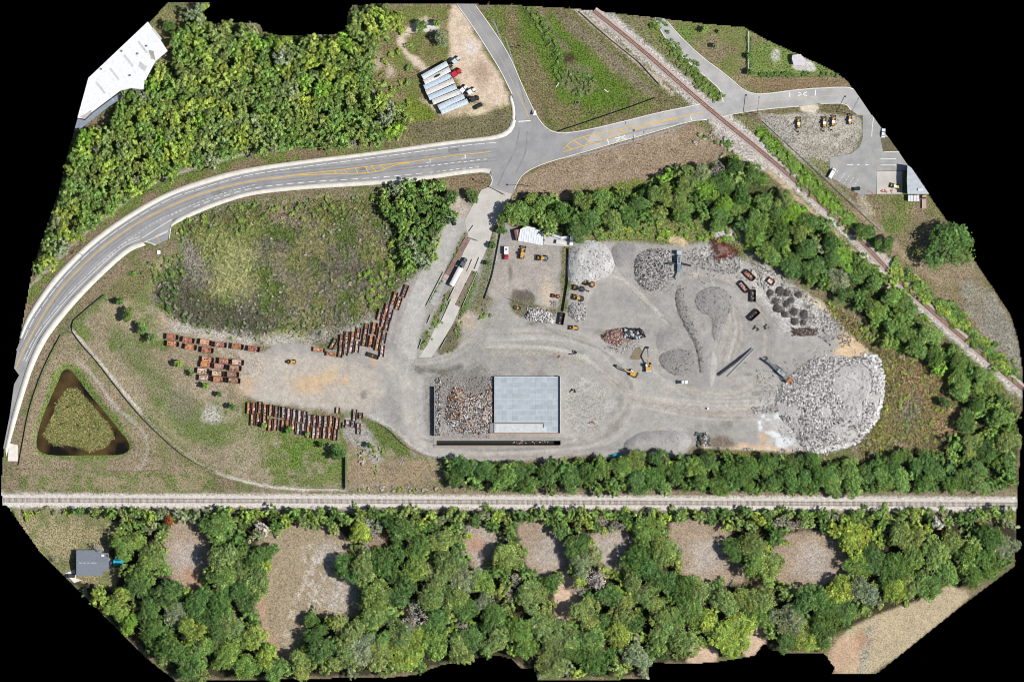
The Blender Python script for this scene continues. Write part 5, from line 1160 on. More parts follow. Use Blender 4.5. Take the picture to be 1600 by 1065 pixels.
chunks('stones', [(1175,636),(1215,634),(1218,642),(1180,646)], 220, .2, .7, GREYS + WHITES + [(60,58,56)], 75, label='short line of dark stones west of the rubble field')
chunks('stones', [(1190,180),(1345,180),(1344,235),(1296,245),(1262,262),(1195,195)], 900, .1, .45, WHITES + [(96,92,86)], 76, label='loose stones scattered over the eastern gravel lot')
chunks('stones', [(790,395),(1180,500),(1150,640),(1000,680),(640,690),(640,560),(780,480)], 500, .1, .3, GREYS + WHITES, 78, label='small loose stones on the open yard')
chunks('stones', [(560,765),(690,762),(700,722),(640,710),(570,735)], 350, .15, .5, WHITES, 79, label='pale stones on the lawn edge by the haul road', dens=(14, .55))
pile('rubble_pile', 'white broken concrete blocks heaped beside the black container', [(822,490),(832,480),(850,482),(866,492),(867,502),(855,505),(835,500),(820,497)], 1.3, (150,146,140), WHITES + [(236,234,230),(236,234,230)], 420, .3, 1.1, seed=22, edge=7)
pile('rubble_pile', 'square patch of small white rubble south of the wheel loader', [(888,473),(915,473),(917,490),(912,502),(900,503),(888,490)], 1.0, (184,181,177), WHITES + [(90,88,86)], 420, .3, .9, seed=23, edge=8)
# riprap rim, each boulder on its own
BO = []
r = np.random.default_rng(5)
for s in range(6):
    b = MB(); V = np.array([(a, bb, c) for c in (-1, 1) for bb in (-1, 1) for a in (-1, 1)], float) * (.5 + r.uniform(-.16, .08, (8, 3)))
    b.add(V, [(0, 2, 3, 1), (4, 5, 7, 6), (0, 1, 5, 4), (2, 6, 7, 3), (0, 4, 6, 2), (1, 3, 7, 5)], (1, 1, 1)); o = b.build('boulder', M_ROCK); BO.append(o.data); bpy.data.objects.remove(o)
rim_l = smooth([(1358,556),(1372,556),(1376,580),(1380,610),(1376,640),(1362,662),(1345,684),(1325,695),(1300,700),(1275,706)], 2)
L = np.array(rim_l); d = np.r_[0, np.cumsum(np.hypot(*np.diff(L, axis=0).T))]; placed = []
for k in range(900):
    t = r.uniform(0, d[-1]); w = 7 if t < d[-1] * .6 else 4
    x = np.interp(t, d, L[:, 0]) + r.uniform(-w, 3); y = np.interp(t, d, L[:, 1]) + r.uniform(-3, 3); s = r.uniform(3.2, 6.5) * (1 if t < d[-1] * .5 else .75)
    if any((x - a) ** 2 + (y - b) ** 2 < ((s + c) * .40) ** 2 for a, b, c in placed): continue
    placed.append((x, y, s))
    if len(placed) > 115: break
for x, y, s in placed:
    o = link('boulder', BO[r.integers(6)]); o.location = P(x, y, s * M * .22); o.scale = (s * M * 1.15, s * M * .85, s * M * .6); o.rotation_euler = (r.normal() * .15, r.normal() * .15, r.uniform(0, 3.1)); k = float(lin((236,234,230))[0] * r.uniform(.8, 1.1)); o.color = (k, k, k * .97, 1)
    side = 'east' if y < 640 else 'south-east' if y < 680 else 'south'; big_ = 'large' if s > 5 else 'mid-sized' if s > 4 else 'small'
    tag(o, f'{big_} pale concrete boulder on the {side} rim of the rubble field', 'boulder', 'concrete slabs lining the rim of the rubble field')
# dark brush and mulch heaps
HEAP_LB = {(1203,458):'westernmost of the dark brown tipped heaps',(1212,470):'second dark brown tipped heap from the west',(1219,455):'dark brown tipped heap nearest the squarish container',(1229,458):'dark heap in the northern row of tipped heaps, second from its east end',(1215,482):'oval dark tipped heap at the south-west of the cluster',(1228,475):'dark tipped heap in the centre of the cluster, lower',(1236,468):'dark tipped heap in the centre of the cluster, upper',(1226,490):'dark tipped heap at the lowest point on the west side of the cluster',(1240,487):'round dark tipped heap south of the cluster centre',(1247,460):'dark tipped heap at the north-east corner of the cluster',(1256,491):'easternmost dark tipped heap, above the long ragged heap',(1241,502):'dark tipped heap above the west end of the long ragged heap',(1255,504):'dark tipped heap above the middle of the long ragged heap'}
for x, y, rr_ in ((1203,458,7),(1212,470,7),(1219,455,8),(1229,458,7),(1215,482,8),(1228,475,6),(1236,468,6),(1226,490,7),(1240,487,8),(1247,460,7),(1256,491,8),(1241,502,7),(1255,504,6)):
    pl = [(x + rr_ * math.cos(a) * r.uniform(.8, 1.15), y + rr_ * math.sin(a) * r.uniform(.75, 1.1)) for a in np.linspace(0, 6.28, 9)[:-1]]
    o, f = mound('millings_heap', HEAP_LB[(x, y)], 'heap', pl, 1.0, (92,86,82), edge=6, seed=int(x), var=.2, group='dark tipped heaps at the north-east rim')
    chunks('fragments', smooth(pl, 1, True), 70, .15, .55, [(96,88,84),(70,64,60),(130,124,120)], int(x), f, parent=o, loc0=(o.location.x, o.location.y))
o, f = mound('scrap_heap', 'long dark brown ragged heap at the north-east rim', 'heap', [(1236,515),(1255,512),(1275,514),(1276,522),(1258,525),(1240,523)], 1.0, (100,90,84), edge=6, seed=88, var=.2)
chunks('fragments', [(1236,513),(1276,512),(1278,523),(1238,525)], 380, .2, .8, [(96,84,80),(64,56,54),(160,150,146),(120,92,80)], 881, f, parent=o, loc0=(o.location.x, o.location.y))
# red-brown scrap steel heap
o, f = mound('scrap_steel_heap', 'tangled red-brown scrap steel heap at the northern rim', 'heap', [(1112,374),(1125,378),(1145,388),(1150,395),(1135,402),(1122,404),(1115,390)], 1.2, (150,120,108), edge=8, seed=89, var=.2)
b = MB()
for k in range(560):
    x, y = r.uniform(1108, 1156), r.uniform(370, 408)
    if sdist([(1108,370),(1128,374),(1150,388),(1158,400),(1138,404),(1120,408),(1114,392)], np.array([x]), np.array([y]))[0] < 0: continue
    a = r.uniform(0, 6.28); Ln = r.uniform(.6, 2.4); z = r.uniform(.2, 1.6)
    b.bar((X(x) - o.location.x, Y(y) - o.location.y, z), (X(x) - o.location.x + math.cos(a) * Ln, Y(y) - o.location.y + math.sin(a) * Ln, z + r.normal() * .3), .18, .14, tuple(lin((124,62,54)) * r.uniform(.35, 1.3)))
s_ = b.build('steel_bars', M_RUST0, o); s_['kind'] = 'stuff'
# demolition debris against the building
deb = [(700,620),(712,600),(722,612),(740,620),(755,615),(768,605),(771,620),(771,672),(765,676),(730,678),(712,672),(698,662),(696,645)]
o, fdeb = mound('debris_pile', 'mixed construction debris pile heaped against the west side of the panelled building', 'pile', deb, 1.4, (138,130,122), edge=20, lump=.55, seed=24, var=.25)
DC = [(178,174,170),(196,192,188),(216,214,212),(90,86,84),(186,136,100),(156,108,78),(190,150,118),(110,84,66),(222,218,214),(232,232,232),(236,236,236),(170,166,162),(130,158,184),(200,204,208),(60,54,50),(44,40,38),(150,132,114),(206,188,162),(214,204,192)]
chunks('rubbish', smooth(deb, 1, True), 6000, .15, .9, DC, 241, fdeb, parent=o, loc0=(o.location.x, o.location.y), aspect=(.5, 3.2), flat_=.4)
chunks('rubbish', [(700,625),(715,605),(730,620),(722,650),(700,660)], 700, .2, 1.0, [(186,136,100),(156,108,78),(176,170,164),(120,84,64)] + [(196,128,82)], 242, fdeb, parent=o, loc0=(o.location.x, o.location.y), aspect=(.5, 2.4), flat_=.4)
chunks('fragments', [(688,590),(771,588),(771,612),(745,620),(715,604),(700,640),(696,664),(720,680),(765,681),(765,685),(690,685)], 1100, .1, .5, WHITES + [(186,136,100),(156,108,78),(176,170,164),(120,84,64)] + [(90,84,80)], 243, label='small fragments strewn north of the debris pile')
chunks('fragments', [(680,590),(688,590),(687,680),(680,680)], 420, .15, .8, WHITES + [(70,66,62),(50,48,46),(90,84,78)], 244, label='strip of dark rubble along the foot of the west wall')
chunks('fragments', [(765,590),(771,590),(771,620),(766,620)], 160, .2, .8, WHITES + DC, 245, label='narrow strip of fragments north-west of the panelled building')
chunks('fragments', [(800,688),(856,688),(856,693),(800,693)], 50, .2, .8, WHITES + [(186,136,100),(156,108,78),(176,170,164),(120,84,64)], 246, lambda x, y: x * 0 - 4.2, label='rubbish lying in the loading trench')
o, f = mound('mixed_pile', 'oval pile of red brick rubble and black rubber scrap in the yard', 'pile', [(938,527),(945,518),(965,513),(978,512),(1005,516),(1008,526),(990,530),(975,535),(968,542),(950,535)], 1.4, (150,126,112), edge=8, lump=.4, seed=25, var=.2)
chunks('bricks', [(938,527),(945,518),(968,512),(978,514),(976,532),(967,542),(950,536)], 1500, .15, .6, [(186,120,100),(160,92,76),(206,196,188),(110,70,60),(90,90,86),(220,214,208)], 251, f, parent=o, loc0=(o.location.x, o.location.y), aspect=(.6, 2.2))
chunks('rubber_scraps', [(976,514),(1004,516),(1008,526),(992,529),(978,528)], 200, .5, 1.6, [(40,40,44),(52,52,58),(64,62,64),(190,200,206)], 252, f, parent=o, loc0=(o.location.x, o.location.y))
chunks('stones', [(940,540),(960,540),(995,530),(1005,535),(1000,545),(975,552),(955,548)], 220, .15, .6, WHITES + [(50,50,50)], 253, label='white and black fragments south of the red brick pile')
o, f = mound('rubbish_pile', 'small heap of grey and green rubbish at the southern rim of the yard', 'pile', [(1088,680),(1098,677),(1108,685),(1105,693),(1092,693)], 1.1, (120,118,116), edge=6, seed=26)
chunks('rubbish', [(1087,677),(1102,676),(1110,688),(1106,696),(1090,696)], 220, .3, 1.5, [(110,110,108),(60,60,60),(200,200,200),(60,130,110),(140,100,80)], 261, f, parent=o, loc0=(o.location.x, o.location.y), aspect=(.5, 2.5))
chunks('stones', [(1160,700),(1290,700),(1340,720),(1180,708)], 300, .2, .9, WHITES, 262, label='pale stones along the southern rim of the yard', dens=(12, .5))
# puddle
flat('puddle', smooth([(983,560),(988,552),(995,540),(1003,545),(1004,556),(1000,562),(990,562)], 2, True), .006, mk_road('muddy_water', (132,120,96), (140,128,104), .3), 'muddy brown puddle by the red brick pile')

# ------------------------------------------------------------------ roll-off containers
def make_container(L, Wd, H, idx):
    t = thing('container', 'x', 'container')
    w = .09; dk = tuple(lin((84,64,56)))
    b = MB(); b.box((0, 0, .22), (L - .1, Wd - .1, .12), (1, 1, 1)); b.build('floor', M_RUST, t, tint=(1, 1, 1, 1))
    for s in (-1, 1):
        b = MB(); b.box((0, s * (Wd / 2), .2 + H / 2), (L, w, H), dk); b.box((0, s * (Wd / 2), .2 + H), (L + .1, .17, .12), tuple(lin((128,98,84))))
        n = max(3, int(L / .9))
        for k in range(n + 1): b.box((-L / 2 + L * k / n, s * (Wd / 2 + .1), .2 + H / 2), (.1, .1, H * .94), dk)
        b.build('side_wall', M_RUST, t)
    b = MB(); b.box((-L / 2, 0, .2 + H / 2), (w, Wd, H), dk); b.box((-L / 2, 0, .2 + H), (.16, Wd, .12), dk); b.build('end_wall', M_RUST, t)
    b = MB(); b.box((L / 2, 0, .2 + H / 2), (w, Wd, H), dk); b.box((L / 2 + .08, 0, .2 + H * .5), (.08, .12, H), dk); b.box((L / 2 + .08, 0, .2 + H * .75), (.08, Wd * .9, .1), dk); b.build('gate', M_RUST, t)
    b = MB()
    for s in (-1, 1): b.box((0, s * Wd * .3, .08), (L, .14, .16), dk)
    b.build('skid_rails', M_RUST, t)
    return t
CPROT = {}
def cont_proto(L, Wd, H):
    k = (L, Wd, H)
    return k in CPROT, k
CCOL = {'orange rust': (214,146,98), 'red rust': (184,118,98), 'brown': (166,132,112), 'pale pink': (226,194,180), 'dusty grey': (196,190,186), 'black': (58,54,52), 'salmon': (216,162,136), 'white strewn': (208,180,168)}
LOADR = np.random.default_rng(17)
used = {}
def container(px, py, rz, colour, label, L=6.4, Wd=2.5, H=1.3, load=None):
    k = (L, Wd, H)
    if k not in CPROT:
        CPROT[k] = make_container(*k, 0); t = CPROT[k]; t.location = P(px, py); t.rotation_euler = (0, 0, rz); t['label'] = label; t['group'] = 'rusty roll-off containers'
        recolor(t, L4(CCOL[colour]))
    else:
        jc = LOADR.uniform(.75, 1.2, 3) * LOADR.uniform(.85, 1.1); c0 = L4(CCOL[colour]); rz += LOADR.normal() * .018
        t = dup(CPROT[k], P(px + LOADR.normal() * .35, py + LOADR.normal() * .5), rz, label, 'rusty roll-off containers', color=(c0[0] * jc[0], c0[1] * (jc[1] * .4 + jc[0] * .6), c0[2] * (jc[2] * .5 + jc[0] * .5), 1))
        wk = float(LOADR.uniform(.6, 1.7)); [setattr(c, 'color', (wk, wk * LOADR.uniform(.85, 1.1), wk * LOADR.uniform(.85, 1.1), 1)) for c in t.children if not c.get('tintable')]
        for c in list(t.children):
            if c.name.startswith('load'): bpy.data.objects.remove(c)
    if colour == 'black':
        for c in t.children:
            if not c.get('tintable'): c.color = (.25, .25, .27, 1)
    n = LOADR.integers(0, 4)
    if load is None and n == 0 and colour != 'white strewn': return t
    if colour == 'white strewn': load = [(236,234,230),(228,226,222),(90,86,82)]
    b = MB(); cl = [(224,218,212),(90,70,60),(190,120,90),(60,52,48),(170,160,150)] if load is None else load
    for _ in range(int(LOADR.integers(5, 16))):
        s = LOADR.uniform(.15, .6); b.box((LOADR.uniform(-L / 2 + .6, L / 2 - .6), LOADR.uniform(-Wd / 2 + .4, Wd / 2 - .4), .3 + s * .2), (s * 1.5, s, s * .4), tuple(lin(cl[LOADR.integers(len(cl))])), rz=LOADR.uniform(0, 3))
    lo = b.build('scraps', M_ROCK, t); lo['kind'] = 'stuff'
    return t
ORD = ['first','second','third','fourth','fifth','sixth','seventh','eighth','ninth','tenth','eleventh','twelfth','thirteenth','fourteenth','fifteenth','sixteenth','seventeenth','eighteenth']
def row(items, text):
    for i, it in enumerate(items):
        px, py, rz, c = it[:4]; kw = it[4] if len(it) > 4 else {}
        container(px, py, math.radians(rz), c, f'{c} {"floored " if c not in ("black",) else ""}container, {ORD[i]} {text}', **kw)
Hh = dict(L=6.2, Wd=2.6, H=1.75)
row([(269.3,526.1,-7,'red rust',Hh),(295,530.6,-9,'red rust',Hh),(321.6,534.7,-8,'salmon',Hh),(345,537.7,-7,'red rust',Hh),(371.5,541.4,-7,'orange rust',Hh),(396.3,545.6,-7,'red rust',Hh)], 'from the west in the upper row beside the marsh')
row([(269.8,537.2,-6,'orange rust',Hh),(298.2,541.9,-8,'orange rust',Hh),(323.9,546.4,-7,'red rust',Hh)], 'from the west in the second row beside the marsh')
row([(324.5,561.7,-6,'salmon',Hh),(322.8,570,-6,'orange rust',Hh),(317.7,578.8,-4,'pale pink',Hh),(320.2,591,-3,'white strewn',Hh)], 'from the north in the west column of the container block')
row([(351.5,564.2,-6,'red rust',Hh),(343.4,573,-5,'salmon',Hh),(340.8,582.8,-4,'pale pink',Hh),(342.5,592.8,-2,'orange rust',Hh)], 'from the north in the middle column of the container block')
row([(371.8,566.2,-6,'white strewn',Hh),(367.8,574.9,-5,'salmon',Hh),(364.7,584.7,-4,'brown',Hh),(366.4,594.4,-3,'brown',Hh)], 'from the north in the east column of the container block')
Vv = dict(L=5.8, Wd=2.0, H=1.1)
def c3(x, y): return (370 + x / 7.27, 610 + y / 7.27)
up = [(140,200),(203,205),(268,198),(328,225),(392,228),(458,240),(535,245),(600,262),(655,275),(718,300),(782,305),(832,345),(895,340),(953,345),(1015,350),(1080,355),(1140,372)]
lo = [(183,325),(250,322),(318,345),(382,392),(450,392),(530,405),(580,400),(648,408),(705,435),(765,440),(820,470),(882,480),(937,480),(1003,480),(1062,490),(1125,510)]
cu = ['orange rust','red rust','orange rust','orange rust','salmon','brown','dusty grey','pale pink','dusty grey','dusty grey','dusty grey','dusty grey','brown','pale pink','dusty grey','orange rust','pale pink']
cl_ = ['salmon','brown','salmon','orange rust','salmon','salmon','orange rust','salmon','dusty grey','dusty grey','orange rust','dusty grey','salmon','pale pink','orange rust','brown']
row([(*c3(x, y), 86, c, Vv) for (x, y), c in zip(up, cu)], 'from the west in the upper packed row')
row([(*c3(x, y), 86, c, Vv) for (x, y), c in zip(lo, cl_)], 'from the west in the lower packed row')
Sm = dict(L=3.0, Wd=1.9, H=.9)
for (x, y), c, k, lb in (((1150,225),'pale pink',Sm,'short pale container standing alone north-east of the packed rows'),((1342,245),'dusty grey',Sm,'short grey container at the top of the eastern straggle'),((1338,318),'dusty grey',Sm,'short grey container second in the eastern straggle'),
    ((1408,290),'brown',Sm,'short brown container at the east side of the straggle'),((1265,362),'white strewn',Sm,'short container full of white rubbish east of the packed rows'),((1325,382),'dusty grey',Sm,'short grey container at the foot of the eastern straggle'),
    ((1388,400),'pale pink',Sm,'pale short container below the brown one by the yard kerb'),((1385,462),'dusty grey',Sm,'southernmost short container by the yard kerb'),((1216,392),'brown',dict(L=2.6, Wd=1.3, H=.8),'narrow brown bin just east of the packed rows')):
    container(*c3(x, y), math.radians(86), c, lb, **k)
def d3(x, y): return (480 + x / 7.605, 430 + y / 7.605)
Dd = dict(L=5.9, Wd=2.05, H=1.05)
D = [((140,885),-8,'orange rust',Dd,'orange container lying west to east, westernmost of the marsh edge stack'),((298,935),-8,'orange rust',Dd,'orange container lying west to east beside the slanted dark one'),((312,815),60,'red rust',Dd,'dark red container slanted steeply at the west end of the marsh edge stack'),
 ((410,780),82,'red rust',Dd,'red rust container at the west end of the upright rows, upper one'),((403,910),82,'brown',Dd,'brown container at the west end of the upright rows, lower one'),((472,738),80,'red rust',Dd,'upper container in the second upright column of the marsh edge stack'),
 ((465,890),82,'dusty grey',Dd,'grey lower container in the second upright column of the marsh edge stack'),((545,735),82,'orange rust',Dd,'upper container in the third upright column of the marsh edge stack'),((530,862),82,'white strewn',Dd,'white strewn lower container in the third upright column'),
 ((615,700),80,'orange rust',Dd,'bright rust upper container in the fourth upright column'),((598,850),82,'pale pink',Dd,'pale lower container in the fourth upright column'),((710,640),80,'red rust',Dd,'red rust upper container in the fifth upright column'),((680,780),82,'orange rust',Dd,'lower container in the fifth upright column of the marsh edge stack'),
 ((802,635),80,'orange rust',dict(L=6.2,Wd=2.5,H=1.35),'wide orange container above another in the sixth upright column'),((768,792),80,'orange rust',dict(L=6.2,Wd=2.5,H=1.35),'wide orange container at the foot of the sixth upright column'),
 ((838,830),80,'orange rust',Dd,'southernmost container of the long seventh column'),((868,690),80,'orange rust',Dd,'second container from the south in the long seventh column'),((908,548),78,'salmon',Dd,'third container from the south in the long seventh column'),((950,405),76,'red rust',Dd,'northernmost container of the long seventh column'),
 ((895,895),84,'white strewn',Dd,'southernmost container at the haul road edge of the stack'),((916,742),82,'dusty grey',Dd,'grey container second from the south along the haul road'),((958,592),78,'brown',Dd,'third container from the south along the haul road'),((992,468),76,'pale pink',Dd,'pale container fourth from the south along the haul road'),
 ((862,465),76,'salmon',Dd,'salmon container standing out on the marsh side of the stack'),((1040,275),72,'orange rust',dict(L=6.6,Wd=2.05,H=1.05),'weed grown container nearest the marsh at the north end of the stack'),((1090,335),72,'orange rust',dict(L=6.6,Wd=2.05,H=1.05),'container with yellow scraps near the north end of the stack'),
 ((1165,192),70,'red rust',dict(L=6.6,Wd=2.05,H=1.05),'northernmost red rust container of the marsh edge stack'),((780,955),-18,'black',dict(L=6.2,Wd=2.0,H=.8),'black container lying across the south foot of the marsh edge stack')]
for (x, y), a, c, k, lb in D: container(*d3(x, y), math.radians(a), c, lb, **k)
for px, py, a, c, k, lb in ((877.6,497.7,80,'black',dict(L=6.2,Wd=2.7,H=1.35),'black container between the two white rubble piles'),(1172.3,430.6,-43,'red rust',Hh,'red rust container with scraps at the north-east rim'),(1163.4,447.9,-48,'pale pink',Hh,'pale floored container touching the black one in the north-east'),
    (1176.4,461.7,90,'black',dict(L=6.2,Wd=2.7,H=1.35),'black upright container touching the pale one in the north-east'),(1205,439.4,-38,'pale pink',dict(L=3.6,Wd=2.6,H=1.35),'short squarish brown rimmed container by the tipped heaps'),(1178.6,492.2,42,'black',Hh,'dark slanted container loaded with scrap south of the tipped heaps')):
    container(px, py, math.radians(a), c, lb, **k)
# ------------------------------------------------------------------ panelled building and its walls
r = np.random.default_rng(99)
t = thing('flat_roofed_building', 'large low building with a pale blue-grey roof of square panels beside the debris pile', 'building', P(824, 632))
ox, oy = X(824), Y(632)
def rect(px0, py0, px1, py1): return ((X(px0) + X(px1)) / 2 - ox, (Y(py0) + Y(py1)) / 2 - oy, abs(px1 - px0) * M, abs(py1 - py0) * M)
cx, cy, w, h = rect(772.5, 588, 876, 675.5)
b = MB(); b.box((cx, cy, 1.0), (w, h, 2.0), tuple(lin((204,210,214)))); b.build('wall', M_CONC, t)
xs_ = np.arange(773.5, 872.6, 9.0); ys_ = np.arange(588.8, 675, 8.6)
pm = None; inset = (772, 660, 850, 674)
for i in range(11):
    for j in range(10):
        x0 = 773.4 + 9.0 * i; y0 = 588.7 + 8.6 * j
        if x0 + 4 < inset[2] and y0 + 2 > inset[1]: continue
        if pm is None:
            bb = MB(); bb.box((0, 0, 0), (2.83, 2.70, .1), (1, 1, 1)); o = bb.build('roof_panel', M_SLAB, t, tint=(1, 1, 1, 1)); pm = o.data
        else: o = link('roof_panel', pm, t); o['tintable'] = 1
        o.location = (X(x0 + 4.5) - ox, Y(y0 + 4.3) - oy, 2.03 + r.uniform(-.012, .012))
        nz = float(noise(np.array([x0 * 3]), np.array([y0 * 3 - 600]), 40, 5)[0]); k = .72 + .5 * nz + r.uniform(-.05, .05)
        c = lin((176,185,192)); o.color = (float(c[0] * k), float(c[1] * k), float(c[2] * k), 1)
cx, cy, w, h = rect(874, 587.5, 876.3, 676.5); b = MB(); b.box((cx + .2, cy, 1.75), (.35, h, 3.5), tuple(lin((214,214,212)))); b.build('parapet', M_CONC, t)
cx, cy, w, h = rect(766, 675.5, 874, 676.8); b = MB(); b.box((cx, cy, 1.15), (w, .4, 2.3), tuple(lin((170,130,108)))); b.build('parapet', M_CONC, t)
cx, cy, w, h = rect(774, 662, 848, 673); b = MB(); b.box((cx, cy, 1.05), (w, h, 2.1), tuple(lin((206,209,210)))); b.build('ledge', M_CONC, t)
cx, cy, w, h = rect(766, 660, 849, 661.6); b = MB(); b.box((cx, cy, 1.2), (w, .4, 2.4), tuple(lin((128,118,110)))); b.box((X(849.5) - ox, Y(664.5) - oy, 1.2), (.25, 2.4, 2.4), tuple(lin((120,122,124)))); b.build('low_wall', M_CONC, t)
cx, cy, w, h = rect(765, 661.5, 774, 675); b = MB(); b.box((cx, cy, .7), (w, h, 1.4), tuple(lin((150,148,146)))); b.build('step', M_CONC, t)
# west retaining wall, block by block
t = thing('retaining_wall', 'tall grey concrete block wall standing west of the debris pile', 'wall', P(679, 640))
for k in range(8):
    b = MB(); b.box((0, Y(604 + k * 9.6 + 4.8) - Y(640), 1.35 + r.uniform(-.1, .1)), (.55, 3.14, 2.8), tuple(lin((150,146,142)) * r.uniform(.85, 1.1)), bev=.05); b.build('concrete_block', M_CONC, t)
# trench: concrete lining and dark floor
t = thing('loading_trench', 'long narrow dark trench south of the debris pile and building', 'trench', P(779, 691.5)); ox, oy = X(779), Y(691.5)
TL = (194 * M, 7 * M)
for nm, c, d in (('trench_floor', (0, 0, -4.3), (TL[0] + 1, TL[1] + 1, .2)),):
    b = MB(); b.box(c, d, tuple(lin((44,46,46)))); b.build(nm, M_CONC, t)
for s in (-1, 1):
    b = MB(); b.box((0, s * (TL[1] / 2 + .75), -2.1), (TL[0] + 3, 1.6, 4.34), tuple(lin((164,158,150)))); b.build('trench_wall', M_CONC, t)
    b = MB(); b.box((s * (TL[0] / 2 + .75), 0, -2.12), (1.6, TL[1] + .02, 4.3), tuple(lin((164,158,150)))); b.build('trench_wall', M_CONC, t)
b = MB(); b.box((-1, -TL[1] / 2 - .2, .35), (TL[0] + 1, .3, .55), tuple(lin((120,100,88)))); b.build('kerb_rail', M_CONC, t)

# ------------------------------------------------------------------ warehouse NW
def roofed(name, label, poly, h, roofc, wallc, cat='building', seams=None, roof_th=.25):
    cx = sum(p[0] for p in poly) / len(poly); cy = sum(p[1] for p in poly) / len(poly)
    t = thing(name, label, cat, P(cx, cy)); loc = [(X(a) - X(cx), Y(c) - Y(cy)) for a, c in poly]
    b = MB(); b.prism([(p[0] * .985, p[1] * .985) for p in loc], 0, h, tuple(lin(wallc))); b.build('wall', M_METAL, t)
    b = MB(); b.prism(loc, h, h + roof_th, tuple(lin(roofc))); b.build('roof', M_ROOF, t)
    return t, (X(cx), Y(cy))
wp = [(231,34),(246,55),(262,80),(243,96),(226,128),(224,140),(205,138),(188,142),(143,176),(133,186),(121,184),(138,122)]
t, (ox, oy) = roofed('warehouse', 'warehouse with a bright white roof cut by the wood at the north-west corner', wp, 8.0, (240,243,246), (150,156,164))
for k in range(6):
    a = (150 + k * 13, 118 - k * 11.5); b = MB(); b.bar((X(a[0]) - ox, Y(a[1]) - oy, 8.27), (X(a[0] + 28 + k * .5) - ox, Y(a[1] + 40) - oy, 8.27), .16, .06, tuple(lin((218,222,226)))); b.build('roof_seam', M_ROOF, t)
for k in range(5): a = (142 + k * 7, 150 - k * 4); b = MB(); b.bar((X(150 + k * 22) - ox, Y(128 - k * 21) - oy, 8.27), (X(164 + k * 22) - ox, Y(146 - k * 21) - oy, 8.27), 1.1, .03, tuple(lin((206,206,202)))); b.build('stained_strip', M_ROOF, t)
for x, y in ((190,80),(215,84),(158,108),(203,118),(229,72)):
    b = MB(); b.box((X(x) - ox, Y(y) - oy, 8.5), (.9, .9, .5), tuple(lin((120,120,122)))); b.build('roof_vent', M_METAL, t)
for pl, c in ((([(232,78),(240,80),(243,94),(236,92)]), (168,158,148)), ([(218,96),(230,104),(226,112),(216,104)], (196,198,198)), ([(124,183),(133,178),(142,172),(143,176),(133,186)], (190,184,176))):
    b = MB(); b.prism([(X(a) - ox, Y(c_) - oy) for a, c_ in pl], 8.25, 8.27, tuple(lin(c))); b.build('stained_patch', M_ROOF, t)
roofed('wall_stand_in', 'low grey slab standing in for the south wall face of the white warehouse', [(121,186),(133,188),(144,177),(186,146),(195,150),(168,168),(128,200),(117,200)], 3.2, (138,148,162), (110,116,126), 'shed')  # low block standing in for the warehouse's grey wall, hidden from straight above
# ------------------------------------------------------------------ house SW
def gable(t, x0, y0, x1, y1, h, rise, c, name='roof', wallc=(190,186,178)):
    b = MB(); b.box(((x0 + x1) / 2, (y0 + y1) / 2, h / 2), (x1 - x0 - .8, y1 - y0 - .8, h), tuple(lin(wallc))); b.build('wall', M_CONC, t)
    ym = (y0 + y1) / 2; th = .15
    for s, nm in ((y0, 0), (y1, 1)):
        b = MB(); v = [(x0, s, h), (x1, s, h), (x1, ym, h + rise), (x0, ym, h + rise)]; v2 = [(a, bb, z + th) for a, bb, z in v]
        f = [(0, 1, 2, 3), (4, 5, 6, 7), (0, 1, 5, 4), (1, 2, 6, 5), (2, 3, 7, 6), (3, 0, 4, 7)]; b.add(v + v2, f, tuple(lin(c))); b.build(name, M_SHING, t)
M_SHING = mk('asphalt_shingle', .95, 0, 3.0, .35, detail=3, bump=.4)
t = thing('house', 'house with a dark grey shingle roof at the south-west edge', 'house', P(145, 878))
gable(t, -8.6, -6.9, 5.0, 6.4, 2.8, 1.6, (130,138,148)); gable(t, 5.0, -4.8, 8.4, 4.9, 2.7, 1.1, (130,138,148))
b = MB()
for k, x in enumerate((-6.4, -4.3, -2.2, -.2, 1.2)): b.box((x, -.25, 4.58), (1.3, .25, .12), tuple(lin((240,240,240))))
b.build('ridge_vent', M_ROOF, t); b = MB(); b.box((5.2, 3.6, 3.6), (1.5, 1.1, .7), tuple(lin((240,240,238)))); b.build('chimney', M_ROOF, t)
t = thing('turquoise_tarp', 'bright turquoise tarpaulin canopy beside the grey roofed house', 'tarp', P(184, 873))
b = MB(); b.prism([(-2.2, -3.2), (.5, -3.6), (2.6, -2.6), (3.6, -.6), (1.8, .6), (2.6, 3.0), (1.6, 3.6), (-.2, 2.0), (-2.3, -.8)], 1.7, 2.0, tuple(lin((20,186,204)))); b.build('canopy', M_CLOTH, t)
b = MB(); [b.cyl((x, y, .85), .06, 1.7, 6, col=(.4, .4, .4)) for x, y in ((-1.8, -2.6), (2.2, -1.8), (1.4, 2.4), (-1.2, .2))]; b.build('leg', M_DARK, t)
b = MB(); b.box((0, 0, .5), (2.4, 1.8, 1.0), tuple(lin((64,62,120))), bev=.1); b.box((.3, .2, 1.08), (1.2, .9, .2), tuple(lin((90,88,150)))); o = b.build('covered_spa', M_CLOTH); o.location = P(175, 879); o.rotation_euler = (0, 0, .5); tag(o, 'dark blue covered box between the house and the turquoise tarp', 'box')
tri_fill('driveway', [(X(a), Y(b)) for a, b in [(100,896),(117,889),(119,903),(128,906),(116,910),(108,902)]], .02, M_SIDE, 'pale driveway slab beside the grey roofed house')
t = thing('parked_car', 'dark car on the driveway beside the house', 'car', P(110, 899), math.radians(0))
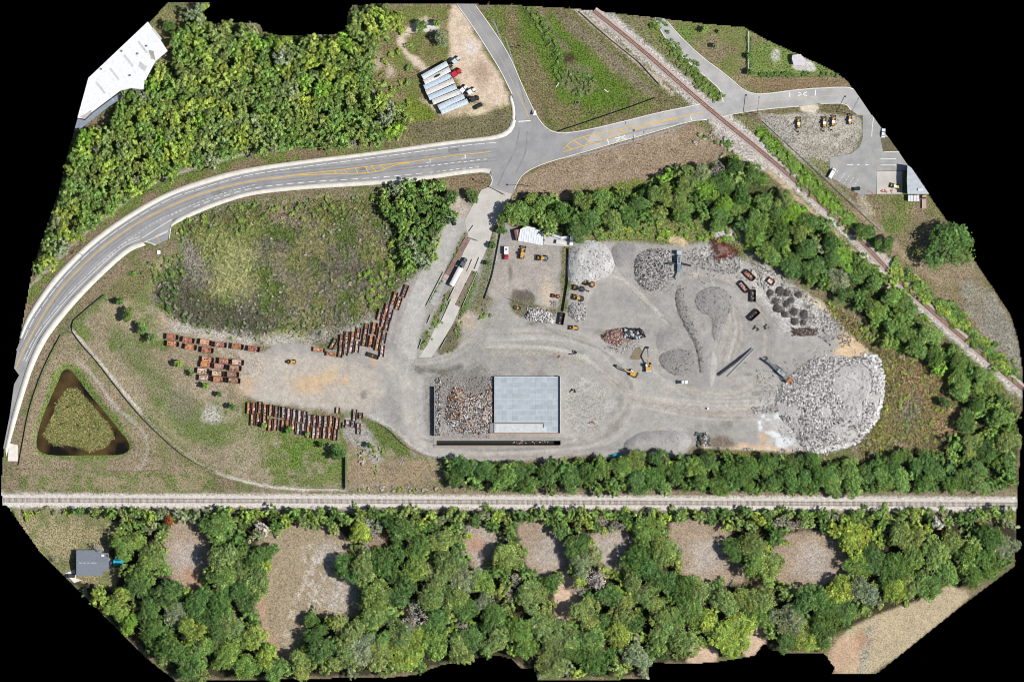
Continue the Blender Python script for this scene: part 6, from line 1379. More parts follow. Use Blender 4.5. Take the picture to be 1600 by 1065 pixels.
def car_parts(t, L=4.6, Wd=1.85, c=(238,240,242), kind='car', tintable=True):
    body = tuple(lin(c)); gl = (.015, .018, .022)
    b = MB(); b.box((0, 0, .62), (L, Wd, .62), body, bev=.22); b.build('body', M_PAINT, t)
    if kind == 'car':
        b = MB(); b.box((-.25, 0, 1.14), (L * .52, Wd * .84, .5), gl, taper=.82, tx=.74); b.build('windows', M_GLASS, t)
        b = MB(); b.box((-.3, 0, 1.41), (L * .36, Wd * .68, .06), body); b.build('roof', M_PAINT, t)
    elif kind == 'van':
        b = MB(); b.box((-L * .08, 0, 1.45), (L * .8, Wd * .96, 1.2), body, taper=.9, tx=.94, bev=.15); b.build('roof', M_PAINT, t)
        b = MB(); b.box((L * .325, 0, 1.35), (.22, Wd * .84, .7), gl, ry=-.45); b.build('windscreen', M_GLASS, t)
    elif kind == 'pickup':
        b = MB(); b.box((.35, 0, 1.2), (1.9, Wd * .88, .62), gl, taper=.84, tx=.78); b.build('windows', M_GLASS, t); b = MB(); b.box((.3, 0, 1.53), (1.25, Wd * .7, .06), body); b.build('roof', M_PAINT, t)
        b = MB(); b.box((-L * .31, 0, .97), (L * .33, Wd * .78, .1), (.02, .02, .022)); b.build('truck_bed', M_DARK, t)
    for sx in (-L * .31, L * .31):
        for sy in (-1, 1):
            b = MB(); b.cyl((sx, sy * (Wd / 2 - .05), .36), .36, .26, 12, 'Y', (.02, .02, .02)); w_ = b.build('wheel', M_DARK, t); b = MB(); b.cyl((sx, sy * (Wd / 2 + .07), .36), .2, .06, 8, 'Y', (.4, .4, .4)); b.build('rim', M_METAL, w_)
    for sy in (-1, 1): b = MB(); b.box((L / 2 - .03, sy * Wd * .36, .7), (.12, .34, .16), (.8, .8, .78)); b.build('headlight', M_GLASS, t)
car_parts(t, 5.0, 1.9, (52,56,64))
# ------------------------------------------------------------------ site office, sheds
t = thing('site_office', 'white corrugated metal roof of the office at the north of the compound', 'building', P(831, 367)); ox, oy = X(831), Y(367)
off_poly = [(813,358),(822,353),(836,356),(849,364),(848,383),(840,382),(809,376)]
b = MB(); b.prism([((X(a) - ox) * .95, (Y(c) - oy) * .95) for a, c in off_poly], 0, 3.0, tuple(lin((200,200,198)))); b.build('wall', M_METAL, t)
b = MB(); b.prism([(X(a) - ox, Y(c) - oy) for a, c in off_poly], 3.0, 3.15, tuple(lin((226,232,236)))); b.build('roof', M_ROOF, t)
for k in range(10):
    xx = 812 + k * 3.8; y0 = 360 - min(k, 4) * 1.2 + max(0, k - 4) * 1.7; b = MB(); b.bar((X(xx + 1.5) - ox, Y(y0 + .5) - oy, 3.2), (X(xx - 1.0) - ox, Y(376 + k * .8) - oy, 3.2), .45, .14, tuple(lin((238,242,244)))); b.build('roof_rib', M_ROOF, t)
t = thing('shed', 'small brown roofed shed at the west end of the white office roof', 'shed', P(809, 367), .2)
b = MB(); b.box((0, 0, 1.2), (2.6, 5.4, 2.4), tuple(lin((150,120,108)))); b.build('wall', M_RUST0, t); b = MB(); b.box((0, 0, 2.5), (2.9, 5.8, .16), tuple(lin((128,86,76)))); b.box((.1, 0, 2.62), (.5, 5.6, .1), tuple(lin((196,156,140)))); b.build('roof', M_ROOF, t)
for px, py, L_, W_, rz, c, lb in ((858,365,3.6,.9,-.1,(232,236,238),'narrow white trailer just east of the office roof'),(869,369,4.6,1.3,-.3,(196,210,226),'pale blue white machine frame in the compound north row'),(882,371,4.4,1.4,.1,(226,230,232),'white storage box before the white end unit'),(893,376,1.9,5.0,-.1,(240,242,244),'upright white unit at the east end of the compound row'),(877,379,5.6,2.0,-.2,(214,216,214),'white low trailer in the compound north row')):
    t = thing('storage_unit', lb, 'storage unit', P(px, py), rz)
    b = MB(); b.box((0, 0, 1.0), (L_, W_, 1.5), tuple(lin(c)), bev=.06); b.build('body', M_METAL, t); b = MB(); b.box((0, 0, 1.8), (L_ * .9, W_ * .86, .08), tuple(lin(c) * 1.05)); b.build('roof', M_ROOF, t)
    b = MB(); [b.box((s * L_ * .4, q * W_ * .3, .13), (.3, .3, .26), (.05, .05, .05)) for s in (-1, 1) for q in (-1, 1)]; b.build('support', M_DARK, t)
tri_fill('concrete_pad', [(X(a), Y(b)) for a, b in [(850,366),(895,372),(889,385),(850,382)]], .015, M_DRIVE, 'pale slab under the white units of the compound')
b = MB(); b.cyl((0, 0, .5), .55, 1.0, 12, col=tuple(lin((34,80,160)))); b.cyl((0, 0, 1.04), .5, .06, 12, col=tuple(lin((60,110,190)))); o = b.build('blue_barrel', M_PAINT); o.location = P(850, 375); tag(o, 'blue barrel at the east wall of the white office', 'barrel')
# east building
t, (ox, oy) = roofed('east_building', 'building with a pale grey metal roof at the eastern edge of the survey', [(1418,258),(1424,262),(1449,299),(1452,303),(1418,303),(1417,280)], 6.5, (192,198,204), (140,144,150))
for y in (272, 281, 290): b = MB(); b.box((X(1426 + (y - 272) * .3) - ox, Y(y) - oy, 6.8), (4.5 + (y - 272) * .25, .12, .06), tuple(lin((170,176,182)))); b.build('roof_seam', M_ROOF, t)
b = MB(); b.box((X(1438) - ox, Y(296) - oy, 7.1), (2.6, 1.4, .7), tuple(lin((225,228,230)))); b.build('roof_unit', M_METAL, t)
for px in (1423, 1432):
    b = MB(); b.box((0, 0, 1.3), (2.8, 3.2, 2.6), tuple(lin((236,238,240))), bev=.08); b.box((0, 0, 2.64), (.1, 3.0, .08), tuple(lin((150,150,150)))); o = b.build('storage_box', M_METAL); o.location = P(px, 309.5); tag(o, 'white storage box against the south wall of the eastern building, ' + ('west one' if px < 1425 else 'east one'), 'storage box')
t = thing('flatbed_truck', 'truck with a pale pink slatted bed beside the eastern building', 'truck', P(1444, 316), math.radians(90))
b = MB(); b.box((-.8, 0, .9), (5.0, 2.3, .3), tuple(lin((196,172,156)))); b.build('bed', M_PAINT, t)
for k in range(4): b = MB(); b.box((-.8, -.85 + k * .57, 1.1), (4.9, .3, .12), tuple(lin((214,192,176)))); b.build('slat', M_PAINT, t)
b = MB(); b.box((2.8, 0, 1.2), (1.8, 2.2, 1.5), tuple(lin((206,176,150))), bev=.12); b.build('cab', M_PAINT, t); b = MB(); b.box((2.4, 0, 2.0), (.7, 1.9, .1), (.03, .03, .03)); b.build('windscreen', M_GLASS, t)
for sx in (-2, 2.6):
    for sy in (-1, 1): b = MB(); b.cyl((sx, sy, .42), .42, .3, 10, 'Y', (.02, .02, .02)); b.build('wheel', M_DARK, t)
# garden building top right
t = thing('shade_canopy', 'pale canopy and white machine on a paved yard at the northern edge', 'canopy', P(1248, 92)); 
b = MB(); b.prism([(-3.2, 2.0), (1.0, 2.4), (3.5, -.5), (3.0, -3.5), (-2.6, -3.2), (-3.6, 0)], 2.6, 2.8, tuple(lin((214,210,214)))); b.build('roof', M_ROOF, t)
b = MB(); [b.cyl((x, y, 1.3), .08, 2.6, 6, col=(.3, .3, .3)) for x, y in ((-2.6, 1.2), (2.8, -.4), (2.2, -2.8), (-2.2, -2.8))]; b.build('leg', M_DARK, t)

# ------------------------------------------------------------------ vehicles
t = thing('parked_car', 'white car beside the dirt island of the parking lot', 'car', P(1380, 208), math.radians(84)); car_parts(t, 4.7, 1.9)
t = thing('van', 'white van parked at the west corner of the parking lot', 'van', P(1300, 271), math.radians(62)); car_parts(t, 5.8, 2.1, (240,242,244), 'van')
t = thing('parked_car', 'black car at the south end of the parking lot', 'car', P(1338, 295), math.radians(5)); car_parts(t, 4.3, 1.8, (34,36,38))
t = thing('pickup_truck', 'white pickup truck with a dark bed alone in the open yard', 'pickup truck', P(1066, 596.6), 0); car_parts(t, 5.6, 2.0, (240,240,240), 'pickup')
t = thing('service_truck', 'red cabbed service truck with a white box body in the compound', 'truck', P(791, 395), math.radians(-90))
b = MB(); b.box((-1.3, 0, 1.5), (4.0, 2.3, 1.9), tuple(lin((240,240,240))), bev=.08); b.box((-1.8, 0, 2.5), (1.0, .7, .2), (.1, .1, .1)); b.build('box_body', M_PAINT, t)
b = MB(); b.box((2.1, 0, 1.2), (2.8, 2.1, 1.4), tuple(lin((206,52,66))), bev=.18); b.build('cab', M_PAINT, t); b = MB(); b.box((1.8, 0, 1.93), (.6, 1.8, .1), (.04, .02, .02)); b.build('windscreen', M_GLASS, t)
for sx in (-2.2, 2.2):
    for sy in (-1, 1): b = MB(); b.cyl((sx, sy * 1.05, .45), .45, .3, 10, 'Y', (.02, .02, .02)); b.build('wheel', M_DARK, t)
def wheel(b, x, y, R, w): b.cyl((x, y, R), R, w, 14, 'Y', (.022, .022, .022))
YEL = tuple(lin((218,166,66))); BLK = (.03, .03, .032)
def loader(t, c=YEL, cab=(40,42,46), s=1.0, backhoe=False, rear=None, fork=False):
    rear = rear or c
    b = MB(); b.box((-1.7, 0, 1.55), (2.5, 1.7, 1.1), rear, bev=.2); b.box((-2.6, 0, 2.13), (.7, 1.2, .08), BLK); b.cyl((-1.6, .4, 2.4), .09, .6, 8, col=BLK); b.build('engine_cover', M_PAINT, t)
    b = MB(); b.box((0, 0, 2.35), (1.5, 1.5, 1.5), (.02, .022, .025), taper=.9); b.build('cab', M_GLASS, t); b = MB(); b.box((0, 0, 3.15), (1.6, 1.6, .12), tuple(lin(cab)) if c != YEL else c, bev=.04); b.build('cab_roof', M_PAINT, t)
    b = MB(); b.box((0, 0, 1.1), (2.2, 1.1, .8), BLK); b.box((1.7, 0, 1.2), (1.6, .9, .8), c); b.build('frame', M_PAINT, t)
    for y in (-.55, .55): b = MB(); b.bar((1.2, y, 1.9), (3.1, y, .75), .22, .35, c); b.build('arm', M_PAINT, t)
    b = MB()
    if fork:
        for y in (-.5, .5): b.box((4.0, y, .3), (1.5, .18, .12), BLK)
        b.box((3.25, 0, .8), (.2, 1.8, 1.2), BLK)
    else:
        b.box((3.45, 0, .12 + .1), (1.3, 2.8, .12), tuple(lin((92,86,78)))); b.box((2.95, 0, .7), (.14, 2.8, 1.1), tuple(lin((110,98,76)))); 
        for y in (-1.4, 1.4): b.box((3.4, y, .55), (1.1, .08, .8), tuple(lin((92,86,78))))
    b.build('bucket', M_PAINT, t)
    for x in (-1.75, 1.65):
        for y in (-1.15, 1.15): b = MB(); wheel(b, x, y, .78, .6); w_ = b.build('wheel', M_DARK, t); b = MB(); b.cyl((x, y * 1.27, .78), .36, .08, 10, 'Y', c); b.build('rim', M_PAINT, w_)
    if backhoe:
        b = MB(); b.bar((-2.9, 0, 1.2), (-4.4, .2, 2.9), .3, .4, c); b.build('boom', M_PAINT, t); b = MB(); b.bar((-4.4, .2, 2.9), (-5.3, .4, 1.0), .25, .3, BLK); b.build('stick', M_PAINT, t); b = MB(); b.box((-5.1, .4, .6), (.7, .8, .7), BLK); b.build('backhoe_bucket', M_DARK, t)
    if s != 1: t.scale = (s,) * 3
    return t
for px, py, a, lb, k in ((816,396,80,'yellow wheel loader facing the white office with its bucket raised north', {}),
    (848,403,176,'yellow wheel loader with a blue grey tail standing crosswise in the compound', dict(rear=tuple(lin((112,132,150))))),
    (921,443,162,'orange yellow loader nearest the pale gravel pile', dict(c=tuple(lin((222,154,70))))),
    (905,450.5,168,'orange backhoe loader in the row of three by the gravel pile', dict(c=tuple(lin((230,160,70))), backhoe=True, rear=tuple(lin((70,84,98))))),
    (904,465.5,166,'dark yellow loader just above the square rubble patch', dict(rear=tuple(lin((70,76,80))))),
    (868.5,462.5,172,'small orange red tractor loader at the compound fence', dict(c=tuple(lin((232,112,66))), s=.72)),
    (897,512,175,'loader parked south of the black container', dict(s=.8)),
    (809,481,170,'small yellow and dark machine in the weedy corner west of the white rubble', dict(s=.62, rear=BLK)),
    (456,565,180,'yellow loader alone in the western container yard', dict(s=.8, fork=True)),
    (1248,193,92,'westernmost backhoe loader with a white roof on the gravel lot', dict(backhoe=True, s=.85)),
    (1288,192,92,'second backhoe loader from the west on the gravel lot', dict(backhoe=True, s=.85)),
    (1302,190,84,'third backhoe loader from the west on the gravel lot', dict(backhoe=True, s=.85)),
    (1328,188,88,'easternmost yellow loader on the gravel lot', dict(s=.8)),
    (1399,291,166,'yellow backhoe loader with a white roof on the concrete pad', dict(c=tuple(lin((240,214,60))), backhoe=True, s=.85))):
    t = thing('wheel_loader', lb, 'loader', P(px, py), math.radians(a)); loader(t, **k)
    if px > 1200:
        for c in t.children:
            if c.name.startswith('cab_roof'): a_ = c.data.attributes['col']; A = np.tile(np.array([.75, .75, .75, 1], np.float32), len(c.data.polygons)); a_.data.foreach_set('color', A)
def excavator(px, py, boom_deg, track_deg, lb, housec, cw, cab_side=1, reach=8.5, cabc=(.02, .022, .025)):
    t = thing('excavator', lb, 'excavator', P(px, py), math.radians(boom_deg)); ta = math.radians(track_deg - boom_deg)
    for s in (-1, 1):
        b = MB(); c = Vector((math.cos(ta + math.pi / 2), math.sin(ta + math.pi / 2), 0)) * s * 1.25; b.box((c.x, c.y, .48), (4.6, .6, .9), (.045, .042, .04), rz=ta, bev=.2); b.build('track', M_DARK, t)
    b = MB(); b.box((-.6, 0, 1.65), (3.6, 2.8, 1.1), housec, bev=.15); b.box((.4, -.6, 2.3), (1.0, .9, .3), BLK); b.build('body', M_PAINT, t)
    b = MB(); b.box((-2.2, 0, 1.75), (1.0, 2.9, 1.35), cw, bev=.2); b.build('counterweight', M_PAINT, t)
    b = MB(); b.box((.9, cab_side * .9, 2.3), (1.7, 1.05, 1.6), cabc, taper=.9, bev=.08); b.build('cab', M_GLASS, t); b = MB(); b.box((.85, cab_side * .9, 3.16), (1.5, .95, .1), tuple(lin((230,230,228)))); b.build('cab_roof', M_PAINT, t)
    b = MB(); b.bar((.9, 0, 1.9), (reach * .5, 0, 4.6), .45, .6, housec if cw != housec else housec); b.build('boom', M_PAINT, t)
    b = MB(); b.bar((reach * .5, 0, 4.6), (reach, 0, 1.6), .35, .45, tuple(lin((84,80,74)))); b.build('stick', M_PAINT, t)
    b = MB(); b.box((reach + .1, 0, .9), (1.1, 1.3, 1.1), tuple(lin((70,66,62))), taper=.8, bev=.1); b.build('bucket', M_PAINT, t)
    b = MB(); b.bar((1.2, .3, 1.8), (reach * .38, .3, 3.9), .14, None, (.3, .3, .3)); b.build('hydraulic_ram', M_METAL, t)
    return t
excavator(989, 583, 156, 150, 'yellow excavator reaching north-west with its boom low', YEL, tuple(lin((80,78,72))), -1, 9.6)
excavator(1013, 573, 92, 90, 'excavator with a white counterweight reaching north beside the puddle', YEL, tuple(lin((206,204,200))), 1, 10.0)
# crusher, conveyor, screening plant
def conveyor(name, label, a, b_, z0, z1, wd=1.0, c=(176,180,182)):
    A = P(*a, z0); B = P(*b_, z1); t = thing(name, label, 'conveyor', P(*a)); A = A - t.location; B = B - t.location
    d = (B - A).normalized(); n = Vector((-d.y, d.x, 0)).normalized()
    for s in (-1, 1): bb = MB(); bb.bar(A + n * s * wd / 2, B + n * s * wd / 2, .14, .45, tuple(lin(c))); bb.build('truss_side', M_METAL, t)
    bb = MB(); bb.bar(A + Vector((0, 0, .12)), B + Vector((0, 0, .12)), wd * .72, .08, tuple(lin((120,120,120)))); bb.build('belt', M_DARK, t)
    for f in (.35, .62):
        Q = A.lerp(B, f)
        for s in (-1, 1): bb = MB(); bb.bar(Q + n * s * wd * .5, (Q.x + n.x * s * wd * 1.4, Q.y + n.y * s * wd * 1.4, .1), .12, None, (.3, .3, .3)); bb.build('leg', M_METAL, t)
    for s in (-1, 1): q = A.lerp(B, .4) + n * s * wd * 1.4; bb = MB(); bb.cyl((q.x, q.y, .45), .45, .3, 10, 'Y', (.02, .02, .02)); bb.build('wheel', M_DARK, t)
    return t
conveyor('stacking_conveyor', 'long pale stacking conveyor slanting across the yard with its shadow beside it', (1177,545), (1135,588), .6, 5.6, 1.5, (206,210,210))
t = thing('crusher', 'pale blue-green tracked crusher with an orange hopper at the rubble field', 'crusher', P(1216, 578), math.radians(-41))
TEAL = tuple(lin((176,188,190)))
b = MB(); b.box((.5, 0, 1.3), (8.0, 2.2, 1.0), tuple(lin((120,128,130))), bev=.1); b.build('chassis', M_PAINT, t)
for s in (-1, 1): b = MB(); b.box((.3, s * 1.3, .5), (4.2, .5, .95), (.04, .04, .04), bev=.2); b.build('track', M_DARK, t)
b = MB(); b.box((1.2, 0, 2.5), (2.6, 2.2, 1.4), TEAL, bev=.1); b.box((1.4, .4, 3.24), (1.0, .8, .1), tuple(lin((90,96,98)))); b.build('crusher_box', M_PAINT, t)
b = MB(); b.box((3.6, 0, 2.4), (1.6, 1.8, 1.2), TEAL, bev=.08); b.build('engine_box', M_PAINT, t)
for s in (-1, 1): b = MB(); b.bar((4.6, s * 1.2, 2.6), (7.6, s * 1.5, 3.3), .15, 1.0, TEAL); b.build('hopper_side', M_PAINT, t)
b = MB(); b.box((7.8, 0, 2.6), (1.2, 2.9, .9), tuple(lin((206,120,66))), taper=1.2); b.build('hopper_lip', M_RUST, t)
b = MB(); b.box((6.0, 0, 2.2), (3.0, 2.0, .2), tuple(lin((140,140,138)))); b.build('feeder', M_DARK, t)
b = MB(); b.bar((-2.0, 0, 1.4), (-8.2, 0, 3.6), 1.1, .35, tuple(lin((110,116,120)))); b.build('discharge_belt', M_PAINT, t)
b = MB(); b.box((-8.4, 0, 3.5), (1.0, 1.3, .5), (.03, .03, .03)); b.build('head_pulley', M_DARK, t)
for k in range(4): b = MB(); b.box((-1.5 - k * 1.2, 0, 2.2 + .4 * k), (.12, 1.7, .4), TEAL); b.build('cross_brace', M_METAL, t)
t = thing('screening_plant', 'blue-grey screening plant standing upright with two side conveyors', 'screening plant', P(1061, 414), math.radians(88))
b = MB(); b.box((1.0, 0, 1.5), (9.5, 1.8, 1.2), tuple(lin((128,146,160))), bev=.1); b.build('chassis', M_PAINT, t)
b = MB(); b.box((2.6, 0, 2.9), (4.0, 2.0, 1.4), tuple(lin((168,182,192))), bev=.06); b.build('screen_box', M_PAINT, t)
b = MB(); b.box((2.6, 0, 3.64), (3.4, 1.2, .08), (.05, .06, .08)); b.build('screen_mesh', M_DARK, t)
for k in range(4): b = MB(); b.box((1.1 + k, 0, 3.75), (.14, 2.1, .14), tuple(lin((214,222,228)))); b.build('cross_brace', M_METAL, t)
b = MB(); b.box((6.4, 0, 2.4), (1.8, 2.4, 1.6), tuple(lin((186,194,198))), taper=1.15); b.build('hopper', M_PAINT, t)
b = MB(); b.bar((-3.4, 0, 1.4), (-7.2, 0, 3.2), 1.0, .3, tuple(lin((190,186,186)))); b.build('tail_conveyor', M_PAINT, t)
for s in (-1, 1): b = MB(); b.bar((1.0, s * .9, 1.4), (.4 if s > 0 else -.2, s * 6.2, 3.0), 1.0, .25, (.035, .035, .04)); b.build('side_conveyor', M_DARK, t)
for s in (-1, 1): b = MB(); b.box((0, s * 1.1, .48), (4.0, .45, .9), (.04, .04, .04), bev=.15); b.build('track', M_DARK, t)
# semi-trailers under silver tarps
def trailer(px0, py0, px1, py1, lb, c, cabc=None, hole=False):
    A = P(px0, py0); B = P(px1, py1); d = B - A; L_ = d.length; t = thing('semi_trailer', lb, 'trailer', (A + B) / 2, math.atan2(d.y, d.x)); W_ = 2.78
    b = MB(); b.box((0, 0, 1.9), (L_, W_ - .1, 1.7), tuple(lin((176,182,186)))); b.build('box_body', M_METAL, t)
    b = MB(); n = 8; z = 2.75; V = []
    for x in (-L_ / 2, L_ / 2):
        for k in range(n + 1): q = -1 + 2 * k / n; V.append((x, q * W_ / 2, z + .42 * (1 - q * q)))
    b.add(V, [(k, n + 1 + k, n + 2 + k, k + 1) for k in range(n)] + [tuple(range(n, -1, -1)), tuple(range(n + 1, 2 * n + 2))], tuple(lin(c))); b.build('tarp', M_CLOTH, t)
    b = MB()
    for k in range(9): x = -L_ / 2 + .5 + k * (L_ - 1) / 8; b.box((x, 0, z + .43), (.06, W_ * .5, .05), tuple(lin(c) * .8))
    b.build('tarp_hoops', M_METAL, t)
    for sx in (-L_ / 2 + 1.4, -L_ / 2 + 2.6, L_ / 2 - 2.4):
        for sy in (-1, 1): b = MB(); b.cyl((sx, sy * 1.05, .5), .5, .4, 10, 'Y', (.02, .02, .02)); b.build('wheel', M_DARK, t)
    if hole: b = MB(); b.add([(math.cos(a) * 2.1, math.sin(a) * .55, z + .46) for a in np.linspace(0, 6.28, 13)[:-1]], [tuple(range(12))], (.01, .01, .012)); b.build('tarp_hole', M_DARK, t)
    return t, B, math.atan2(d.y, d.x)
TRL = [((660,121),(699,99),(214,224,230)),((663,129),(703,108),(226,226,218)),((663,137),(706,117),(196,212,224)),((666,145),(709,126),(222,220,214)),((670,153),(713,135),(196,212,224)),((676,160),(719,143),(224,222,216)),((685,168),(725,150),(204,216,224)),((689,175),(731,158),(210,222,230))]
for k, (a, b_, c) in enumerate(TRL):
    trailer(*a, *b_, f'{ORD[k]} silver tarped trailer from the north in the fan of eight' + (', with black hole' if k == 1 else ''), c, hole=(k == 1))
def tractor(px, py, deg, c, lb):
    t = thing('tractor_unit', lb, 'truck', P(px, py), math.radians(deg)); t.scale = (1.35 if c[0] > 190 and c[1] < 60 else 1.12,) * 3; cc = tuple(lin(c))
    b = MB(); b.box((-.4, 0, 1.9), (2.4, 2.3, 2.2), cc, taper=.9, bev=.15); b.build('cab', M_PAINT, t)
    b = MB(); b.box((1.7, 0, 1.3), (2.0, 1.7, 1.2), cc, taper=.85, bev=.25); b.build('bonnet', M_PAINT, t)
    b = MB(); b.box((.78, 0, 2.35), (.15, 1.9, .8), (.02, .02, .025), ry=-.3); b.build('windscreen', M_GLASS, t)
    b = MB(); b.box((-2.9, 0, .85), (3.6, 1.0, .3), (.05, .05, .05)); b.build('chassis', M_DARK, t)
    for y in (-.9, .9): b = MB(); b.cyl((-1.7, y, 2.3), .1, 2.2, 8, col=(.5, .5, .5)); b.build('exhaust_stack', M_METAL, t)
    for x in (1.8, -2.6, -3.8):
        for y in (-1, 1): b = MB(); b.cyl((x, y * 1.05, .5), .5, .35, 12, 'Y', (.02, .02, .02)); b.build('wheel', M_DARK, t)
tractor(711, 95, 40, (206,214,222), 'silver tractor unit at the northern end of the tarped trailers')
tractor(711, 115, 35, (196,32,58), 'bright red tractor unit by the tarped trailers')
tractor(723, 140, 45, (240,240,240), 'white tractor unit in the middle of the trailer fronts')
tractor(735, 143, 30, (240,240,240), 'white tractor unit standing farthest east of the trailers')
tractor(740, 155, 18, (44,50,56), 'black tractor unit at the southern trailer')
t = thing('parked_car', 'black car parked alone south-east of the trailers', 'car', P(747, 166), math.radians(27)); car_parts(t, 5.0, 1.9, (30,32,34))
# truck on the weighbridge
t, B, a = trailer(705.5, 446, 720, 418, 'white box trailer standing on the weighbridge lane', (240,240,236)); 
tractor(723.6, 411, 63, (92,104,112), 'dark grey tractor unit coupled to the white trailer on the weighbridge lane')
def deck(name, lb, pts, c, h, mat):
    t = thing(name, lb, 'weighbridge' if 'bridge' in name else 'slab', P(*pts[0])); q = [(X(a) - X(pts[0][0]), Y(b) - Y(pts[0][1])) for a, b in pts]
    n = 6; (x0, y0), (x1, y1), (x2, y2), (x3, y3) = q
    for k in range(n):
        f, g_ = k / n + .004, (k + 1) / n - .004; bb = MB()
        L = lambda u, v, w: (u[0] + (v[0] - u[0]) * w, u[1] + (v[1] - u[1]) * w)
        bb.prism([L((x0, y0), (x3, y3), f), L((x1, y1), (x2, y2), f), L((x1, y1), (x2, y2), g_), L((x0, y0), (x3, y3), g_)], -.05, h, tuple(lin(c) * r.uniform(.9, 1.1))); bb.build('deck_plate', mat, t)
    return t
deck('weighbridge', 'long rusty brown weighbridge deck west of the white trailer', [(727,370),(735,374),(703,432),(695,428)], (146,118,110), .32, M_RUST0)
deck('ramp', 'short pinkish ramp slab at the south foot of the rusty weighbridge', [(697,424),(704,428),(699,437),(692,433)], (196,172,160), .3, M_CONC)
deck('ramp', 'long grey ramp slab trailing south of the rusty weighbridge', [(692,434),(699,438),(680,478),(670,474)], (180,178,176), .2, M_CONC)
deck('weighbridge', 'muddy brown weighbridge deck east of the white trailer', [(738,422),(745,426),(719,480),(711,476)], (130,116,98), .24, M_CONC)
deck('ramp', 'pale concrete slab between the trailer and the muddy deck', [(728,410),(737,416),(712,474),(703,470)], (200,190,180), .15, M_CONC)
for pts in ([(733,362),(740,352)], [(738,405),(730,424)], [(749,402),(742,420)], [(705,468),(688,505)], [(673,492),(668,505)], [(659,530),(654,545)], [(688,545),(697,528)], [(724,420),(700,470)], [(746,424),(722,480)], [(693,425),(666,478)]):
    b = MB(); A, B = P(*pts[0]), P(*pts[1]); b.bar((0, 0, .35), tuple((B - A)[:2]) + (.35,), .22, .7, tuple(lin((208,204,196)))); o = b.build('guard_kerb', M_CONC); o.location = A; tag(o, 'pale concrete guard kerb along the weighbridge lanes', 'kerb', 'guard kerbs of the weighbridge lanes')
t = thing('barrier_frame', 'dark steel frame across the lane in front of the weighbridge', 'barrier', P(741, 374), -.35)
b = MB(); b.box((0, 0, 2.2), (4.0, .25, .25), BLK); b.build('beam', M_DARK, t)
for s in (-1.9, 1.9): b = MB(); b.box((s, 0, 1.1), (.2, .2, 2.2), BLK); b.build('post', M_DARK, t)
t = thing('parked_car', 'dark car with a pale roof by the trees inside the gate', 'car', P(709, 346), 1.9); car_parts(t, 4.2, 1.8, (60,60,62))
b = MB(); b.box((0, 0, .18), (.5, .28, .36), (1, 1, 1)); 
# tarp sheet, odd bits in the yard
b = MB(); b.prism([(-3.6, -.9), (-1.2, .2), (1.0, 1.0), (3.6, .9), (3.2, -.3), (1.4, -.6), (-.8, -1.0)], 0, .35, tuple(lin((46,178,204)))); b.box((.6, .1, .5), (1.8, .7, .3), tuple(lin((60,190,214))), rz=.3); o = b.build('blue_tarp', M_CLOTH); o.location = P(960, 710.5); tag(o, 'crumpled turquoise tarp at the tree line south of the haul road', 'tarp')
for px, py, lb, c, n in ((895,551,'small heap of black scrap on the open yard',(60,58,56),12),(896,611,'black tyre like scraps east of the panelled building',(26,26,28),6),(924,660,'small red brown scrap on the gravel east of the building',(150,84,72),6),(864,474,'grey metal implement frames by the compound fence',(150,150,152),12),(828,483,'white and black rubbish at the tip of the white rubble',(200,196,190),8),(1183,513,'two dark scraps near the tipped heaps',(70,66,62),8),(1197,510,'thin dark scraps beside the tipped heaps',(80,76,72),6),(1195,560,'dark scrap at the discharge end of the crusher',(34,34,36),4),(1380,300,'row of small coloured parts along the edge of the concrete pad',(190,120,90),16)):
    b = MB()
    for _ in range(n): s = r.uniform(.3, 1.1); wx = 7.0 if n == 16 else 1.6; b.box((r.uniform(-wx, wx) - (2 if n == 16 else 0), r.uniform(-.9, .9), s * .2), (s * 1.6, s * .5, s * .4), tuple(np.clip(lin(c) * r.uniform(.5, 1.4), .01, .8)), rz=r.uniform(0, 3))
    o = b.build('scrap_bits', M_ROCK); o.location = P(px, py); tag(o, lb, 'scrap', None, 'stuff' if n == 16 else None)
b = MB(); b.box((0, 0, .2), (1.7, .9, .4), tuple(lin((200,130,96))), bev=.05); b.box((0, 0, .45), (1.2, .5, .1), tuple(lin((160,100,76)))); o = b.build('orange_pallet', M_RUST0); o.location = P(874, 557); o.rotation_euler = (0, 0, .9); tag(o, 'small orange slab lying on the open yard', 'slab')
b = MB(); b.cyl((0, 0, .5), .5, 1.0, 10, col=(.8, .8, .8)); b.cyl((0, 0, 1.05), .3, .1, 10, col=(.3, .3, .3)); o = b.build('white_barrel', M_PAINT); o.location = P(1106, 638); tag(o, 'tiny white barrel alone in the eastern yard', 'barrel')
b = MB(); b.box((0, 0, .2), (1.7, 1.7, .4), (.8, .8, .8)); b.box((0, 0, .45), (.9, .9, .12), (.6, .6, .6)); o = b.build('white_box', M_CONC); o.location = P(248, 394); tag(o, 'small white slab box by the turning bay south of the curve', 'box')

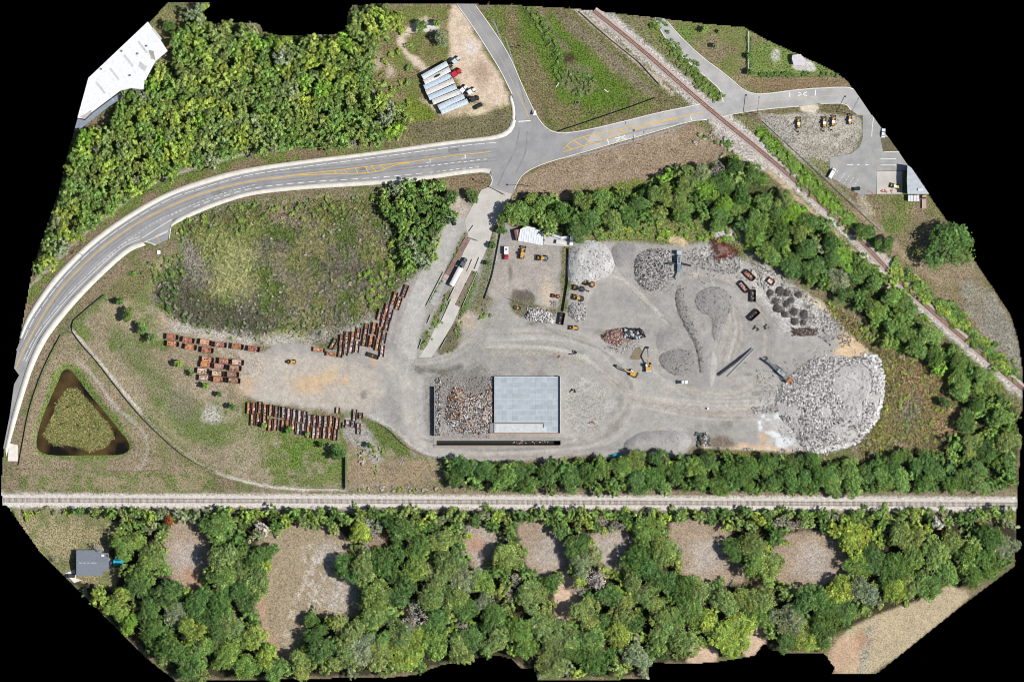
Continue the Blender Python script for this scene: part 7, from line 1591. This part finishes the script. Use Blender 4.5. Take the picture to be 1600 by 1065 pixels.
# ------------------------------------------------------------------ fences
def fence(name, label, pts, h=1.5, post=9.0, screen=(60,62,60), sm=1, panel=True):
    pts = smooth(pts, sm) if sm else pts; A = P(*pts[0]); t = thing(name, label, 'fence', A)
    W = [(X(a) - A.x, Y(b) - A.y) for a, b in pts]; x, y, a = resample(W, post * M); pm_ = None
    for i in range(len(x)):
        if pm_ is None: b = MB(); b.cyl((0, 0, h / 2 + .05), .06, h + .1, 6, col=tuple(lin((120,120,118)))); o = b.build('post', M_METAL, t); pm_ = o.data
        else: o = link('post', pm_, t)
        o.location = (x[i], y[i], 0)
    if panel:
        b = MB()
        for i in range(len(x) - 1): b.bar((x[i], y[i], h * .5), (x[i + 1], y[i + 1], h * .5), .05, h * .92, tuple(lin(screen)))
        b.build('mesh_screen', M_DARK, t)
    b = MB()
    for i in range(len(x) - 1): b.bar((x[i], y[i], h), (x[i + 1], y[i + 1], h), .08, None, tuple(lin((150,150,148))))
    b.build('top_rail', M_METAL, t)
    return t
fence('fence', 'long curving fence with a dark screen sweeping south-east above the pond', [(163,460),(135,483),(107,508),(125,535),(150,562),(185,608),(215,645),(252,682),(290,715),(345,742),(440,762),(538,763)], 1.0, screen=(118,116,108))
fence('fence', 'short straight fence running north from the railway to the dark tree', [(540,763),(540,700)], 2.4, sm=0)
fence('fence', 'roadside fence along the west bank of the pond', [(95,523),(75,560),(58,600),(44,645),(36,690),(28,733)], .8, screen=(90,92,84))
fence('fence', 'low fence along the south side of the pond', [(28,733),(110,735),(200,736),(290,737)], .9, sm=0)
fence('fence', 'fence along the roadside edge of the green triangle', [(872,206),(920,190),(985,168),(1028,152)], 1.6, sm=0)
fence('fence', 'fence along the north-east side of the green triangle', [(905,18),(950,58),(1000,98),(1036,138)], 1.3, sm=0, screen=(90,90,84))
fence('fence', 'fence between the diagonal railway and the eastern gravel lot', [(1192,190),(1240,234),(1300,290),(1380,365)], .7, sm=0, screen=(110,116,104))
fence('fence', 'low fence south of the east end of the yard', [(1095,702),(1180,704),(1290,710)], .9, sm=0, screen=(150,146,138))
fence('fence', 'dark fence on the east side of the fenced compound', [(889,388),(888,440),(880,490)], 1.8, sm=0)
fence('fence', 'fence with weeds across the south of the compound', [(793,466),(830,480),(872,495)], 1.2, sm=0)
fence('fence', 'pale rail fence east of the weighbridge drive', [(783,362),(770,430),(757,468)], 1.2, sm=0, screen=(150,146,138))
fence('gate', 'dark sliding gate across the entrance drive', [(765,292),(776,297),(794,307)], 1.6, sm=0)
fence('fence', 'fence in front of the north-east garden hedge', [(1176,121),(1240,120),(1318,121)], 1.0, sm=0)
fence('silt_fence', 'low edge fence along the haul road bend above the lawn', [(567,655),(590,660),(610,672),(625,690),(645,705),(690,717)], .8, screen=(190,186,180))
t = thing('white_post_row', 'tall white rail standing between the dark clipped trees', 'rail', P(1170, 82)); b = MB(); b.box((0, 0, 1.2), (.25, 22, .2), (.7, .7, .7)); b.build('rail', M_PAINT, t)
for k in range(5): b = MB(); b.box((0, -10 + k * 5, .6), (.15, .15, 1.2), (.6, .6, .6)); b.build('post', M_PAINT, t)

# ------------------------------------------------------------------ poles, signal gantries, lamps
def pole(px, py, h, lb, arm=None, name='utility_pole', c=(96,84,72)):
    t = thing(name, lb, 'pole', P(px, py)); b = MB(); b.cyl((0, 0, h / 2), .17, h, 8, r2=.11, col=tuple(lin(c))); b.build('shaft', M_CONC, t)
    if arm: 
        b = MB(); b.bar((0, 0, h - .3), (arm[0] * M, -arm[1] * M, h - .3), .2, None, tuple(lin((80,80,78)))); b.build('arm', M_METAL, t)
        b = MB(); b.box((arm[0] * M, -arm[1] * M, h - .7), (.5, .7, .8), BLK); b.build('signal_head', M_DARK, t)
    return t
pole(1006, 226, 7, 'railway crossing signal pole south of the east road', (0, -20), 'signal_gantry')
pole(1160, 181, 6, 'railway crossing signal pole beside the south side of the tracks', (20, 0), 'signal_gantry')
pole(1183, 178, 9, 'wooden utility pole east of the level crossing', (3, -26))
pole(1329, 178, 9, 'utility pole at the entrance of the gravel lot', (12, -24))
pole(651, 54, 8, 'tall pole beside the sandy loop track', None)
pole(930, 178, 7, 'thin pale pole on the green triangle', None, c=(214,212,206))
pole(815, 76, 7, 'pale lamp pole west of the green triangle', (12, -2), 'street_lamp', (214,212,206))
pole(116, 392, 7, 'pale lamp pole on the verge outside the curve', (12, 6), 'street_lamp', (214,212,206))
pole(828, 291, 7, 'lamp pole at the corner south of the junction', (-20, 0), 'street_lamp')
pole(240, 297, 7, 'lamp pole north of the curving road', (-8, 0), 'street_lamp')
pole(756, 286, 5, 'short pole at the corner of the yard entrance', (-6, -4), 'street_lamp')
pole(538, 764, 4, 'short post at the foot of the straight lawn fence', None)
t = thing('playground_sign', 'white sign board on the railway crossing approach', 'sign', P(936, 222)); b = MB(); b.cyl((0, 0, 1.3), .06, 2.6, 6, col=(.4, .4, .4)); b.build('post', M_METAL, t); b = MB(); b.box((0, 0, 2.4), (.9, .1, .9), (.04, .04, .04)); b.build('board', M_PAINT, t); t.name = 'road_sign'
t = thing('road_sign', 'triangular white sign beside the northern junction corner', 'sign', P(836, 176)); b = MB(); b.cyl((0, 0, 1.2), .06, 2.4, 6, col=(.4, .4, .4)); b.build('post', M_METAL, t); b = MB(); b.prism([(-.9, -1.4), (.9, -1.2), (0, 1.5)], 2.3, 2.4, (.8, .8, .8)); b.build('board', M_PAINT, t)
t = thing('culvert', 'concrete culvert mouth in the ditch of the green triangle', 'culvert', P(902, 160)); b = MB(); b.cyl((0, 0, .3), 1.2, .6, 14, col=tuple(lin((150,146,140)))); b.build('rim', M_CONC, t); b = MB(); b.cyl((0, 0, .62), .85, .04, 14, col=(.01, .01, .01)); b.build('opening', M_DARK, t)
for px, py, lb, a in ((871,133,'small white headwall at the west side of the ditch bushes', .9), (947,142,'small white headwall at the east side of the ditch bushes', -.6)):
    b = MB(); b.box((0, 0, .35), (2.6, .5, .7), tuple(lin((226,224,218)))); b.box((1.2, .5, .3), (.3, 1.0, .5), tuple(lin((200,198,192)))); o = b.build('headwall', M_CONC); o.location = P(px, py); o.rotation_euler = (0, 0, a); tag(o, lb, 'headwall')
# give look-alike labels of neighbours their place
seen = {}
for o in list(SC.objects):
    if o.parent is None and o.get('label') and o.get('category') == 'tree': seen.setdefault(o['label'], []).append(o)
for lb, os_ in seen.items():
    if len(os_) < 2: continue
    xs_ = [o.location.x for o in os_]; ys_ = [o.location.y for o in os_]; hz = max(xs_) - min(xs_) >= max(ys_) - min(ys_)
    os_.sort(key=lambda o: o.location.x if hz else -o.location.y)
    w = ('western', 'eastern') if hz else ('northern', 'southern')
    nm = [w[0] + 'most'] + [f'{q}' for q in (['middle'] if len(os_) == 3 else ['second', 'third', 'fourth', 'fifth'][:len(os_) - 2])] + [w[1] + 'most']
    for o, n in zip(os_, nm): o['label'] = n + ' ' + lb
print('BUILT', len(bpy.data.objects), sum(len(m.polygons) for m in bpy.data.meshes))
